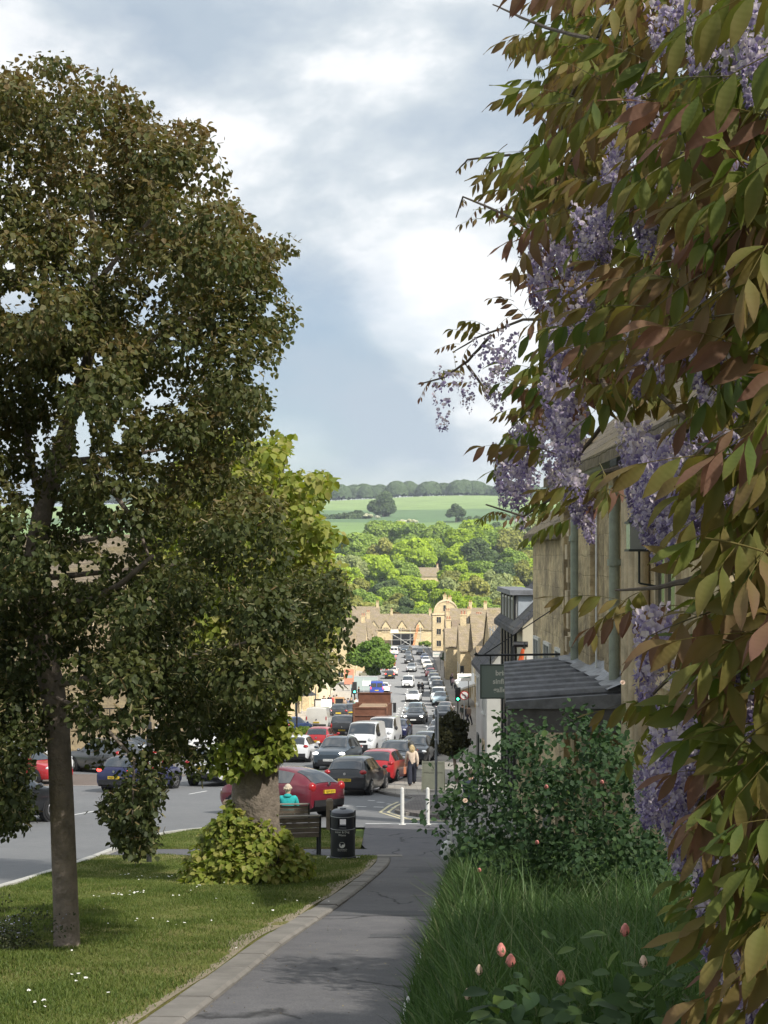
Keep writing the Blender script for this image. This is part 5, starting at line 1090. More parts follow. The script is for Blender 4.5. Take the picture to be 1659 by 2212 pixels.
kids.append(MB().box(XF - .20, XF + .02, 21.9, 23.2, -2.62, -2.35).build('string_course', M_TRIM, gh))
for (yy, zz, w, h) in [(26.15, -.2, .7, 1.3), (26.15, -2.1, .7, 1.2), (17.4, -.6, 1.2, 1.8), (22.55, -3.6, .8, 1.5)]: kids.append(window(gh, (XF - .002, yy, zz), w, h, 'x-'))
mb = MB()   # carved mullion fragments beside the far pipe
for k in range(7): mb.box(XF - .16 - .02 * (k % 2), XF, 25.65 + .06 * (k % 3), 26.0 + .05 * (k % 2), .35 - k * .42, .62 - k * .42)
kids.append(mb.build('quoins', M_TRIM, gh)); fix(gh, kids)
# small attic turret above the gutter
tu = empty('attic_dormer', (XF, 25.2, 1.4), 0, 'small stone attic dormer with slate cap above the gutter', 'dormer')
kids = [MB().box(XF + .02, XF + 1.0, 25.0, 27.0, 1.3, 1.98).build('wall', M_STONE2, tu), MB().prism([(XF - .12, 24.85, 1.75), (XF + .05, 24.85, 2.06), (XF + 1.2, 24.85, 2.14), (XF + 1.2, 24.85, 2.06), (XF + .1, 24.85, 1.98), (XF - .04, 24.85, 1.72)], (0, 24.85, 0), (0, 27.1, 0)).build('cap', M_SLATE, tu), window(tu, (XF + .45, 24.998, 1.66), .3, .28, 'y-', M_FRAMEW, False)]; fix(tu, kids)
# wall lantern
la = empty('wall_lantern', (XF, 17.9, .25), 0, 'square glazed wall lantern beside the fluted stone pilaster', 'lantern')
M_LANT = mat('lantern_metal', (.05, .055, .05), .5, metal=.5); M_LGLASS = mat('lantern_glass', (.30, .31, .29), .2, spec=.7)
kids = [MB().box(XF - .42, XF - .14, 17.76, 18.04, .08, .40).build('glass', M_LGLASS, la), MB().box(XF - .44, XF - .12, 17.74, 18.06, .401, .43).box(XF - .44, XF - .12, 17.74, 18.06, .05, .079).lathe([(.16, 0), (.05, .14), (.02, .18)], 4, (XF - .28, 17.9, .43)).bar((XF - .28, 17.9, .05), (XF - .28, 17.9, -.35), .025).bar((XF - .28, 17.9, -.35), (XF, 17.9, -.40), .025).build('frame', M_LANT, la)]; fix(la, kids)
# porch with rolled lead roof
po = empty('porch', (2.6, 20, G(22)), 0, 'porch canopy with ribbed grey lead roof on the stone house', 'porch'); kids = []
px0, px1, py0, py1, pz = 1.78, XF, 19.8, 26.0, -2.02
pxl = lambda yy: 1.70 + (yy - py0) * .083     # the outer edge runs slightly askew to the wall
kids.append(MB().add([(pxl(py0), py0, pz - .02), (px1, py0, pz + .10), (px1, py0, pz - .12), (pxl(py0), py0, pz - .12), (pxl(py1), py1, pz - .02), (px1, py1, pz + .10), (px1, py1, pz - .12), (pxl(py1), py1, pz - .12)], [(0, 1, 5, 4), (0, 3, 2, 1), (4, 5, 6, 7), (0, 4, 7, 3), (2, 3, 7, 6), (1, 2, 6, 5)]).build('lead_deck', M_LEAD, po))
for k in range(8):
    yy = py0 + .25 + k * (py1 - py0 - .5) / 7
    kids.append(MB().tube([(pxl(yy) - .01, yy, pz + .01), (px1 - .1, yy, pz + .12)], [.085, .08], 8).build('lead_roll', M_LEAD, po, smooth=True))
kids.append(MB().add([(pxl(py0) + .03, py0 + .05, pz - .46), (px1, py0 + .05, pz - .46), (px1, py1 - .05, pz - .46), (pxl(py1) + .03, py1 - .05, pz - .46), (pxl(py0) + .03, py0 + .05, pz - .122), (px1, py0 + .05, pz - .122), (px1, py1 - .05, pz - .122), (pxl(py1) + .03, py1 - .05, pz - .122)], [(0, 3, 2, 1), (4, 5, 6, 7), (0, 1, 5, 4), (1, 2, 6, 5), (2, 3, 7, 6), (3, 0, 4, 7)]).build('fascia', mat('dark_timber', (.12, .115, .115), .7, noise=(5, .4, 6)), po))
mb = MB(); rs = np.random.default_rng(3); Vv = []
for i in range(9):
    yy = py0 + i * (py1 - py0) / 8; Vv += [(px1 - .32 + rs.uniform(-.08, .08), yy, pz + .135 + rs.uniform(0, .05)), (px1 - .12, yy, pz + .22 + rs.uniform(-.03, .05)), (px1 + .0, yy, pz + .34 + rs.uniform(-.05, .05))]
mb.add(Vv, [(3 * i + j, 3 * i + j + 1, 3 * i + j + 4, 3 * i + j + 3) for i in range(8) for j in range(2)]); kids.append(mb.build('lead_flashing', mat('lead_bright', (.30, .31, .33), .5, metal=.4, noise=(9, .4, 6)), po))
for yy in (py0 + .25, py1 - .3): kids.append(MB().lathe([(.12, 0), (.12, .15), (.085, .2), (.075, 2.9), (.11, 3.0), (.11, 3.1)], 12, (pxl(yy) + .3, yy, pz - .46 - 3.1)).build('column', M_TRIM, po, smooth=True))
fix(po, kids)
# hanging gallery sign
sg = empty('gallery_sign', (2.0, 28, -2.2), 0, 'grey green hanging gallery sign with pale lower case lettering', 'sign')
M_SIGN = mat('sign_green', (.26, .32, .30), .6); M_SIGNL = mat('sign_letter', (.86, .87, .82), .6)
kids = [MB().box(1.92, 2.70, 27.97, 28.03, -2.80, -2.17).build('board', M_SIGN, sg), MB().box(1.895, 2.725, 27.96, 28.04, -2.17, -2.145).box(1.895, 1.92, 27.96, 28.04, -2.80, -2.17).box(1.895, 2.725, 27.96, 28.04, -2.825, -2.80).box(2.70, 2.725, 27.96, 28.04, -2.8, -2.17).build('frame', mat('sign_frame', (.10, .125, .118), .6), sg), MB().tube([(1.83, 28, -1.97), (3.5, 28, -1.95)], .022, 8).tube([(1.83, 28, -1.97), (1.80, 28, -1.93)], .035, 8).tube([(2.1, 28, -1.97), (2.1, 28, -2.15)], .014, 6).tube([(2.6, 28, -1.96), (2.6, 28, -2.15)], .014, 6).tube([(1.95, 28, -1.97), (3.5, 28.0, -.95)], .012, 6).build('bracket', M_BLACK, sg)]
for i, w in enumerate(['brian', 'sinfield', 'gallery']):
    me = text_mesh(w, .14, bold=.0045); me.materials.append(M_SIGNL); o = link('lettering', me, sg, (2.34, 27.966, -2.32 - i * .165)); o.rotation_euler = (rad(90), 0, 0); kids.append(o)
fix(sg, kids)
# ---- next houses down the right side
h = house('stone_cottage', 'lower stone house with projecting stone slate eaves beyond the gallery', XF + .02, 9.5, 27.25, 33.5, 7.0, 9.6, 'y', M_STONE3, M_SLATE, 2, 3, chim=0, gwin=False, baseline=G(30))
ck = empty('stone_stack', (4.7, 40.0, -3.4), 0, 'square stone chimney stack with orange lichen above the timber house', 'chimney')
kids = [MB().box(4.55, 5.2, 39.6, 40.4, -8.2, .05).box(4.5, 5.25, 39.55, 40.45, -.42, -.35).build('stack', M_STONE3, ck)]; fix(ck, kids)
# timber and render house with slate roof, wall dormer with flat lead top
th = empty('timber_house', (4.0, 44, G(46)), 0, 'cream rendered house with slate roof and black timber bay', 'house'); zb = G(46)
kids = [gable_wall(th, 4.3, 9.3, 44, 51.5, zb - 1, -2.2, .2, 'y', M_RENDER), gable_roof(th, 4.3, 9.3, 44, 51.5, -2.18, .22, 'y', M_BSLATE, .3, .16)]
kids.append(MB().box(4.42, 6.2, 43.96, 43.999, zb - .5, -3.1).build('white_panel', M_RENDERW, th))
kids.append(MB().box(4.27, 4.86, 46.0, 51.0, zb - .5, -1.3).build('bay', M_RENDERW, th))
for yy in (46.1, 47.3, 48.5, 49.7, 50.9): kids.append(MB().box(4.20, 4.272, yy - .19, yy + .19, zb + .05, -1.31).build('timber_post', M_BLACK, th))
for k, (yy, zz) in enumerate([(46.7, -1.9), (47.9, -1.9), (49.1, -1.9), (50.3, -1.9), (46.7, -4.6), (49.1, -4.6)]): kids.append(window(th, (4.268, yy, zz), .5, .9, 'x-', M_FRAMEW, False))
kids.append(MB().box(4.08, 4.95, 45.8, 51.2, -1.28, -1.12).build('lead_top', M_LEAD, th)); kids.append(MB().box(4.35, 4.84, 45.95, 45.99, -2.4, -1.31).build('dormer_cheek', mat('pale_blue_lead', (.42, .46, .50), .6, noise=(4, .15, 5)), th))
kids.append(MB().tube([(4.0, 43.9, -2.75), (4.45, 43.9, -2.75)], .09, 8).tube([(4.0, 43.9, -2.8), (4.02, 43.9, zb)], .05, 8).build('gutter_end', M_BLACK, th)); kids.append(chimney(th, 6.5, 50.8, -.4)); fix(th, kids)
lt = empty('lean_to', (4.6, 36, G(38)), 0, 'stone slated lean to roof below the cream gable', 'outbuilding'); kids = [MB().prism([(3.9, 38, -5.0), (6.6, 38, -2.9), (6.6, 38, -3.1), (3.9, 38, -5.2)], (0, 38, 0), (0, 43.5, 0)).build('roof', M_TILE, lt), MB().box(4.1, 6.6, 38.1, 43.4, G(40) - 1, -5.1).build('wall', M_STONE3, lt)]; fix(lt, kids)
bn = empty('furled_banner', (3.75, 43.4, -3), 0, 'furled orange banner hanging on the front of the timber house', 'banner'); kids = [MB().tube([(4.25, 43.3, -2.85), (4.18, 43.3, -3.2), (4.08, 43.3, -3.6), (4.02, 43.3, -4.0)], [.05, .09, .11, .13], 7).build('cloth', mat('orange_cloth', (.55, .09, .02), .8, noise=(9, .3, 4)), bn), MB().tube([(4.3, 43.3, -2.65), (4.05, 43.3, -4.05)], .018, 6).build('pole', M_BLACK, bn)]; fix(bn, kids)
house('grey_cottage', 'grey rendered cottage with steep dark tiled roof beyond the timber house', 4.35, 9.5, 60, 67, 5.3, 8.6, 'y', M_RENDERG, M_BSLATE, 2, 2, chim=1, gwin=False)
# ---- the right hand row
ROWR = [('row_house', 'stone house with brown roof beside the green traffic light', 76, 88, 5.2, 8.4, 'y', M_STONE, M_TILE, 1, 0), ('row_house', 'white shop front house behind the hanging sign', 90, 104, 5.6, 9.0, 'y', M_RENDERW, M_SLATE, 1, 1), ('row_house', 'stone house under scaffolding with blue sheeting on the right', 106, 128, 5.6, 9.6, 'y', M_STONE2, M_SLATE, 2, 2), ('row_house', 'gabled stone house next below the scaffolding', 130, 142, 6.4, 10.6, 'x', M_STONE2, M_SLATE, 1, 0),
        ('row_house', 'long low stone house with two dormers on the right', 144, 168, 5.2, 8.6, 'y', M_STONE2, M_TILE, 2, 2), ('row_house', 'cream fronted house above the white awning', 170, 186, 5.8, 9.4, 'y', M_RENDER, M_SLATE, 1, 0), ('row_house', 'stone gabled house half way down the right side', 188, 204, 6.6, 11.2, 'x', M_STONE2, M_SLATE, 1, 0), ('row_house', 'stone house with twin dormers in the lower right row', 206, 236, 5.4, 9.0, 'y', M_STONE2, M_SLATE, 2, 2),
        ('row_house', 'pale cream house in the lower right row', 238, 254, 6.0, 9.4, 'y', M_RENDER, M_SLATE, 1, 0), ('row_house', 'stone house with tall chimney in the lower right row', 256, 284, 5.6, 9.8, 'y', M_STONE2, M_SLATE, 2, 1), ('row_house', 'stone house with steep gable before the arched gable house', 286, 310, 5.4, 9.0, 'x', M_STONE2, M_TILE, 1, 0), ('row_house', 'long stone house just above the arched gable house', 312, 356, 5.0, 8.4, 'y', M_STONE2, M_SLATE, 2, 2)]
for (nm, lb, y0, y1, eh, rh, al, wm, rm, ch, do) in ROWR:
    xf = pav_l((y0 + y1) / 2) + 3.3; house(nm, lb, xf, xf + (6.5 if al == 'y' else 9), y0, y1, eh, rh, al, wm, rm, 2, max(2, int((y1 - y0) / 5)), chim=ch, group='houses on the right of the high street', dormers=do, shop=True)
# tall houses behind the row, roofs showing above it
for (a, y0, w, eh, rh, lb) in [(1010, 330, 10, 7.5, 11.0, 'stone house with big square chimney behind the right hand row'), (1045, 300, 16, 6.4, 9.6, 'long stone roof behind the right hand row'), (1075, 345, 14, 7.6, 11.0, 'far right stone roof below the olive trees'), (1040, 240, 12, 5.8, 8.8, 'red chimneyed stone house behind the right hand row'), (1075, 190, 10, 6.6, 9.8, 'stone house behind the scaffolding on the right')]:
    xx = px2x(a, y0); house('back_house', lb, xx - w / 2, xx + w / 2, y0, y0 + 8, eh, rh, 'x', M_STONE2, M_SLATE, 3, 2, chim=2, group='houses behind the right hand row')
# ---- arched gable house near the foot of the street
ag = empty('arched_gable_house', (15.5, 362, G(365)), 0, 'tall stone house with rounded baroque gable at the foot of the street', 'house'); zb = G(365); x0, x1 = 12.4, 19.2
pf = [(x0, zb - .5), (x1, zb - .5), (x1, zb + 9.6)] + [(x1 - .3 + (-(x1 - x0 - .6)) * (1 - math.cos(t)) / 2, zb + 9.9 + 3.2 * math.sin(t)) for t in np.linspace(0.02, math.pi - .02, 13)] + [(x0, zb + 9.6)]
kids = [MB().prism([(a, 362, b) for a, b in pf], (0, 362, 0), (0, 363, 0)).build('gable', M_STONE2, ag), MB().box(x0 + .1, x1 - .1, 363, 374, zb - .5, zb + 9).build('wall', M_STONE2, ag), gable_roof(ag, x0 + .1, x1 - .1, 363, 374, zb + 9, zb + 12.4, 'y', M_SLATE), chimney(ag, 15.6, 363.6, zb + 12.6, .9, .7, 1.6, pots=1), chimney(ag, 16.8, 363.6, zb + 12.2, 1.0, .7, 1.4, pots=2),
        MB().prism([(a + (0.0), 361.85, b) for a, b in [(x1 - .3 + (-(x1 - x0 - .6)) * (1 - math.cos(t)) / 2, zb + 9.95 + 3.3 * math.sin(t)) for t in np.linspace(0.02, math.pi - .02, 13)] + [(x1 - .3 + (-(x1 - x0 - .6)) * (1 - math.cos(t)) / 2, zb + 9.65 + 3.1 * math.sin(t)) for t in np.linspace(math.pi - .02, .02, 13)]], (0, 361.85, 0), (0, 361.99, 0)).build('coping', M_TRIM, ag), MB().box(x0 - .1, x1 + .1, 361.82, 361.995, zb + 9.3, zb + 9.6).build('cornice', M_TRIM, ag)]
for (a, b) in [(14, 8), (17.4, 8), (14, 5), (17.4, 5), (14, 2), (17.4, 2), (15.7, 11)]: kids.append(window(ag, (a, 361.998, zb + b), 1.1, 1.5, 'y-'))
for b in (2, 5, 8): kids.append(window(ag, (x0 + .098, 367, zb + b), 1.1, 1.5, 'x-')); kids.append(window(ag, (x0 + .098, 371, zb + b), 1.1, 1.5, 'x-'))
kids.append(MB().tube([(13.0, 366, zb + 9), (13.0, 366, zb + 15.5)], .04, 5).build('aerial', M_BLACK, ag)); fix(ag, kids)
# ---- house closing the street, with dormers and scaffold
yE = 404; zb = G(yE); xa, xb = px2x(795, yE), px2x(934, yE)
eh_ = empty('end_house', ((xa + xb) / 2, yE, zb), 0, 'long stone house with pointed dormers closing the bottom of the street', 'house')
kids = [MB().box(xa, xb, yE, yE + 7, zb - .6, zb + 4.6).build('wall', M_STONE2, eh_), gable_roof(eh_, xa, xb, yE, yE + 7, zb + 4.6, zb + 8.6, 'x', M_SLATE, .3, .16), chimney(eh_, px2x(846, yE), yE + 3.5, zb + 8.3, .7, .7, 1.5, pots=1), chimney(eh_, px2x(930, yE), yE + 3.5, zb + 8.2, .8, .8, 1.6, pots=2)]
for a in (808, 834, 869, 907):
    xx = px2x(a, yE); kids.append(MB().prism([(xx - 1.15, yE - .12, zb + 3.6), (xx + 1.15, yE - .12, zb + 3.6), (xx + 1.15, yE - .12, zb + 5.2), (xx, yE - .12, zb + 6.9), (xx - 1.15, yE - .12, zb + 5.2)], (0, yE - .12, 0), (0, yE + 2.2, 0)).build('dormer', M_STONE2, eh_))
    kids.append(MB().prism([(xx - 1.35, yE - .25, zb + 4.98), (xx, yE - .25, zb + 6.95), (xx + 1.35, yE - .25, zb + 4.98), (xx + 1.35, yE - .25, zb + 5.16), (xx, yE - .25, zb + 7.15), (xx - 1.35, yE - .25, zb + 5.16)], (0, yE - .25, 0), (0, yE + 2.4, 0)).build('dormer_roof', M_SLATE, eh_))
    for dx in (-.5, 0, .5): kids.append(window(eh_, (xx + dx, yE - .122, zb + 4.5), .32, 1.1, 'y-', None, False))
kids.append(MB().box(px2x(848, yE), px2x(893, yE), yE - .03, yE - .001, zb + .1, zb + 3.4).build('dark_opening', M_BLACK, eh_)); fix(eh_, kids)
sc_ = empty('scaffold', (px2x(868, 401), 401, G(401)), 0, 'scaffold with pale boards against the house closing the street', 'scaffold'); M_POLE = mat('scaffold_pole', (.45, .45, .43), .5, metal=.4); M_BOARD = mat('scaffold_board', (.52, .45, .30), .8)
z1 = G(401); xs = [px2x(a, 401) for a in (846, 866, 886, 908)]; kids = []
for xx in xs:
    for yy in (400.6, 402.2): kids.append(MB().tube([(xx, yy, z1), (xx, yy, z1 + 4.9)], .06, 6).build('standard', M_POLE, sc_))
for zz in (1.6, 3.3): kids.append(MB().tube([(xs[0] - .6, 400.6, z1 + zz), (xs[-1] + .6, 400.6, z1 + zz)], .06, 6).build('ledger', M_POLE, sc_))
kids.append(MB().box(xs[0] - .5, xs[-1] + .3, 400.4, 402.4, z1 + 3.45, z1 + 3.62).build('platform', M_BOARD, sc_)); kids.append(MB().box(xs[0] - .3, xs[0] + 1.9, 400.5, 400.55, z1 + 3.65, z1 + 4.5).build('white_sheet', M_WHITE, sc_)); kids.append(MB().tube([(xs[0], 400.6, z1 + 3.3), (xs[2], 400.6, z1 + .2)], .05, 6).tube([(xs[1], 400.6, z1 + .1), (xs[2] + 1, 400.6, z1 + 2.6)], .05, 6).build('brace', M_POLE, sc_)); fix(sc_, kids)
ld = empty('ladder', (px2x(897, 400), 400, z1), 0, 'orange ladder leaning on the scaffold at the end house', 'ladder'); M_OR = mat('ladder_orange', (.60, .17, .04), .6)
a, b = Vector((px2x(893, 400), 399.6, z1)), Vector((px2x(904, 400), 400.5, z1 + 6)); mb1 = MB().bar(a + Vector((-.2, 0, 0)), b + Vector((-.2, 0, 0)), .1).bar(a + Vector((.2, 0, 0)), b + Vector((.2, 0, 0)), .1); mb2 = MB()
for k in range(1, 16): q = a.lerp(b, k / 16); mb2.bar(q + Vector((-.2, 0, 0)), q + Vector((.2, 0, 0)), .06)
kids = [mb1.build('rails', M_OR, ld), mb2.build('rungs', M_OR, ld)]; fix(ld, kids)
# scaffold with blue sheeting on the right row
s2 = empty('street_scaffold', (7.6, 104, G(108)), 0, 'scaffold tower with blue sheeting on the right hand row', 'scaffold'); kids = []; xx = pav_l(115) + 2.7
for yy in (105.5, 108.5, 111.5):
    for dx in (0, 1.4): kids.append(MB().tube([(xx + dx, yy, G(yy)), (xx + dx, yy, G(yy) + 8.6)], .05, 6).build('standard', M_POLE, s2))
for zz in (2.2, 4.4, 6.6, 8.2): kids.append(MB().tube([(xx, 105.2, G(108) + zz), (xx, 112, G(108) + zz)], .045, 6).tube([(xx - .3, 105.5, G(108) + zz), (xx + 2.6, 105.5, G(108) + zz)], .045, 6).build('ledger', M_POLE, s2))
for zz in (4.45, 6.65): kids.append(MB().box(xx, xx + 1.4, 105.3, 111.8, G(108) + zz, G(108) + zz + .08).build('platform', M_BOARD, s2))
kids.append(MB().box(xx + .5, xx + 1.15, 105.2, 105.25, G(108) + 6.8, G(108) + 8.2).build('blue_sheet', mat('blue_sheet', (.06, .22, .42), .7), s2)); fix(s2, kids)
# ---- the left hand side, mostly behind the tree
ROWL = [(100, 118, 6.0, 9.4, 'y', M_STONE, 0, 'stone shop behind the white van on the left'), (120, 136, 5.6, 9.0, 'y', M_RENDERW, 0, 'white shop front on the left side'), (138, 156, 6.4, 10.4, 'x', M_STONE2, 0, 'gabled stone shop on the left side'), (158, 182, 5.6, 9.0, 'y', M_STONE2, 2, 'stone house with dormers on the left side'), (184, 206, 6.2, 9.8, 'y', M_RENDER, 0, 'cream house on the left side'),
        (240, 268, 5.6, 9.4, 'y', M_STONE2, 2, 'stone house past the street tree on the left'), (270, 300, 5.2, 8.8, 'x', M_STONE2, 0, 'tall gabled house past the street tree'), (302, 345, 4.8, 8.0, 'y', M_STONE2, 1, 'long stone house low on the left side'), (350, 395, 4.4, 7.4, 'y', M_STONE2, 1, 'last stone house on the left of the street')]
for (y0, y1, eh, rh, al, wm, do, lb) in ROWL:
    xf = pavl_r((y0 + y1) / 2) - 3.2; house('row_house', lb, xf - 7, xf, y0, y1, eh, rh, al, wm, M_SLATE, 2, max(2, int((y1 - y0) / 5)), front='x+', chim=1, group='houses on the left of the high street', dormers=do, shop=True)
house('hill_house', 'stone house on the raised terrace behind the parked cars', -26, -13.5, 82, 96, 7.5, 11.2, 'x', M_STONE, M_SLATE, 3, 3, front='x+', chim=2, gwin=True, baseline=G(80) + 1.6)
tw = empty('terrace_wall', (-18, 76, G(76)), 0, 'low stone terrace wall with iron railings behind the parked cars', 'wall'); kids = [MB().box(-27, -11.5, 77.5, 78.0, G(77) - .5, G(77) + 1.5).build('wall', M_STONE, tw)]
for a in np.arange(-20, -12, .55): kids.append(MB().box(a, a + .05, 77.7, 77.75, G(77) + 1.5, G(77) + 3.0).build('railing', M_BLACK, tw))
kids.append(MB().box(-20, -12, 77.69, 77.76, G(77) + 3.0, G(77) + 3.06).build('top_rail', M_BLACK, tw)); fix(tw, kids)
# cottages among the trees
for (a, d, w, lb) in [(922, 640, 11, 'stone cottage with chimney half hidden among the valley trees'), (1102, 850, 9, 'small far cottage with a mast among the trees'), (790, 412, 8, 'stone roof beyond the left row, above the street tree'), (768, 330, 7, 'pale gable roof above the left hand row')]:
    xx = px2x(a, d); bz = {640: -14.0, 850: 4.5, 412: -23.5, 330: -23.2}[d]; house('cottage', lb, xx - w / 2, xx + w / 2, d, d + 7, 4.6, 8.4, 'x', M_STONE2, M_SLATE, 1, 2, chim=1, gwin=True, baseline=bz)
# ------------------------------------------------------------------ cars: a lofted shell with real windows, lights, wheels and plates
M_AUTO = mat('car_glass', (0.012, 0.016, 0.02), .04, spec=.9); M_AUTO.node_tree.nodes['Principled BSDF'].inputs['IOR'].default_value = 1.85; M_TYRE = mat('tyre', (.014, .014, .015), .85); M_RIM = mat('alloy', (.42, .42, .43), .3, metal=.8, ); M_TRIMB = mat('black_trim', (.016, .016, .018), .55)
M_HEAD = mat('headlamp', (.62, .64, .66), .12, spec=.9); M_HEADLIT = mat('headlamp_lit', (.9, .9, .88), .2, emit=((1, .97, .9), 4.0)); M_TAIL = mat('tail_lamp', (.36, .012, .014), .2, spec=.7); M_TAILLIT = mat('tail_lamp_lit', (.6, .02, .02), .2, emit=((1, .06, .04), 2.2)); M_CHROME = mat('chrome', (.6, .6, .6), .15, metal=1)
M_PLY = mat('plate_yellow', (.62, .43, .03), .5); M_PLW = mat('plate_white', (.72, .72, .70), .5); M_PLT = mat('plate_letter', (.01, .01, .01), .6)
PAINT = {}
def paint(name, c, metal=0.0):
    if name not in PAINT: PAINT[name] = mat('paint_' + name, c, .32, metal=metal, coat=.8, noise=(1.3, .06, 3))
    return PAINT[name]
for nm, c, mt in [('black', (.010, .011, .013), 0), ('white', (.70, .71, .72), 0), ('red', (.42, .012, .018), 0), ('maroon', (.17, .010, .024), .25), ('slate', (.055, .075, .095), .4), ('navy', (.018, .022, .085), .3), ('blue', (.016, .045, .15), .2), ('silver', (.42, .44, .46), .6), ('grey', (.10, .105, .11), .4), ('paleblue', (.36, .46, .52), .4), ('charcoal', (.035, .037, .04), .3), ('offwhite', (.62, .60, .55), 0), ('royal', (.03, .06, .30), 0), ('pinkgrey', (.34, .29, .30), .5)]: paint(nm, c, mt)
# stations: y, zbottom, zshoulder, ztop, half width shoulder, half width top (metres)
TEMPL = {
 'hatch': dict(L=4.2, W=1.79, st=[(-2.10, .36, .72, .76, .74, .62), (-2.06, .27, .90, .97, .83, .66), (-1.92, .23, .95, 1.10, .865, .645), (-1.62, .21, .96, 1.36, .885, .61), (-1.30, .20, .96, 1.45, .892, .59), (-.45, .19, .95, 1.49, .895, .585), (.20, .19, .94, 1.45, .895, .575), (.72, .19, .93, 1.20, .895, .62), (1.12, .19, .92, .99, .89, .70), (1.6, .20, .86, .91, .865, .70), (1.95, .22, .76, .80, .80, .66), (2.10, .30, .62, .66, .70, .58)], ws=(.26, 1.06), rw=(-2.02, -1.56), side=(-1.55, .62), wheel=.315, wb=1.30),
 'suv': dict(L=4.45, W=1.86, st=[(-2.22, .46, .88, .92, .76, .66), (-2.18, .34, 1.02, 1.08, .86, .70), (-2.05, .30, 1.07, 1.24, .90, .68), (-1.80, .28, 1.08, 1.50, .92, .655), (-1.40, .27, 1.08, 1.62, .928, .635), (-.45, .26, 1.07, 1.66, .93, .63), (.20, .26, 1.06, 1.61, .93, .62), (.72, .26, 1.05, 1.34, .928, .66), (1.12, .26, 1.03, 1.12, .92, .74), (1.62, .27, .99, 1.05, .90, .76), (2.02, .30, .90, .95, .85, .74), (2.22, .40, .72, .76, .76, .66)], ws=(.28, 1.06), rw=(-2.14, -1.72), side=(-1.75, .64), wheel=.36, wb=1.36),
 'juke': dict(L=4.13, W=1.78, st=[(-2.06, .46, .80, .84, .70, .56), (-2.02, .34, .96, 1.02, .82, .60), (-1.86, .30, 1.05, 1.16, .88, .58), (-1.45, .28, 1.08, 1.40, .905, .555), (-1.05, .27, 1.07, 1.50, .90, .55), (-.35, .26, 1.04, 1.57, .885, .56), (.25, .26, 1.03, 1.53, .885, .56), (.75, .26, 1.02, 1.28, .90, .62), (1.12, .26, 1.00, 1.09, .905, .72), (1.58, .27, .96, 1.02, .89, .72), (1.9, .30, .84, .90, .83, .68), (2.06, .40, .70, .74, .72, .6)], ws=(.30, 1.06), rw=(-1.95, -1.18), side=(-1.15, .66), wheel=.345, wb=1.27),
 'boxy': dict(L=4.75, W=1.92, st=[(-2.37, .44, .98, 1.02, .88, .78), (-2.34, .34, 1.12, 1.20, .92, .80), (-2.26, .32, 1.16, 1.55, .945, .77), (-2.10, .31, 1.16, 1.80, .95, .75), (-1.5, .30, 1.16, 1.88, .955, .745), (-.3, .30, 1.15, 1.87, .955, .745), (.42, .30, 1.14, 1.78, .955, .735), (.80, .30, 1.13, 1.44, .95, .75), (1.08, .30, 1.12, 1.18, .945, .80), (1.65, .31, 1.08, 1.14, .93, .82), (2.2, .34, 1.00, 1.04, .89, .80), (2.37, .42, .80, .84, .82, .74)], ws=(.48, 1.04), rw=(-2.32, -2.13), side=(-2.0, .66), wheel=.38, wb=1.44),
 'van': dict(L=4.97, W=1.99, st=[(-2.48, .40, 1.05, 1.10, .94, .86), (-2.46, .33, 1.12, 1.60, .97, .86), (-2.42, .30, 1.14, 1.90, .985, .83), (-2.2, .29, 1.14, 1.97, .99, .82), (-.6, .28, 1.14, 1.98, .995, .82), (.75, .28, 1.13, 1.93, .995, .81), (1.10, .28, 1.12, 1.70, .99, .82), (1.62, .28, 1.10, 1.20, .98, .86), (1.95, .29, 1.02, 1.08, .95, .86), (2.32, .32, .86, .92, .88, .80), (2.48, .42, .66, .70, .78, .7)], ws=(.82, 1.56), rw=(-2.455, -2.425), side=(.05, 1.25), wheel=.345, wb=1.48),
 'saloon': dict(L=4.8, W=1.9, st=[(-2.40, .36, .78, .82, .78, .66), (-2.34, .27, .94, .98, .86, .72), (-1.95, .22, .98, 1.03, .91, .74), (-1.55, .20, .98, 1.08, .93, .70), (-.95, .20, .96, 1.34, .945, .60), (-.45, .20, .95, 1.42, .945, .58), (.10, .20, .94, 1.40, .945, .58), (.58, .20, .93, 1.20, .94, .62), (1.02, .20, .91, .97, .935, .72), (1.7, .21, .86, .91, .91, .74), (2.2, .24, .76, .80, .85, .70), (2.40, .34, .60, .64, .74, .62)], ws=(.16, .98), rw=(-1.5, -.98), side=(-1.2, .55), wheel=.34, wb=1.42)}
def _dense(tp):
    st = np.array(tp['st']); ys = np.unique(np.concatenate([st[:, 0], np.linspace(st[0, 0], st[-1, 0], 34)])); cols = [ys] + [_pchip(st[:, 0], st[:, k], ys) for k in range(1, 6)]; return np.stack(cols, 1)
def _sec(s):
    y, zb, zs, zt, ws, wt = s
    return [(ws * .91, y, zb), (ws * .985, y, zb + (zs - zb) * .22), (ws, y, zb + (zs - zb) * .55), (ws * .985, y, zs - .07), (ws * .945, y, zs), (wt + (ws * .945 - wt) * .06, y, zt - min(.06, (zt - zs) * .5)), (wt * .82, y, zt - .008), (wt * .4, y, zt + .008), (0, y, zt + .012)]
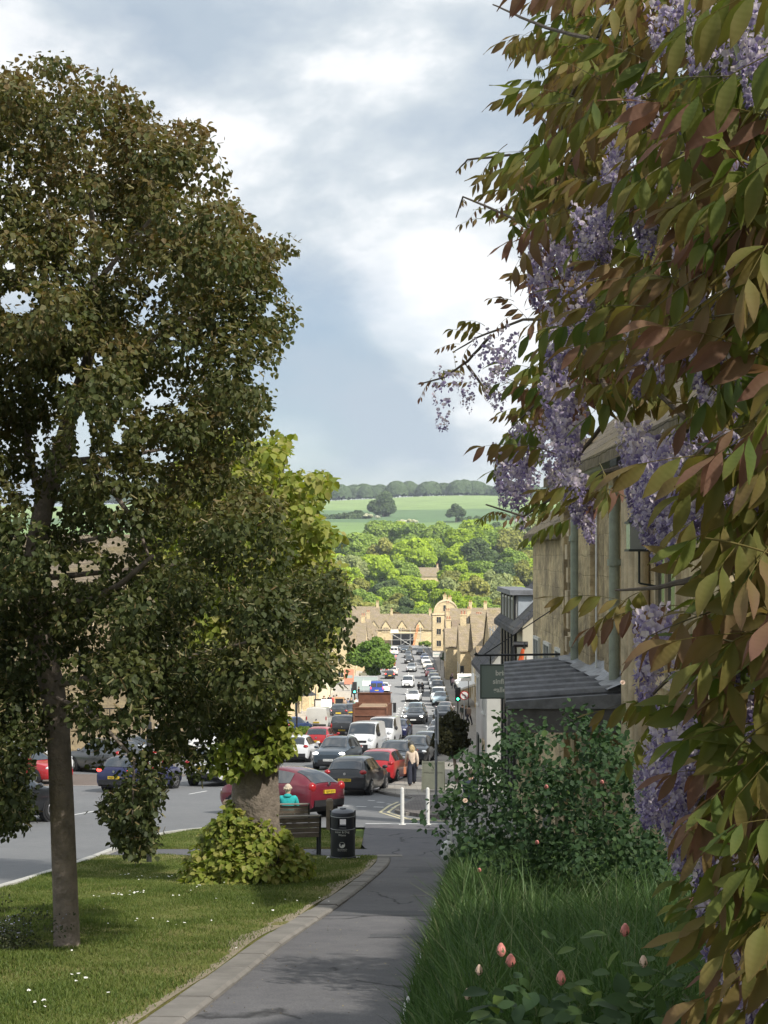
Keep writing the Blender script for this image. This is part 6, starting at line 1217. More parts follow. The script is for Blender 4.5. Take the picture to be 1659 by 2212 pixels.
def car_meshes(kind):
    tp = TEMPL[kind]; D = _dense(tp); st = tp['st']; out = []; L2 = tp['L'] / 2; W2 = tp['W'] / 2
    def at_y(y): return [float(np.interp(y, D[:, 0], D[:, k])) for k in range(6)]
    mb = MB(); n = 17
    for s in D:
        h = _sec(s); mb.v += h + [(-x, y, z) for x, y, z in h[-2::-1]]
    for i in range(len(D) - 1):
        for k in range(n - 1): mb.f.append((i * n + k, i * n + k + 1, (i + 1) * n + k + 1, (i + 1) * n + k)); mb.m.append(0)
    mb.f += [tuple(range(n - 1, -1, -1)), tuple((len(D) - 1) * n + k for k in range(n))]; mb.m += [0, 0]
    out.append(('body', mb.mesh('body', paint('white', (.7, .7, .7)), True), 'PAINT', None))
    mb = MB().box(-W2 * .82, W2 * .82, -L2 + .25, L2 - .25, .20, st[4][1] + .12); out.append(('underside', mb.mesh('underside', M_TRIMB), None, None))
    def glass_cross(y0, y1, name, up):
        mb = MB(); N_ = 7; rows = []
        for i in range(N_):
            y = y0 + (y1 - y0) * i / (N_ - 1); s = at_y(y); h = _sec(s); wmax = h[5][0]
            prof = [(-h[5][0] * .97, h[5][2] + .004), (-h[6][0], h[6][2] - .002), (-h[7][0], h[7][2]), (0, h[8][2]), (h[7][0], h[7][2]), (h[6][0], h[6][2] - .002), (h[5][0] * .97, h[5][2] + .004)]
            rows.append([(x, y + up * .012, z + .014) for x, z in prof])
        for r in rows: mb.v += r
        for i in range(N_ - 1):
            for k in range(6): mb.f.append((i * 7 + k, i * 7 + k + 1, (i + 1) * 7 + k + 1, (i + 1) * 7 + k)); mb.m.append(0)
        out.append((name, mb.mesh(name, M_AUTO, True), None, None))
    glass_cross(tp['ws'][0] + .04, tp['ws'][1] - .01, 'windscreen', 1)
    if kind == 'van':
        mb = MB().box(-.78, -.06, -L2 - .012, -L2 + .05, 1.16, 1.72).box(.06, .78, -L2 - .012, -L2 + .05, 1.16, 1.72); out.append(('rear_window', mb.mesh('rear_window', M_AUTO), None, None))
    else: glass_cross(tp['rw'][0], tp['rw'][1], 'rear_window', -1)
    y0, y1 = tp['side']; parts_ = [(y0, y0 + (y1 - y0) * .47), (y0 + (y1 - y0) * .51, y1)] if kind != 'van' else [(y0, y1)]
    for sx in (1, -1):
        for (a, b) in parts_:
            mb = MB(); N_ = 6
            for i in range(N_):
                y = a + (b - a) * i / (N_ - 1); s = at_y(y); h = _sec(s); p, q = np.array(h[4]), np.array(h[5])
                for t in (.06, .5, .93): r = p + (q - p) * t; mb.v.append((sx * (r[0] + .012), r[1], r[2] + .002))
            for i in range(N_ - 1):
                for k in range(2): f_ = (i * 3 + k, i * 3 + k + 1, i * 3 + k + 4, i * 3 + k + 3); mb.f.append(f_ if sx < 0 else f_[::-1]); mb.m.append(0)
            out.append(('side_window', mb.mesh('side_window', M_AUTO, True), None, None))
    nz = st[-2][2]; fz = {'hatch': .66, 'suv': .80, 'juke': .72, 'boxy': .88, 'van': .90, 'saloon': .64}[kind]; fw = st[-2][4]
    for sx in (1, -1):
        c = (sx * fw * .80, L2 - .17, fz + .04); out.append(('headlight', MB().ball((0, 0, 0), (.17, .12, .085) if kind != 'van' else (.16, .13, .14), 10, 6).mesh('headlight', M_HEAD, True), 'HEAD', c))
        tz = {'hatch': .90, 'suv': 1.02, 'juke': .98, 'boxy': 1.06, 'van': 1.05, 'saloon': .86}[kind]; hh = {'hatch': .10, 'suv': .10, 'juke': .16, 'boxy': .26, 'van': .28, 'saloon': .08}[kind]; c = (sx * st[1][4] * .86, -L2 + .10, tz); out.append(('tail_light', MB().ball((0, 0, 0), (.15 if kind not in ('boxy', 'van') else .09, .13, hh), 10, 6).mesh('tail_light', M_TAIL, True), 'TAIL', c))
    out.append(('grille', MB().box(-.46, .46, L2 - .2, L2 - .012, fz - .14, fz - .01).box(-.55, .55, L2 - .22, L2 + .004, .30, fz - .26).mesh('grille', M_TRIMB), None, None))
    out.append(('rear_bumper', MB().box(-st[1][4] * .86, st[1][4] * .86, -L2 - .035, -L2 + .2, st[1][1] + .04, st[1][1] + .24).mesh('rear_bumper', M_TRIMB), None, None))
    pz = {'hatch': .60, 'suv': .80, 'juke': .83, 'boxy': .78, 'van': .72, 'saloon': .72}[kind]; fpz = {'hatch': .42, 'suv': .52, 'juke': .46, 'boxy': .55, 'van': .52, 'saloon': .40}[kind]
    out.append(('number_plate', MB().box(-.26, .26, -L2 - .05, -L2 + .03, pz - .056, pz + .056).mesh('number_plate', M_PLY), None, None)); out.append(('number_plate', MB().box(-.26, .26, L2 - .03, L2 + .03, fpz - .056, fpz + .056).mesh('number_plate', M_PLW), None, None))
    out.append(('badge', MB().lathe([(.0, 0), (.055, 0), (.055, .02)], 10).mesh('badge', M_CHROME, True), 'BADGE', (0, -L2 - .012 if kind != 'van' else -L2 - .02, pz + .24)))
    r = tp['wheel']
    for sx in (1, -1):
        for wy in (tp['wb'], -tp['wb']):
            x1 = sx * (W2 - .012)
            arch = MB(); pts = [(x1 - sx * .2, wy + (r + .055) * math.cos(t), r + (r + .055) * math.sin(t)) for t in np.linspace(0, 2 * math.pi, 17)[:-1]]
            arch.prism([tuple(p) for p in (pts if sx > 0 else pts[::-1])], (0, 0, 0), (sx * .2 + sx * .006, 0, 0))
            out.append(('wheel_arch', arch.mesh('wheel_arch', M_TRIMB), None, None))
            out.append(('wheel', ('W', r), None, (sx * (W2 - .085), wy, r)))
    wy = tp['ws'][1] - .28; wz = at_y(wy)[2] + .07
    for sx in (1, -1): out.append(('mirror', MB().ball((0, 0, 0), (.12, .07, .075) if kind != 'van' else (.11, .08, .15), 8, 5).mesh('mirror', M_TRIMB, True), 'MIRROR', (sx * (W2 + .06), wy, wz + (.05 if kind == 'van' else 0))))
    if kind in ('suv', 'boxy'):
        for sx in (1, -1): out.append(('roof_rail', MB().tube([(sx * st[5][5] * .92, -1.5, st[5][3] - .01), (sx * st[5][5] * .93, -1.3, st[5][3] + .05), (sx * st[5][5] * .93, 0, st[5][3] + .05), (sx * st[5][5] * .92, .25, st[5][3] - .04)], .022, 6).mesh('roof_rail', M_CHROME), None, None))
    return out
def wheel_mesh(r, w=.2):
    mb = MB(); prof = [(r * .62, -w / 2), (r * .94, -w / 2), (r, -w * .3), (r, w * .3), (r * .94, w / 2), (r * .62, w / 2)]; n = 20
    for (rr, x) in prof:
        for k in range(n): t = 2 * math.pi * k / n; mb.v.append((x, rr * math.cos(t), rr * math.sin(t)))
    for i in range(5):
        for k in range(n): mb.f.append((i * n + k, (i + 1) * n + k, (i + 1) * n + (k + 1) % n, i * n + (k + 1) % n)); mb.m.append(0)
    mb.f += [tuple(range(n)), tuple(5 * n + k for k in range(n - 1, -1, -1))]; mb.m += [0, 0]; tyre = mb.mesh('wheel', M_TYRE, True)
    mr = MB()
    for s_ in (1, -1):
        for k in range(5):
            t = 2 * math.pi * k / 5; c, s2 = math.cos(t), math.sin(t); mr.obox((s_ * (w / 2 + .004), c * r * .36, s2 * r * .36), (.012, 0, 0), (0, -s2 * r * .09, c * r * .09), (0, c * r * .28, s2 * r * .28))
        mr.tube([(s_ * (w / 2 - .02), 0, 0), (s_ * (w / 2 + .015), 0, 0)], r * .14, 8)
        ring = []
    for s_ in (1, -1):
        b = len(mr.v)
        for rr, x in ((r * .66, w / 2 + .006), (r * .56, w / 2 + .004)):
            for k in range(20): t = 2 * math.pi * k / 20; mr.v.append((s_ * x, rr * math.cos(t), rr * math.sin(t)))
        for k in range(20): f_ = (b + k, b + (k + 1) % 20, b + 20 + (k + 1) % 20, b + 20 + k); mr.f.append(f_ if s_ > 0 else f_[::-1]); mr.m.append(0)
    return tyre, mr.mesh('rim', M_RIM)
CARC = {}; WHC = {}
def put_matrix(x, y, yaw, dz=0.0):
    f = Vector((-math.sin(yaw), math.cos(yaw), 0)); f.z = slope(y) * f.y; f.normalize(); r0 = Vector((math.cos(yaw), math.sin(yaw), 0)); r0.z = slope(y) * r0.y; r0.normalize(); up = r0.cross(f).normalized(); r0 = f.cross(up)
    return Matrix(((r0.x, f.x, up.x, x), (r0.y, f.y, up.y, y), (r0.z, f.z, up.z, G(y) + dz), (0, 0, 0, 1)))
def car(kind, col, x, y, yaw, label, scale=(1, 1, 1), lit='', plate=None, group=None, far=False, cat='car', name='parked_car', rear_glass=True, drop=()):
    if kind not in CARC: CARC[kind] = car_meshes(kind)
    r = empty(name, (0, 0, 0), 0, label, cat, group); r.matrix_world = put_matrix(x, y, rad(yaw), .012) @ Matrix.Diagonal((*scale, 1)); pm = PAINT[col]
    for (nm, me, role, loc) in CARC[kind]:
        if nm in drop: continue
        if far and nm in ('badge', 'roof_rail', 'rear_bumper'): continue
        if kind == 'van' and nm == 'rear_window' and not rear_glass: continue
        if isinstance(me, tuple):
            if me not in WHC: WHC[me] = wheel_mesh(me[1])
            w = link('wheel', WHC[me][0], r, loc)
            if not far: link('rim', WHC[me][1], w)
            continue
        o = link(nm, me, r, loc)
        if role in ('PAINT', 'MIRROR') and not (role == 'MIRROR' and col in ('white', 'silver', 'offwhite') and kind == 'van'):
            o.material_slots[0].link = 'OBJECT'; o.material_slots[0].material = pm
        if role == 'HEAD' and 'h' in lit: o.material_slots[0].link = 'OBJECT'; o.material_slots[0].material = M_HEADLIT
        if role == 'TAIL' and 't' in lit: o.material_slots[0].link = 'OBJECT'; o.material_slots[0].material = M_TAILLIT
        if role == 'BADGE': o.rotation_euler = (rad(90), 0, 0)
    if plate:
        txt, rear = plate; me = text_mesh(txt, .098, extrude=.002); me.materials.append(M_PLT); tp = TEMPL[kind]; L2 = tp['L'] / 2
        pz = {'hatch': .60, 'suv': .80, 'juke': .83, 'boxy': .78, 'van': .72, 'saloon': .72}[kind]; fpz = {'hatch': .42, 'suv': .52, 'juke': .46, 'boxy': .55, 'van': .52, 'saloon': .40}[kind]
        o = link('registration', me, r, (0, -L2 - .053, pz) if rear else (0, L2 + .033, fpz)); o.rotation_euler = (rad(90), 0, 0 if rear else math.pi)
    return r
def cx_(px, d): return (px - 829.5) / F * d
G1 = 'cars queueing and parked near the junction'
car('juke', 'maroon', cx_(606, 46.2), 46.2, 52, 'maroon crossover car seen from behind, crossing beside the bench', plate=('GJ59 GCZ', True), name='moving_car')
car('hatch', 'black', cx_(771, 56), 57.4, -13, 'black hatchback with yellow plate parked first at the right kerb', plate=('GL17 EBO', True))
car('hatch', 'red', cx_(830, 64), 65.0, -12, 'red hatchback parked just beyond the black hatchback', (1, 1, 1.0), plate=('RO15 EPZ', True))
car('suv', 'black', cx_(856, 71), 72.2, 172, 'black car facing uphill behind the red hatchback at the kerb', (1, 1, .95))
car('hatch', 'black', cx_(899, 79.5), 79.8, 172, 'black hatchback facing uphill beside the walking woman', (1, 1, 1.02)); car('hatch', 'silver', cx_(921, 86.5), 86.5, 171, 'silver hatchback facing uphill, third from the walking woman'); car('suv', 'pinkgrey', cx_(948, 94), 94, 171, 'pinkish grey estate car behind the grey signpost', (1, 1, .93)); car('suv', 'white', cx_(952, 105.5), 105.5, 172, 'white car facing uphill beyond the grey signpost', (1, 1, .95))
car('suv', 'slate', cx_(727, 73.5), 75.2, 169, 'dark blue grey crossover with headlights on coming uphill', lit='h', plate=('KU19 HNX', False), name='moving_car')
car('van', 'white', cx_(789, 88), 89.6, 171, 'white van with black grille coming uphill behind the crossover', name='white_van', cat='van'); car('van', 'white', cx_(829, 98), 99.5, 172, 'second white van close behind the first white van', name='white_van', cat='van')
car('hatch', 'white', cx_(645, 81), 81.8, -7, 'white hatchback seen from behind left of the crossover', plate=('VN14 KLO', True), lit='')
car('hatch', 'red', cx_(694, 93), 94.0, -8, 'red hatchback seen from behind between two white vehicles', (1, 1, 1.02), plate=('YD66 UPK', True)); car('boxy', 'charcoal', cx_(746, 106), 107.5, -6, 'dark grey boxy off roader with yellow plate behind the truck', plate=('OV07 KTE', True)); car('van', 'offwhite', cx_(688, 121), 123, -4, 'white panel van seen from behind left of the off roader', (1, 1, 1.0), plate=('KP13 YUW', True), rear_glass=False, name='white_van', cat='van')
car('suv', 'charcoal', cx_(735, 140), 140, -3, 'dark estate car just ahead of the white panel van', far=True); car('suv', 'grey', cx_(763, 142), 142, -3, 'grey estate car left of the brown truck', far=True); car('hatch', 'blue', cx_(630, 113), 114, -25, 'blue car parked behind the round topiary planter', far=True)
car('hatch', 'navy', cx_(862, 109), 110, 172, 'dark blue small car with round lamps coming uphill', (.98, .95, .97), name='moving_car'); car('saloon', 'black', cx_(899, 133), 134.5, 173, 'black luxury saloon with lit headlights coming uphill', (1.05, 1.05, 1.06), lit='h', name='moving_car'); car('suv', 'paleblue', cx_(898, 145), 145, 173, 'pale blue car directly behind the black saloon', (1, 1, .95), name='moving_car', far=True)
car('saloon', 'white', cx_(894, 182), 183, 174, 'white low car coming uphill beside two cyclists', (.98, .9, 1), name='moving_car', far=True); car('van', 'white', cx_(882, 219), 220, 174, 'small white van coming uphill in mid street', (.9, .88, .92), name='white_van', cat='van', far=True)
car('suv', 'charcoal', cx_(959, 137), 138, 174, 'dark blue car parked on the right before the silver one', (1, 1, .92), far=True); car('hatch', 'pinkgrey', cx_(963, 148), 149, 174, 'dark roofed car parked second before the pale people carrier', far=True); car('suv', 'paleblue', cx_(952, 173), 174, 174, 'pale blue off roader parked on the right below the traffic light', far=True); car('van', 'white', cx_(948, 181), 182, 174, 'white pickup van loaded with bags parked on the right', (.95, .9, .95), cat='van', name='white_van', far=True)
for (px, d, kd, cl_, lb) in [(945, 204, 'boxy', 'charcoal', 'dark off roader in the right hand parked row'), (941, 216, 'boxy', 'silver', 'silver off roader in the right hand parked row'), (938, 228, 'boxy', 'grey', 'grey off roader in the right hand parked row'), (936, 240, 'suv', 'charcoal', 'dark car just before the red one in the right hand row'), (930, 252, 'hatch', 'red', 'red car in the right hand parked row'), (928, 264, 'hatch', 'black', 'black roofed car just beyond the red one on the right'), (924, 278, 'suv', 'offwhite', 'cream car in the right hand parked row'), (920, 296, 'suv', 'white', 'white car low in the right hand parked row'), (917, 314, 'hatch', 'blue', 'blue car low in the right hand parked row'), (908, 342, 'saloon', 'black', 'black saloon at the foot of the street on the right')]:
    car(kd, cl_, cx_(px, d), d, 176, lb, group='cars parked on the right', far=True)
for (px, d, kd, cl_, yw, lb) in [(889, 268, 'suv', 'silver', 175, 'silver off roader coming uphill low in the street'), (884, 300, 'suv', 'charcoal', 175, 'dark car with trailer lights low in the street'), (882, 326, 'hatch', 'grey', 175, 'grey car coming uphill near the end house'), (878, 352, 'suv', 'slate', 160, 'dark car turning at the foot of the street'), (868, 366, 'saloon', 'grey', 150, 'grey saloon turning at the end of the street'), (842, 246, 'hatch', 'charcoal', 0, 'dark car with lit tail lights heading the downhill queue'), (848, 256, 'suv', 'offwhite', 0, 'cream car beside the dark car in the downhill queue'), (843, 268, 'hatch', 'red', 0, 'red car in the downhill queue'), (844, 282, 'hatch', 'maroon', 0, 'maroon car in the downhill queue'), (845, 298, 'hatch', 'red', 0, 'second red car in the downhill queue'), (848, 316, 'hatch', 'pinkgrey', 0, 'pinkish car in the downhill queue'), (851, 340, 'van', 'white', 0, 'white van far down in the downhill queue'), (814, 200, 'van', 'royal', 0, 'bright blue van ahead of the brown truck'), (829, 206, 'hatch', 'white', 0, 'white car beside the bright blue van'), (806, 258, 'suv', 'silver', 20, 'silver car parked behind the street tree'), (795, 244, 'suv', 'paleblue', 25, 'pale blue car parked under the street tree')]:
    car(kd, cl_, cx_(px, d), d, yw, lb, group='cars in the lower street', far=True, lit='t' if yw == 0 else '', name='white_van' if cl_ == 'white' and kd == 'van' else 'moving_car')
# on the hill road at the left
car('suv', 'white', cx_(478, 62), 63, -18, 'white crossover seen from behind on the hill road', plate=('OE14 WLD', True)); car('hatch', 'navy', cx_(296, 58), 59, -22, 'dark blue hatchback seen from behind beneath the lime tree', lit='t', plate=('VK65 FHO', True)); car('hatch', 'red', cx_(35, 62), 64, -122, 'red hatchback parked nose out at the left edge'); car('suv', 'white', cx_(60, 70), 70, -118, 'white car parked behind the red hatchback at the left edge'); car('suv', 'grey', cx_(215, 71), 72, 48, 'dark grey estate car parked tail out behind the slim trunk'); car('suv', 'silver', cx_(255, 78), 78.5, 40, 'silver estate car parked beyond the dark grey one'); car('van', 'white', cx_(325, 84), 86, 10, 'white camper van parked beyond the estate cars', cat='van', name='white_van', far=True)
car('van', 'white', cx_(448, 86), 88, 172, 'white van facing uphill behind the white crossover', cat='van', name='white_van', far=True); car('suv', 'black', cx_(-5, 43), 43, -35, 'black car at the far left edge of the hill road')

# ------------------------------------------------------------------ tipper truck
tk = empty('tipper_truck', (0, 0, 0), 0, 'rust brown tipper truck seen from behind in the downhill lane', 'truck'); tk.matrix_world = put_matrix(cx_(800, 101), 101, rad(-3), .01)
M_RUST = mat('tipper_paint', (.155, .062, .034), .6, noise=(1.6, .3, 8), bump=(20, .2, .01)); M_RUST2 = mat('tipper_rib', (.19, .085, .05), .6, noise=(3, .3, 7)); M_LOAD = mat('load', (.36, .25, .16), .95, noise=(4, .3, 7))
H0 = 1.35
MB().box(-1.22, 1.22, .02, .08, H0, H0 + 1.25).build('tailgate', M_RUST, tk)
for zz in (.0, .62, 1.16): MB().box(-1.25, 1.25, -.05, .018, H0 + zz, H0 + zz + .10).build('tailgate_rib', M_RUST2, tk)
for xx in (-1.22, 1.14): MB().box(xx, xx + .1, -.05, .017, H0 + .101, H0 + 1.159).build('tailgate_post', M_RUST2, tk)
for sx in (-1, 1): MB().box(sx * 1.25 - .035, sx * 1.25 + .035, .085, 5.2, H0, H0 + 1.45).build('side_board', M_RUST, tk)
MB().box(-1.22, 1.22, .085, 5.15, H0 - .12, H0).build('floor', M_RUST, tk); MB().box(-1.21, 1.21, 5.1, 5.2, H0, H0 + 2.15).build('headboard', M_RUST, tk); MB().box(-1.3, 1.3, 5.0, 5.3, H0 + 2.151, H0 + 2.22).build('headboard_cap', M_RUST2, tk)
MB().prism([(-1.2, .1, H0 + .9), (1.2, .1, H0 + .9), (.9, .6, H0 + 1.25), (-.9, .6, H0 + 1.25)], (0, 0, 0), (0, 4.4, .15)).build('load', M_LOAD, tk)
MB().box(-1.24, 1.24, 2.45, 2.6, H0 + 1.452, H0 + 1.55).build('cross_bar', M_RUST2, tk)
MB().box(-.45, .45, .1, 6.2, .75, H0 - .14).box(-1.15, 1.15, .25, .4, .55, .75).build('chassis', M_TRIMB, tk)
MB().box(-1.22, 1.22, 5.5, 7.4, .9, 3.2).build('cab', PAINT['white'], tk); MB().box(-1.05, 1.05, 5.46, 5.499, 2.2, 2.9).build('cab_rear_window', M_AUTO, tk)
for sx in (-1, 1): MB().box(sx * 1.42 - .12, sx * 1.42 + .12, 6.9, 7.0, 2.0, 2.75).bar((sx * 1.2, 6.95, 2.7), (sx * 1.42, 6.95, 2.7), .05).build('mirror', M_TRIMB, tk); MB().box(sx * .95 - .2, sx * .95 + .2, .1, .22, .78, .98).build('tail_light', M_TAILLIT if sx > 0 else M_TAIL, tk); MB().box(sx * .9 - .32, sx * .9 + .32, .45, .5, .3, 1.1).build('mudflap', M_TRIMB, tk)
tw_, tr_ = wheel_mesh(.5, .3)
for wy in (1.2, 2.55, 6.4):
    for sx in (-1, 1):
        w = link('wheel', tw_, tk, (sx * .98, wy, .5)); link('rim', tr_, w)
MB().box(-.26, .26, .08, .1, .6, .71).build('number_plate', M_PLY, tk)
# ------------------------------------------------------------------ street furniture
M_BIN = mat('bin_plastic', (.016, .018, .026), .38, noise=(3, .2, 4)); M_SILV = mat('bin_band', (.40, .41, .43), .4); M_LETW = mat('bin_lettering', (.66, .66, .64), .6)
XB, YB = cx_(740, 30.0), 30.2
bn_ = empty('litter_bin', (XB, YB, G(YB) + .06), rad(-2), 'round black litter bin with domed lid beside the path', 'litter bin')
MB().box(-.36, .36, -.33, .33, -.12, -.005).build('base_slab', M_KERB2, bn_)
MB().lathe([(.285, .0), (.285, .075), (.268, .09)], 32).build('plinth', mat('bin_plinth', (.03, .032, .038), .5), bn_, smooth=True)
MB().lathe([(.262, .091), (.262, .66), (.255, .665)], 32).build('drum', M_BIN, bn_, smooth=True)
mb = MB()      # hood: four posts carry the top ring, open slots between
for k in range(4):
    a0 = math.pi / 4 + k * math.pi / 2
    arc = [a0 - .44 + .88 * i / 6 for i in range(7)]; vo = [(.262 * math.cos(a), .262 * math.sin(a)) for a in arc]; vi = [(.235 * math.cos(a), .235 * math.sin(a)) for a in arc]
    mb.prism([(x, y, .668) for x, y in vo + vi[::-1]], (0, 0, .668), (0, 0, .90))
mb.build('hood_posts', M_BIN, bn_); MB().lathe([(.24, .70), (.235, .69), (.10, .70)], 24).build('inner_tray', M_TRIMB, bn_)
MB().lathe([(.262, .901), (.264, 1.0), (.25, 1.02)], 32).build('top_ring', M_BIN, bn_, smooth=True); MB().lathe([(.25, 1.021), (.20, 1.055), (.07, 1.075), (.06, 1.10), (.0, 1.105)], 32).build('lid', mat('bin_lid', (.10, .105, .12), .35), bn_, smooth=True)
for zz in (.67, .935):
    mb = MB().lathe([(.2632, zz - .006), (.2665, zz - .003), (.2665, zz + .003), (.2632, zz + .006)], 32); mb.f = mb.f[:-2]; mb.m = mb.m[:-2]; mb.build('band', M_SILV, bn_)
for sx in (-1, 1): MB().box(sx * .262 - .012, sx * .262 + .012, -.03, .03, .56, 1.05).build('latch', M_BIN, bn_)
def wrap_text(body, size, z, root, r=.2635):
    me = text_mesh(body, size, extrude=.0006)
    for v_ in me.vertices: x, y_, zz = v_.co; a = x / r; v_.co = (r * math.sin(a) + 0, -(r + zz) * math.cos(a), z + y_)
    me.materials.append(M_LETW); link('lettering', me, root)
wrap_text('Litter & Dog', .062, .625, bn_); wrap_text('Waste', .062, .562, bn_); wrap_text('WEST OXFORDSHIRE', .022, .262, bn_); wrap_text('DISTRICT COUNCIL', .022, .232, bn_)
mb = MB(); R_ = .0
def arcq(pts):
    vv = []
    for (x, z) in pts: a = (x + .0) / .265; vv.append((.2648 * math.sin(a), -.2648 * math.cos(a), z))
    mb.add(vv, [tuple(range(len(vv)))])
cz = .355
for k in range(20):
    a0, a1 = 2 * math.pi * k / 20, 2 * math.pi * (k + 1) / 20
    if 0.3 < a0 < 2.6: rin = .056
    else: rin = .040 if k % 3 else .022
    arcq([(rin * math.cos(a0), cz + rin * math.sin(a0)), (.062 * math.cos(a0), cz + .062 * math.sin(a0)), (.062 * math.cos(a1), cz + .062 * math.sin(a1)), (rin * math.cos(a1), cz + rin * math.sin(a1))])
arcq([(-.02, cz - .055), (.03, cz - .05), (.045, cz - .01), (.02, cz + .012), (-.002, cz + .004)]); mb.build('emblem', M_LETW, bn_)
# benches
M_SLAT = mat('bench_slat', (.135, .105, .082), .8, noise=(6, .35, 7), bump=(40, .4, .006)); M_IRON = mat('cast_iron', (.012, .013, .016), .45)
def bench(x, y, rz, label):
    r = empty('bench', (x, y, G(y) + .06), rz, label, 'bench', 'benches by the old lime tree')
    for k in range(4): MB().obox((0, -.045 - .028 * k, .44 + .115 * k), (.78, 0, 0), (0, .014, .003), (0, -.008, .047)).build('slat', M_SLAT, r)
    MB().obox((0, -.165, .885), (.80, 0, 0), (0, .045, 0), (0, 0, .014)).build('top_rail', mat('bench_top', (.21, .19, .155), .75, noise=(6, .25, 6)), r)
    for k in range(4): MB().box(-.78, .78, .02 + .105 * k, .11 + .105 * k, .405, .43).build('slat', M_SLAT, r)
    for sx in (-.80, .80):
        MB().tube([(sx, -.06, -.15), (sx, -.03, .2), (sx, -.02, .40), (sx, -.08, .65), (sx, -.17, .90)], [.03, .028, .03, .028, .024], 8).build('leg', M_IRON, r, smooth=True)
        MB().tube([(sx, .42, -.15), (sx, .41, .2), (sx, .42, .40)], .028, 8).tube([(sx, -.02, .39), (sx, .42, .39)], .026, 8).build('leg', M_IRON, r, smooth=True)
        MB().tube([(sx, -.06, .66), (sx, .2, .68), (sx, .42, .64), (sx, .42, .40)], .022, 8).build('armrest', M_IRON, r, smooth=True)
    return r
bench(cx_(610, 31.0), 31.4, rad(9), 'empty wooden slatted bench beside the litter bin'); bench(cx_(600, 37), 37.2, rad(3), 'wooden slatted bench with a seated person, farther from the bin')
# timber posts on the far lawn edge
M_POST = mat('oak_post', (.16, .125, .09), .9, noise=(5, .3, 7), bump=(18, .6, .01))
for (a, d, lb) in [(712, 40.2, 'square timber post between the bench and the litter bin'), (489, 39.6, 'square timber post at the lawn edge left of the trunk')]:
    o = MB().box(-.095, .095, -.095, .095, -.2, .80).prism([(-.095, -.095, .801), (.095, -.095, .801), (.06, -.06, .85), (-.06, -.06, .85)], (0, 0, 0), (0, .12, 0)).build('timber_post', M_POST, loc=(cx_(a, d), d, G(d) + .05)); tag(o, lb, 'post', 'timber posts')
# white bollards
for (a, lb) in [(869, 'left of the two slim white bollards'), (924, 'right of the two slim white bollards')]:
    x = cx_(a, 42.1); r = empty('bollard', (x, 42.1, G(42.1) + .03), 0, lb + ' at the end of the forecourt', 'bollard', 'white bollards'); MB().lathe([(.056, -.05), (.056, 1.02), (.046, 1.08), (.02, 1.095)], 14).build('post', M_WHITE, r, smooth=True); MB().box(-.10, .10, -.10, .10, -.04, .006).build('foot', M_WHITE, r)
# signpost
x = cx_(942, 48); r = empty('signpost', (x, 48, G(48) + .1), 0, 'tall grey metal signpost on the corner pavement', 'signpost'); MB().tube([(0, 0, -.1), (0, 0, 3.35)], .045, 12).tube([(0, 0, 3.35), (0, 0, 3.38)], .03, 10).build('pole', mat('galvanised', (.20, .215, .23), .5, metal=.4, noise=(5, .15, 5)), r, smooth=True); MB().tube([(0, 0, .0), (0, 0, .45)], .062, 12).build('sleeve', MATS['galvanised'], r, smooth=True); MB().box(.05, .075, -.3, .3, 2.2, 3.3).build('edge_on_sign', M_SILV, r); MB().tube([(0, 0, 2.3), (0, 0, 2.35)], .06, 10).tube([(0, 0, 3.1), (0, 0, 3.15)], .06, 10).build('bracket', M_SILV, r)
# cream A-board
M_CREAM = mat('aboard_cream', (.50, .48, .34), .7, noise=(3, .1, 5)); r = empty('sandwich_board', (cx_(936, 56.5), 56.5, G(56.5) + .115), rad(-6), 'cream wooden sandwich board on the pavement corner', 'sign board')
for s_ in (-1, 1):
    MB().obox((0, s_ * .17, .62), (.40, 0, 0), (0, .012, 0), (0, -s_ * .13, .50)).build('panel', M_CREAM, r)
    for sx in (-1, 1): MB().obox((sx * .425, s_ * .19, .60), (.025, 0, 0), (0, .02, 0), (0, -s_ * .155, .60)).build('leg', M_CREAM, r)
    MB().obox((0, s_ * .045, 1.15), (.40, 0, 0), (0, .02, 0), (0, 0, .03)).build('rail', M_CREAM, r)
for i, w_ in enumerate(['OPEN', 'ANTIQUES CENTRE']):
    me = text_mesh(w_, .085 if i else .06); me.materials.append(mat('faded_letter', (.22, .21, .16), .8)); o = link('lettering', me, r, (0, -.203 + .026 * i * .3, .86 - i * .1)); o.rotation_euler = (rad(90 - 14.5), 0, 0); o.location.y = -.178 + (.86 - i * .1 - .62) * .26 - .016
# speed limit sign on dark post under the lime
x = cx_(322, 29.4); r = empty('speed_limit_sign', (x, 29.4, G(29.4) + .06), 0, 'twenty speed limit roundel on a dark post under the lime tree', 'road sign'); MB().tube([(0, 0, -.1), (0, 0, 2.9)], .055, 10).build('post', mat('dark_post', (.03, .032, .035), .6), r, smooth=True)
def disc(z, rr, y, m, nm, x=0):
    return MB().add([(x + rr * math.cos(2 * math.pi * k / 28), y, z + rr * math.sin(2 * math.pi * k / 28)) for k in range(28)] + [(x + rr * math.cos(2 * math.pi * k / 28), y + .006, z + rr * math.sin(2 * math.pi * k / 28)) for k in range(28)], [tuple(range(28)), tuple(range(55, 27, -1))] + [(k, 28 + k, 28 + (k + 1) % 28, (k + 1) % 28) for k in range(28)]).build(nm, m, r)
M_SRED = mat('sign_red', (.45, .02, .02), .5); disc(2.12, .185, -.075, M_SRED, 'red_ring', .14); disc(2.12, .145, -.079, M_PLW, 'white_face', .14); me = text_mesh('20', .20); me.materials.append(M_PLT); o = link('lettering', me, r, (.14, -.0815, 2.12)); o.rotation_euler = (rad(90), 0, 0)
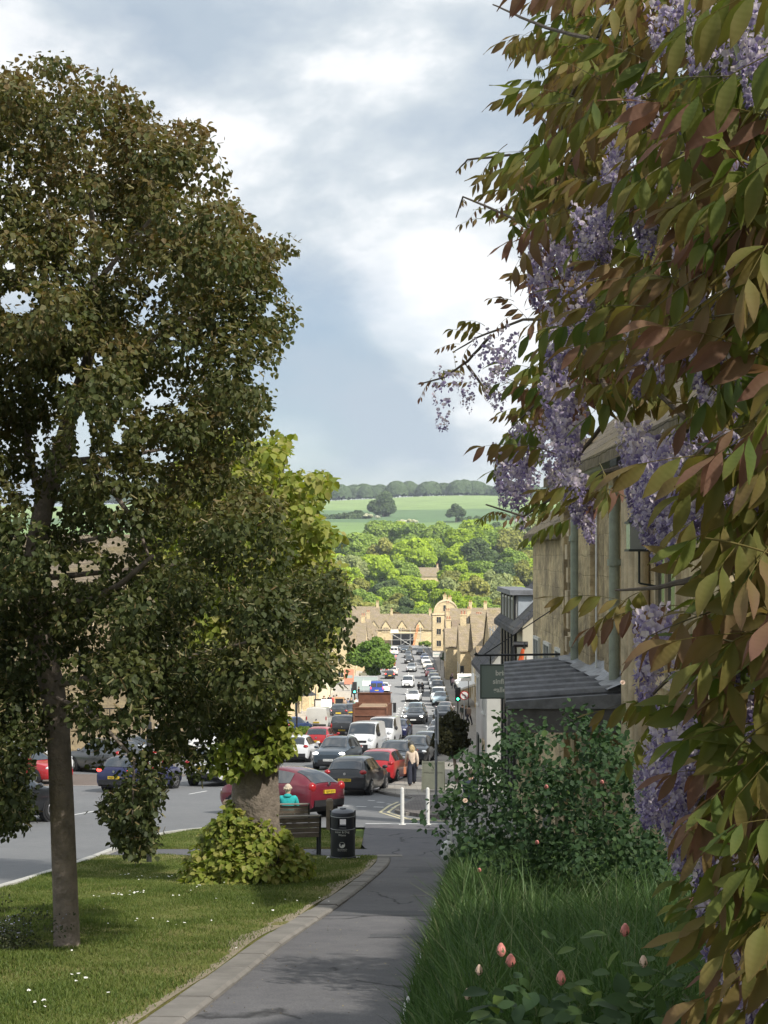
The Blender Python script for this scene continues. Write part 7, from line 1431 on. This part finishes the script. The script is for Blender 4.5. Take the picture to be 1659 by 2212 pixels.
# traffic lights and no-left-turn sign
M_GLIT = mat('signal_green', (.05, .6, .3), .4, emit=((.05, 1, .45), 5))
for (a, d, lb) in [(989, 128, 'traffic signal showing green on the right pavement'), (766, 150, 'traffic signal showing green on the left pavement')]:
    x = cx_(a, d); r = empty('traffic_signal', (x, d, G(d) + .1), 0, lb, 'traffic light', 'traffic signals'); MB().tube([(0, 0, 0), (0, 0, 2.6)], .06, 8).build('pole', M_TRIMB, r); MB().box(-.24, .24, -.1, .12, 2.2, 3.45).build('head', M_TRIMB, r)
    for k, m_ in enumerate([M_GLIT, M_TRIMB, M_TRIMB]): MB().lathe([(.10, 0), (.10, .02)], 14).build('lamp', m_, r, loc=(0, -.1, 2.42 + .38 * k)).rotation_euler = (rad(90), 0, 0)
d = 118; x = cx_(1003, d); r = empty('no_turn_sign', (x, d, G(d) + .1), 0, 'round red and white no left turn sign on the right', 'road sign'); MB().tube([(0, 0, 0), (0, 0, 3.3)], .045, 8).build('pole', M_SILV, r); disc(3.0, .38, -.06, M_SRED, 'red_ring'); disc(3.0, .31, -.065, M_PLW, 'white_face')
me = MB(); me.bar((.08, -.07, 2.82), (.08, -.07, 3.05), .07).bar((.08, -.07, 3.02), (-.16, -.07, 3.08), .07).build('arrow', M_PLT, r); MB().bar((-.22, -.076, 3.22), (.22, -.076, 2.78), .05).build('slash', M_SRED, r)
# awning, shop signs and pavement boards
r = empty('shop_awning', (cx_(996, 170), 168, G(170) + 2.5), 0, 'white shop awning on the right hand row', 'awning'); xx = pav_l(172) + 3.3; MB().prism([(xx, 166, G(170) + 3.4), (xx - 2.4, 166, G(170) + 2.5), (xx - 2.4, 166, G(170) + 2.3), (xx, 166, G(170) + 3.2)], (0, 166, 0), (0, 178, 0)).build('canvas', M_WHITE, r); [MB().tube([(xx, yy, G(170) + 2.9), (xx - 2.3, yy, G(170) + 2.45)], .04, 6).build('arm', M_SILV, r) for yy in (166.3, 177.7)]; fix(r, r.children)
for (a, d, w_, h_, zz, m_, lb) in [(1003, 152, 1.5, .8, 3.6, M_WHITE, 'white hanging shop sign beside the awning'), (917 + 28, 272, 1.8, 1.0, 2.6, M_RENDERG, 'grey hanging sign low on the right'), (766 - 12, 178, 1.2, 1.9, 2.4, mat('poster_orange', (.50, .20, .13), .7), 'orange and cream poster banner on the left pavement'), (998, 190, .5, 2.2, 2.2, M_BLACK, 'narrow black banner sign on the right hand row')]:
    x = cx_(a, d); r = empty('shop_sign', (x, d, G(d)), 0, lb, 'sign', 'shop signs'); MB().box(-w_ / 2, w_ / 2, -.03, .03, zz, zz + h_).build('board', m_, r); MB().box(-w_ / 2 + .15, w_ / 2 - .15, -.04, -.031, zz + h_ * .4, zz + h_ * .6).build('panel', M_SIGNL if m_ is M_BLACK else M_SIGN, r); MB().tube([(w_ / 2 * .6, 0, 0), (w_ / 2 * .6, 0, zz)], .04, 6).build('post', M_TRIMB, r)
for (a, d, lb, m1, m2) in [(733, 152, 'wooden framed chalkboard on the left pavement', mat('pine', (.42, .26, .14), .7), M_BLACK), (705, 146, 'white menu board on the left pavement', M_WHITE, M_WHITE), (690, 147, 'black picture board on the left pavement', M_BLACK, M_RENDERG)]:
    x = cx_(a, d); r = empty('pavement_board', (x, d, G(d) + .115), 0, lb, 'sign board', 'pavement boards'); MB().box(-.55, .55, -.03, .03, .1, 1.75).build('frame', m1, r); MB().box(-.42, .42, -.04, -.031, .35, 1.6).build('face', m2, r); MB().box(-.5, -.42, -.03, .3, -.02, .099).box(.42, .5, -.03, .3, -.02, .099).build('feet', m1, r)
r = empty('parasol', (cx_(652, 152), 152, G(152)), 0, 'dark grey cafe parasol on the left pavement', 'parasol'); MB().lathe([(1.6, 2.1), (1.5, 2.2), (.7, 2.75), (.05, 3.0)], 8).build('canopy', M_TRIMB, r); MB().tube([(0, 0, 0), (0, 0, 2.9)], .04, 8).build('pole', M_SILV, r)
r = empty('glass_kiosk', (cx_(790, 208), 208, G(208)), 0, 'pale glass sided shelter with white notice on the left pavement', 'shelter'); MB().box(-2.2, 1.7, -.03, .03, .2, 2.2).build('panel', mat('frosted_panel', (.30, .36, .36), .3, spec=.6), r); MB().box(-.5, .9, -.05, -.035, .9, 1.6).build('notice', M_WHITE, r); [MB().tube([(xx, 0, 0), (xx, 0, 2.35)], .05, 6).build('post', M_SILV, r) for xx in (-2.25, -.3, 1.75)]; MB().box(-2.3, 1.8, -.06, .06, 2.2, 2.32).build('top_rail', M_SILV, r)
# planter with clipped box ball
x = cx_(656, 99); r = empty('planter', (x, 99, G(99) + .05), 0, 'stone planter with clipped round box ball behind the white hatchback', 'planter'); MB().box(-.55, .55, -.35, .35, -.05, .75).build('trough', M_KERB2, r); c = link('box_ball', crown_mesh('box_ball', 5, .40, .36, .95, 40, .22, 260, .07, PAL['mid']), r); c['kind'] = 'stuff'
x = cx_(622, 100); r = empty('wooden_tub', (x, 100, G(100) + .05), 0, 'wooden tub beside the stone planter', 'planter'); MB().lathe([(.42, -.05), (.52, .4), (.50, .8), (.42, .82)], 14).build('tub', M_POST, r); c = link('foliage', crown_mesh('foliage', 6, .35, .25, .95, 20, .2, 200, .08, PAL['grey']), r); c['kind'] = 'stuff'
x = cx_(641, 98); r = empty('lamp_post', (x, 98, G(98)), 0, 'dark lamp post with ring bracket left of the white van', 'lamp post'); MB().tube([(0, 0, 0), (0, 0, 4.4)], [.07, .05], 8).build('pole', M_TRIMB, r); MB().tube([(.25 * math.cos(t), 0, 4.65 + .25 * math.sin(t)) for t in np.linspace(0, 6.28, 17)], .04, 6).build('ring', M_SILV, r)
# dark copper shrub on the pavement and white fence behind the roses
r = empty('copper_shrub', (cx_(972, 62), 62, G(62) + .1), 0, 'dense bronze green shrub overhanging the pavement right of the signpost', 'bush'); c = link('foliage', crown_mesh('foliage', 9, .62, 1.0, 2.0, 110, .30, 150, .11, tree_pal('foliage_bronze', [(.022, .025, .012), (.045, .045, .018), (.07, .065, .025)])), r); c['kind'] = 'stuff'; MB().tube([(0.3, 0, 0), (.2, 0, 1.0), (0, 0, 2.1)], [.09, .07, .03], 7).build('trunk', M_BARK, r)
r = empty('white_fence', (2.2, 34, G(34)), 0, 'white painted picket fence behind the rose bush', 'fence')
for k in range(16): MB().box(-.03, .03, -.012, .012, -.1, 1.0).prism([(-.03, -.012, 1.0), (.03, -.012, 1.0), (0, -.012, 1.06)], (0, 0, 0), (0, .024, 0)).build('picket', M_WHITE, r, loc=(-.6 + k * .115, 0, 0))
for zz in (.25, .75): MB().box(-.68, 1.2, .013, .045, zz, zz + .07).build('rail', M_WHITE, r)
r = empty('gate_post', (cx_(987, 37.5), 37.5, G(37.5)), 0, 'white painted gate post at the end of the rose garden', 'post'); MB().box(-.09, .09, -.09, .09, -.1, 1.15).build('post', M_WHITE, r); MB().box(-.125, .125, -.125, .125, 1.151, 1.22).build('cap', M_WHITE, r)
o = MB().ball((0, 0, 0), (.16, .16, .24), 12, 7).build('white_boulder', M_WHITE, smooth=True, loc=(cx_(967, 30.7), 30.7, G(30.7) + .20)); tag(o, 'white painted rounded stone at the end of the bank', 'stone')
# manhole cover on the path
tag(MB().box(-.28, .28, -.3, .3, 0, .006).build('path_cover', M_KERB, loc=(cx_(842, 31.6), 31.6, G(31.6) + .034)), kind='structure').rotation_euler = (math.atan(slope(31.6)), 0, 0)
# pale worn patches and leaves on the path
for (a, b_, w_, h_) in [(905, 1942, .25, .05), (920, 1975, .2, .04), (860, 2172, .14, .06)]:
    sl = (b_ - 1200) / F; d = 1.7 / (sl - .16); o = MB().box(-w_ / 2, w_ / 2, -h_, h_, 0, .003).build('path_mark', M_KERB, loc=(cx_(a, d), d, G(d) + .047)); o.rotation_euler = (math.atan(slope(d)), 0, .1); tag(o, kind='structure')

# ------------------------------------------------------------------ people
SKIN = mat('skin', (.46, .28, .20), .6)
def figure(joints, radii, edges):
    me = bpy.data.meshes.new('body'); me.from_pydata(joints, edges, []); o = bpy.data.objects.new('body', me); COL.objects.link(o)
    o.modifiers.new('skin', 'SKIN'); sv = me.skin_vertices[0].data
    for i, r in enumerate(radii): sv[i].radius = (r, r) if not isinstance(r, tuple) else r; sv[i].use_root = (i == 0)
    sb = o.modifiers.new('sub', 'SUBSURF'); sb.levels = 1; sb.render_levels = 1
    m2 = bpy.data.meshes.new_from_object(o.evaluated_get(bpy.context.evaluated_depsgraph_get())); bpy.data.objects.remove(o)
    m2.materials.clear(); m2.materials.append(SKIN); m2.polygons.foreach_set('use_smooth', [True] * len(m2.polygons)); return m2
POSES = {}
def pose(kind):
    if kind in POSES: return POSES[kind]
    J = {}; 
    if kind == 'sit': J = dict(pel=(0, .05, .52), wai=(0, .0, .72), che=(0, -.02, .92), nek=(0, .0, 1.14), hd=(0, .04, 1.24), top=(0, .05, 1.36))
    else: J = dict(pel=(0, 0, .93), wai=(0, 0, 1.10), che=(0, .01, 1.30), nek=(0, 0, 1.47), hd=(0, .02, 1.55), top=(0, .02, 1.66))
    sw = {'walk': .22, 'stand': .04, 'sit': 0}[kind]
    for s_, nm in ((-1, 'l'), (1, 'r')):
        k = s_ * sw
        if kind == 'sit': J.update({nm + 'hip': (s_ * .11, .1, .50), nm + 'kn': (s_ * .13, .50, .50), nm + 'an': (s_ * .13, .52, .10), nm + 'to': (s_ * .14, .66, .04)}); arm = [(s_ * .19, 0, 1.08), (s_ * .25, .04, .82), (s_ * .15, .28, .66), (s_ * .10, .36, .64)]
        else: J.update({nm + 'hip': (s_ * .10, 0, .90), nm + 'kn': (s_ * .105, k * .8, .50), nm + 'an': (s_ * .11, k * 1.1 - (.12 if k < 0 else 0), .09), nm + 'to': (s_ * .12, k * 1.1 + .12 - (.08 if k < 0 else 0), .035)}); arm = [(s_ * .185, 0, 1.40), (s_ * .235, -k * .5, 1.13), (s_ * .235, -k * .7 + .06, .90), (s_ * .225, -k * .75 + .09, .80)]
        for q, p in zip(('sh', 'el', 'wr', 'ha'), arm): J[nm + q] = p
    names = list(J); idx = {n: i for i, n in enumerate(names)}; E = [('pel', 'wai'), ('wai', 'che'), ('che', 'nek'), ('nek', 'hd'), ('hd', 'top')]
    for nm in 'lr': E += [('pel', nm + 'hip'), (nm + 'hip', nm + 'kn'), (nm + 'kn', nm + 'an'), (nm + 'an', nm + 'to'), ('che', nm + 'sh'), (nm + 'sh', nm + 'el'), (nm + 'el', nm + 'wr'), (nm + 'wr', nm + 'ha')]
    R = dict(pel=.135, wai=.125, che=.145, nek=.055, hd=.085, top=.075)
    for nm in 'lr': R.update({nm + 'hip': .095, nm + 'kn': .062, nm + 'an': .045, nm + 'to': .036, nm + 'sh': .062, nm + 'el': .045, nm + 'wr': .032, nm + 'ha': .035})
    body = figure([J[n] for n in names], [R[n] for n in names], [(idx[a], idx[b]) for a, b in E])
    V = np.zeros(len(body.vertices) * 3); body.vertices.foreach_get('co', V); V = V.reshape(-1, 3); Nv = np.array([tuple(v_.normal) for v_ in body.vertices]); best = np.full(len(V), 9.); lab = np.zeros(len(V), int)
    for i, (a, b) in enumerate(E):
        A, B = np.array(J[a]), np.array(J[b]); t = np.clip(((V - A) @ (B - A)) / max(1e-9, (B - A) @ (B - A)), 0, 1); dd = np.linalg.norm(V - A - t[:, None] * (B - A), axis=1); k = dd < best; best[k] = dd[k]; lab[k] = i
    def cloth(edges, off, nm, m, extra=None):
        sel = np.isin(lab, [E.index(e) for e in edges]); vs_ = V + Nv * off
        if extra is not None: vs_ = extra(vs_)
        fs = [tuple(p.vertices) for p in body.polygons if sum(sel[list(p.vertices)]) >= len(p.vertices) - 1]; used = sorted({i for f in fs for i in f}); mp = {u: i for i, u in enumerate(used)}; me = bpy.data.meshes.new(nm); me.from_pydata([tuple(vs_[u]) for u in used], [], [tuple(mp[i] for i in f) for f in fs]); me.materials.append(m); me.polygons.foreach_set('use_smooth', [True] * len(fs)); return me
    topE = [('pel', 'wai'), ('wai', 'che'), ('che', 'nek')] + [e for nm in 'lr' for e in (('che', nm + 'sh'), (nm + 'sh', nm + 'el'), (nm + 'el', nm + 'wr'))]; botE = [e for nm in 'lr' for e in (('pel', nm + 'hip'), (nm + 'hip', nm + 'kn'), (nm + 'kn', nm + 'an'))] ; shoe = [e for nm in 'lr' for e in ((nm + 'an', nm + 'to'),)]
    def wide(v_):
        w = v_.copy(); k = (v_[:, 2] < .9) & (v_[:, 2] > .12); f_ = 1 + np.clip((.9 - v_[:, 2]) / .5, 0, 1) * .75
        for s_ in (-1, 1):
            q = k & (np.sign(v_[:, 0]) == s_); cx0 = s_ * .105; cy = np.interp(v_[:, 2], [.1, .5, .9], [s_ * sw * 1.1 - (.12 if s_ * sw < 0 else 0), s_ * sw * .8, 0]); w[q, 0] = cx0 + (v_[q, 0] - cx0) * f_[q]; w[q, 1] = cy[q] + (v_[q, 1] - cy[q]) * f_[q]
        return w
    POSES[kind] = (body, lambda m: cloth(topE, .018, 'top', m), lambda m: cloth(botE + [('pel', 'wai')], .012, 'trousers', m), lambda m: cloth(shoe, .012, 'shoes', m), lambda m: cloth(botE + [('pel', 'wai')], .014, 'trousers', m, wide), J); return POSES[kind]
CL = {}
def clothmat(c): 
    k = 'cloth_%d_%d_%d' % tuple(int(v_ * 255) for v_ in c); return mat(k, c, .85, noise=(14, .15, 4))
CM = {}
def person(x, y, yaw, kind, top, bot, hair, label, dz=.115, group=None, scale=1.0, wide=False, longhair=False, gz=None):
    b, ft, fb, fs, fw, J = pose(kind); r = empty('person', (x, y, (G(y) if gz is None else gz) + dz), rad(yaw), label, 'person', group); r.scale = (scale,) * 3
    link('body', b, r)
    for nm, fn, c in (('t', ft, top), ('w' if wide else 'b', fw if wide else fb, bot), ('s', fs, (.03, .028, .026))):
        k = (kind, nm, c)
        if k not in CM: CM[k] = fn(clothmat(c))
        link({'t': 'top', 'b': 'trousers', 'w': 'trousers', 's': 'shoes'}[nm], CM[k], r)
    h = J['hd']; t = J['top']; k = ('hair', kind, hair, longhair)
    if k not in CM:
        mb = MB().ball((t[0], t[1] - .025, t[2] - .045), (.098, .112, .108), 12, 8)
        if longhair: mb.ball((h[0], h[1] - .07, h[2] - .05), (.10, .07, .16), 10, 7)
        for _ in range(40 if longhair else 16):
            a = RNG.uniform(0, 6.28); p = Vector((t[0] + .09 * math.cos(a), t[1] - .03 + .09 * math.sin(a) * .9, t[2] - .03)); q = p + Vector((RNG.normal() * .02, -.03 + RNG.normal() * .01, -(.2 if longhair else .07) * RNG.uniform(.6, 1.1)))
            if math.sin(a) < .35: mb.tube([p, (p + q) / 2 + Vector((.01 * math.cos(a), -.015, 0)), q], [.022, .02, .006], 5)
        mb.ball((t[0] - .035, t[1] + .073, t[2] - .085), .012, 5, 4, 1).ball((t[0] + .035, t[1] + .073, t[2] - .085), .012, 5, 4, 1); CM[k] = mb.mesh('hair', [clothmat(hair), M_TRIMB], True)
    link('hair', CM[k], r); return r
pw = person(cx_(890, 60), 60.3, 4, 'walk', (.62, .50, .40), (.018, .02, .035), (.52, .40, .22), 'woman in cream jumper and wide navy trousers walking away, orange bag', wide=True, longhair=True)
hb = MB().prism([(-.02, -.17, 0), (-.02, .17, 0), (-.02, .14, .26), (-.02, -.14, .26)], (0, 0, 0), (.1, 0, 0)).tube([(.03, -.1, .26), (.03, -.05, .42), (.03, .05, .42), (.03, .1, .26)], .008, 5).build('handbag', mat('tan_leather', (.55, .20, .10), .6)); hb.location = (cx_(890, 60) - .33, 60.3, G(60.3) + .62); tag(hb, 'tan orange handbag carried by the walking woman', 'handbag')
ps = person(cx_(622, 37.4), 37.38, 0, 'sit', (.02, .36, .36), (.05, .055, .07), (.52, .44, .34), 'person in turquoise jacket sitting on the farther bench', dz=0.0, gz=G(37.2))
_ps = MB().ball((0, -.055, 1.115), (.11, .075, .06), 12, 6).build('hood', clothmat((.02, .36, .36)), ps, smooth=True)
person(cx_(1016, 40), 40, -30, 'walk', (.06, .075, .11), (.03, .035, .05), (.05, .04, .03), 'person in dark blue seen through the rose bush', dz=.03)
CROWD = [((.03, .03, .035), (.03, .035, .05)), ((.10, .13, .20), (.06, .07, .10)), ((.45, .08, .07), (.04, .04, .05)), ((.55, .53, .50), (.10, .10, .12)), ((.05, .06, .05), (.25, .22, .18)), ((.20, .14, .10), (.03, .03, .04)), ((.50, .35, .38), (.06, .06, .08))]
LP = [(775, 185, 'dark coated'), (762, 186, 'pale blue topped'), (745, 150, 'brown coated'), (752, 152, 'denim dressed'), (759, 151, 'grey topped'), (768, 150, 'pale topped'), (721, 158, 'red topped'), (712, 160, 'dark dressed'), (700, 156, 'black jacketed'), (727, 160, 'navy dressed')]
for i, (a, d, w_) in enumerate(LP): person(cx_(a, d), d, RNG.uniform(-40, 220), 'walk' if i % 2 else 'stand', *CROWD[[0, 1, 5, 1, 4, 3, 2, 0, 0, 1][i]], [(.05, .04, .03), (.3, .22, .12), (.12, .08, .05)][i % 3], 'pedestrian on the left pavement, %s, %s' % (w_, ['nearest the kiosk', 'beside the chalkboard', 'farther up by the boards'][0 if i < 2 else 1 if i < 6 else 2]), group='pedestrians on the left', scale=RNG.uniform(.97, 1.06))
RP = [(975, 222, 0, 'black dressed'), (977, 232, 6, 'pink topped'), (984, 206, 3, 'white topped'), (979, 214, 6, 'rosy topped'), (990, 204, 0, 'dark jacketed'), (994, 208, 4, 'green coated'), (972, 250, 0, 'dark coated'), (1006, 130, 0, 'black jacketed, nearest below the signal'), (999, 134, 4, 'olive coated, below the signal'), (1013, 128, 5, 'brown topped, below the signal'), (976, 262, 2, 'red capped'), (1000, 195, 3, 'pale dressed')]
for i, (a, d, c, w_) in enumerate(RP): person(cx_(a, d), d, RNG.uniform(-40, 220), 'walk' if i % 2 else 'stand', *CROWD[c], [(.05, .04, .03), (.3, .22, .12), (.12, .08, .05)][i % 3], 'pedestrian on the right pavement, %s%s' % (w_, '' if 'signal' in w_ else ', in the crowd by the awning'), group='pedestrians on the right', scale=RNG.uniform(.97, 1.06))
# two cyclists in the carriageway
for i, (a, d) in enumerate([(905, 200), (912, 198)]):
    x = cx_(a, d); side_ = ['left', 'right'][i]; by_ = empty('bicycle', (x, d, G(d)), rad(180 + i * 8), 'bicycle under the %s of the two riders' % side_, 'bicycle', 'bicycles'); 
    for wy in (.52, -.52): MB().tube([(0, wy + .33 * math.cos(t), .34 + .33 * math.sin(t)) for t in np.linspace(0, 6.283, 19)], .022, 5).build('wheel', M_TYRE, by_)
    MB().tube([(0, -.52, .34), (0, -.08, .32), (0, .42, .80), (0, .52, .34)], .022, 5).tube([(0, -.08, .32), (0, -.2, .88), (0, .4, .85)], .022, 5).build('frame', M_BLACK, by_); MB().tube([(-.28, .36, .98), (0, .42, .95), (.28, .36, .98)], .018, 5).build('handlebar', M_BLACK, by_); MB().box(-.07, .07, -.32, -.08, .88, .93).build('saddle', M_BLACK, by_)
    person(x, d + .15, 180 + i * 8, 'sit', (.02, .022, .03), (.02, .02, .025), (.06, .05, .04), 'dark clothed cyclist, %s of the two riding uphill' % side_, dz=.42, group='cyclists')

# ------------------------------------------------------------------ unseen near house, added right of the frame to shade the wisteria, the cloud and the air
nh = empty('unseen_house', (2.0, -3, G(0)), 0, 'unseen stone house right of the frame, added for its shade on the wisteria', 'house'); kids = [MB().box(2.4, 6.5, -5, 5.6, -4.5, 1.4).build('wall', M_STONE3, nh), MB().prism([(2.2, -5.2, 1.3), (4.45, -5.2, 2.9), (6.7, -5.2, 1.3), (6.7, -5.2, 1.45), (4.45, -5.2, 3.1), (2.2, -5.2, 1.45)], (0, -5.2, 0), (0, 5.8, 0)).build('roof', M_SLATE, nh)]; fix(nh, kids)
M_CLOUD = bpy.data.materials.new('cloud'); M_CLOUD.use_nodes = True; t = M_CLOUD.node_tree; t.nodes.remove(t.nodes['Principled BSDF'])
trn = N(t, 'ShaderNodeBsdfTranslucent'); trn.inputs[0].default_value = (.97, .97, .98, 1); trp = N(t, 'ShaderNodeBsdfTransparent'); mx = N(t, 'ShaderNodeMixShader'); mx.inputs[0].default_value = .64; t.links.new(trn.outputs[0], mx.inputs[1]); t.links.new(trp.outputs[0], mx.inputs[2]); t.links.new(mx.outputs[0], t.nodes['Material Output'].inputs[0])
# a bank of cloud over the top of the hill: its shade covers the near half of the street
HC = 330.0; off = SUN * (HC / SUN.z); nx_, ny_ = 44, 40; Vc = []; Fcl = []
for side in (0, 1):
    for j in range(ny_ + 1):
        for i in range(nx_ + 1):
            u_, v_ = i / nx_ * 2 - 1, j / ny_ * 2 - 1; edge = max(0, 1 - max(abs(u_), abs(v_)) ** 6); lump = 5 * math.sin(u_ * 9 + 2 * math.sin(v_ * 7)) + 4 * math.sin(v_ * 13 + u_ * 5) + 3 * math.sin(u_ * 23 - v_ * 17)
            gx = 10 + 190 * u_ + 6 * math.sin(v_ * 15); gy = -55 + 170 * v_ + 7 * math.sin(u_ * 11 + 1) + 4 * math.sin(u_ * 27)
            Vc.append((gx + off.x, gy + off.y, HC + ((22 + lump) if side else -(5 + .4 * lump)) * math.sqrt(edge)))
    b0 = side * (nx_ + 1) * (ny_ + 1)
    for j in range(ny_):
        for i in range(nx_): q = b0 + j * (nx_ + 1) + i; f_ = (q, q + 1, q + nx_ + 2, q + nx_ + 1); Fcl.append(f_ if side else f_[::-1])
me = bpy.data.meshes.new('cloud'); me.from_pydata(Vc, [], Fcl); me.materials.append(M_CLOUD); me.polygons.foreach_set('use_smooth', [True] * len(Fcl)); tag(link('cloud', me), kind='structure')
hz = bpy.data.materials.new('haze'); hz.use_nodes = True; t = hz.node_tree; t.nodes.remove(t.nodes['Principled BSDF']); pv = N(t, 'ShaderNodeVolumePrincipled'); pv.inputs['Color'].default_value = (.80, .88, 1, 1); pv.inputs['Density'].default_value = .00013; pv.inputs['Anisotropy'].default_value = .25; t.links.new(pv.outputs[0], t.nodes['Material Output'].inputs['Volume'])
tag(MB().box(-900, 900, -90, 2290, -28.5, 120).build('haze', hz), kind='stuff')
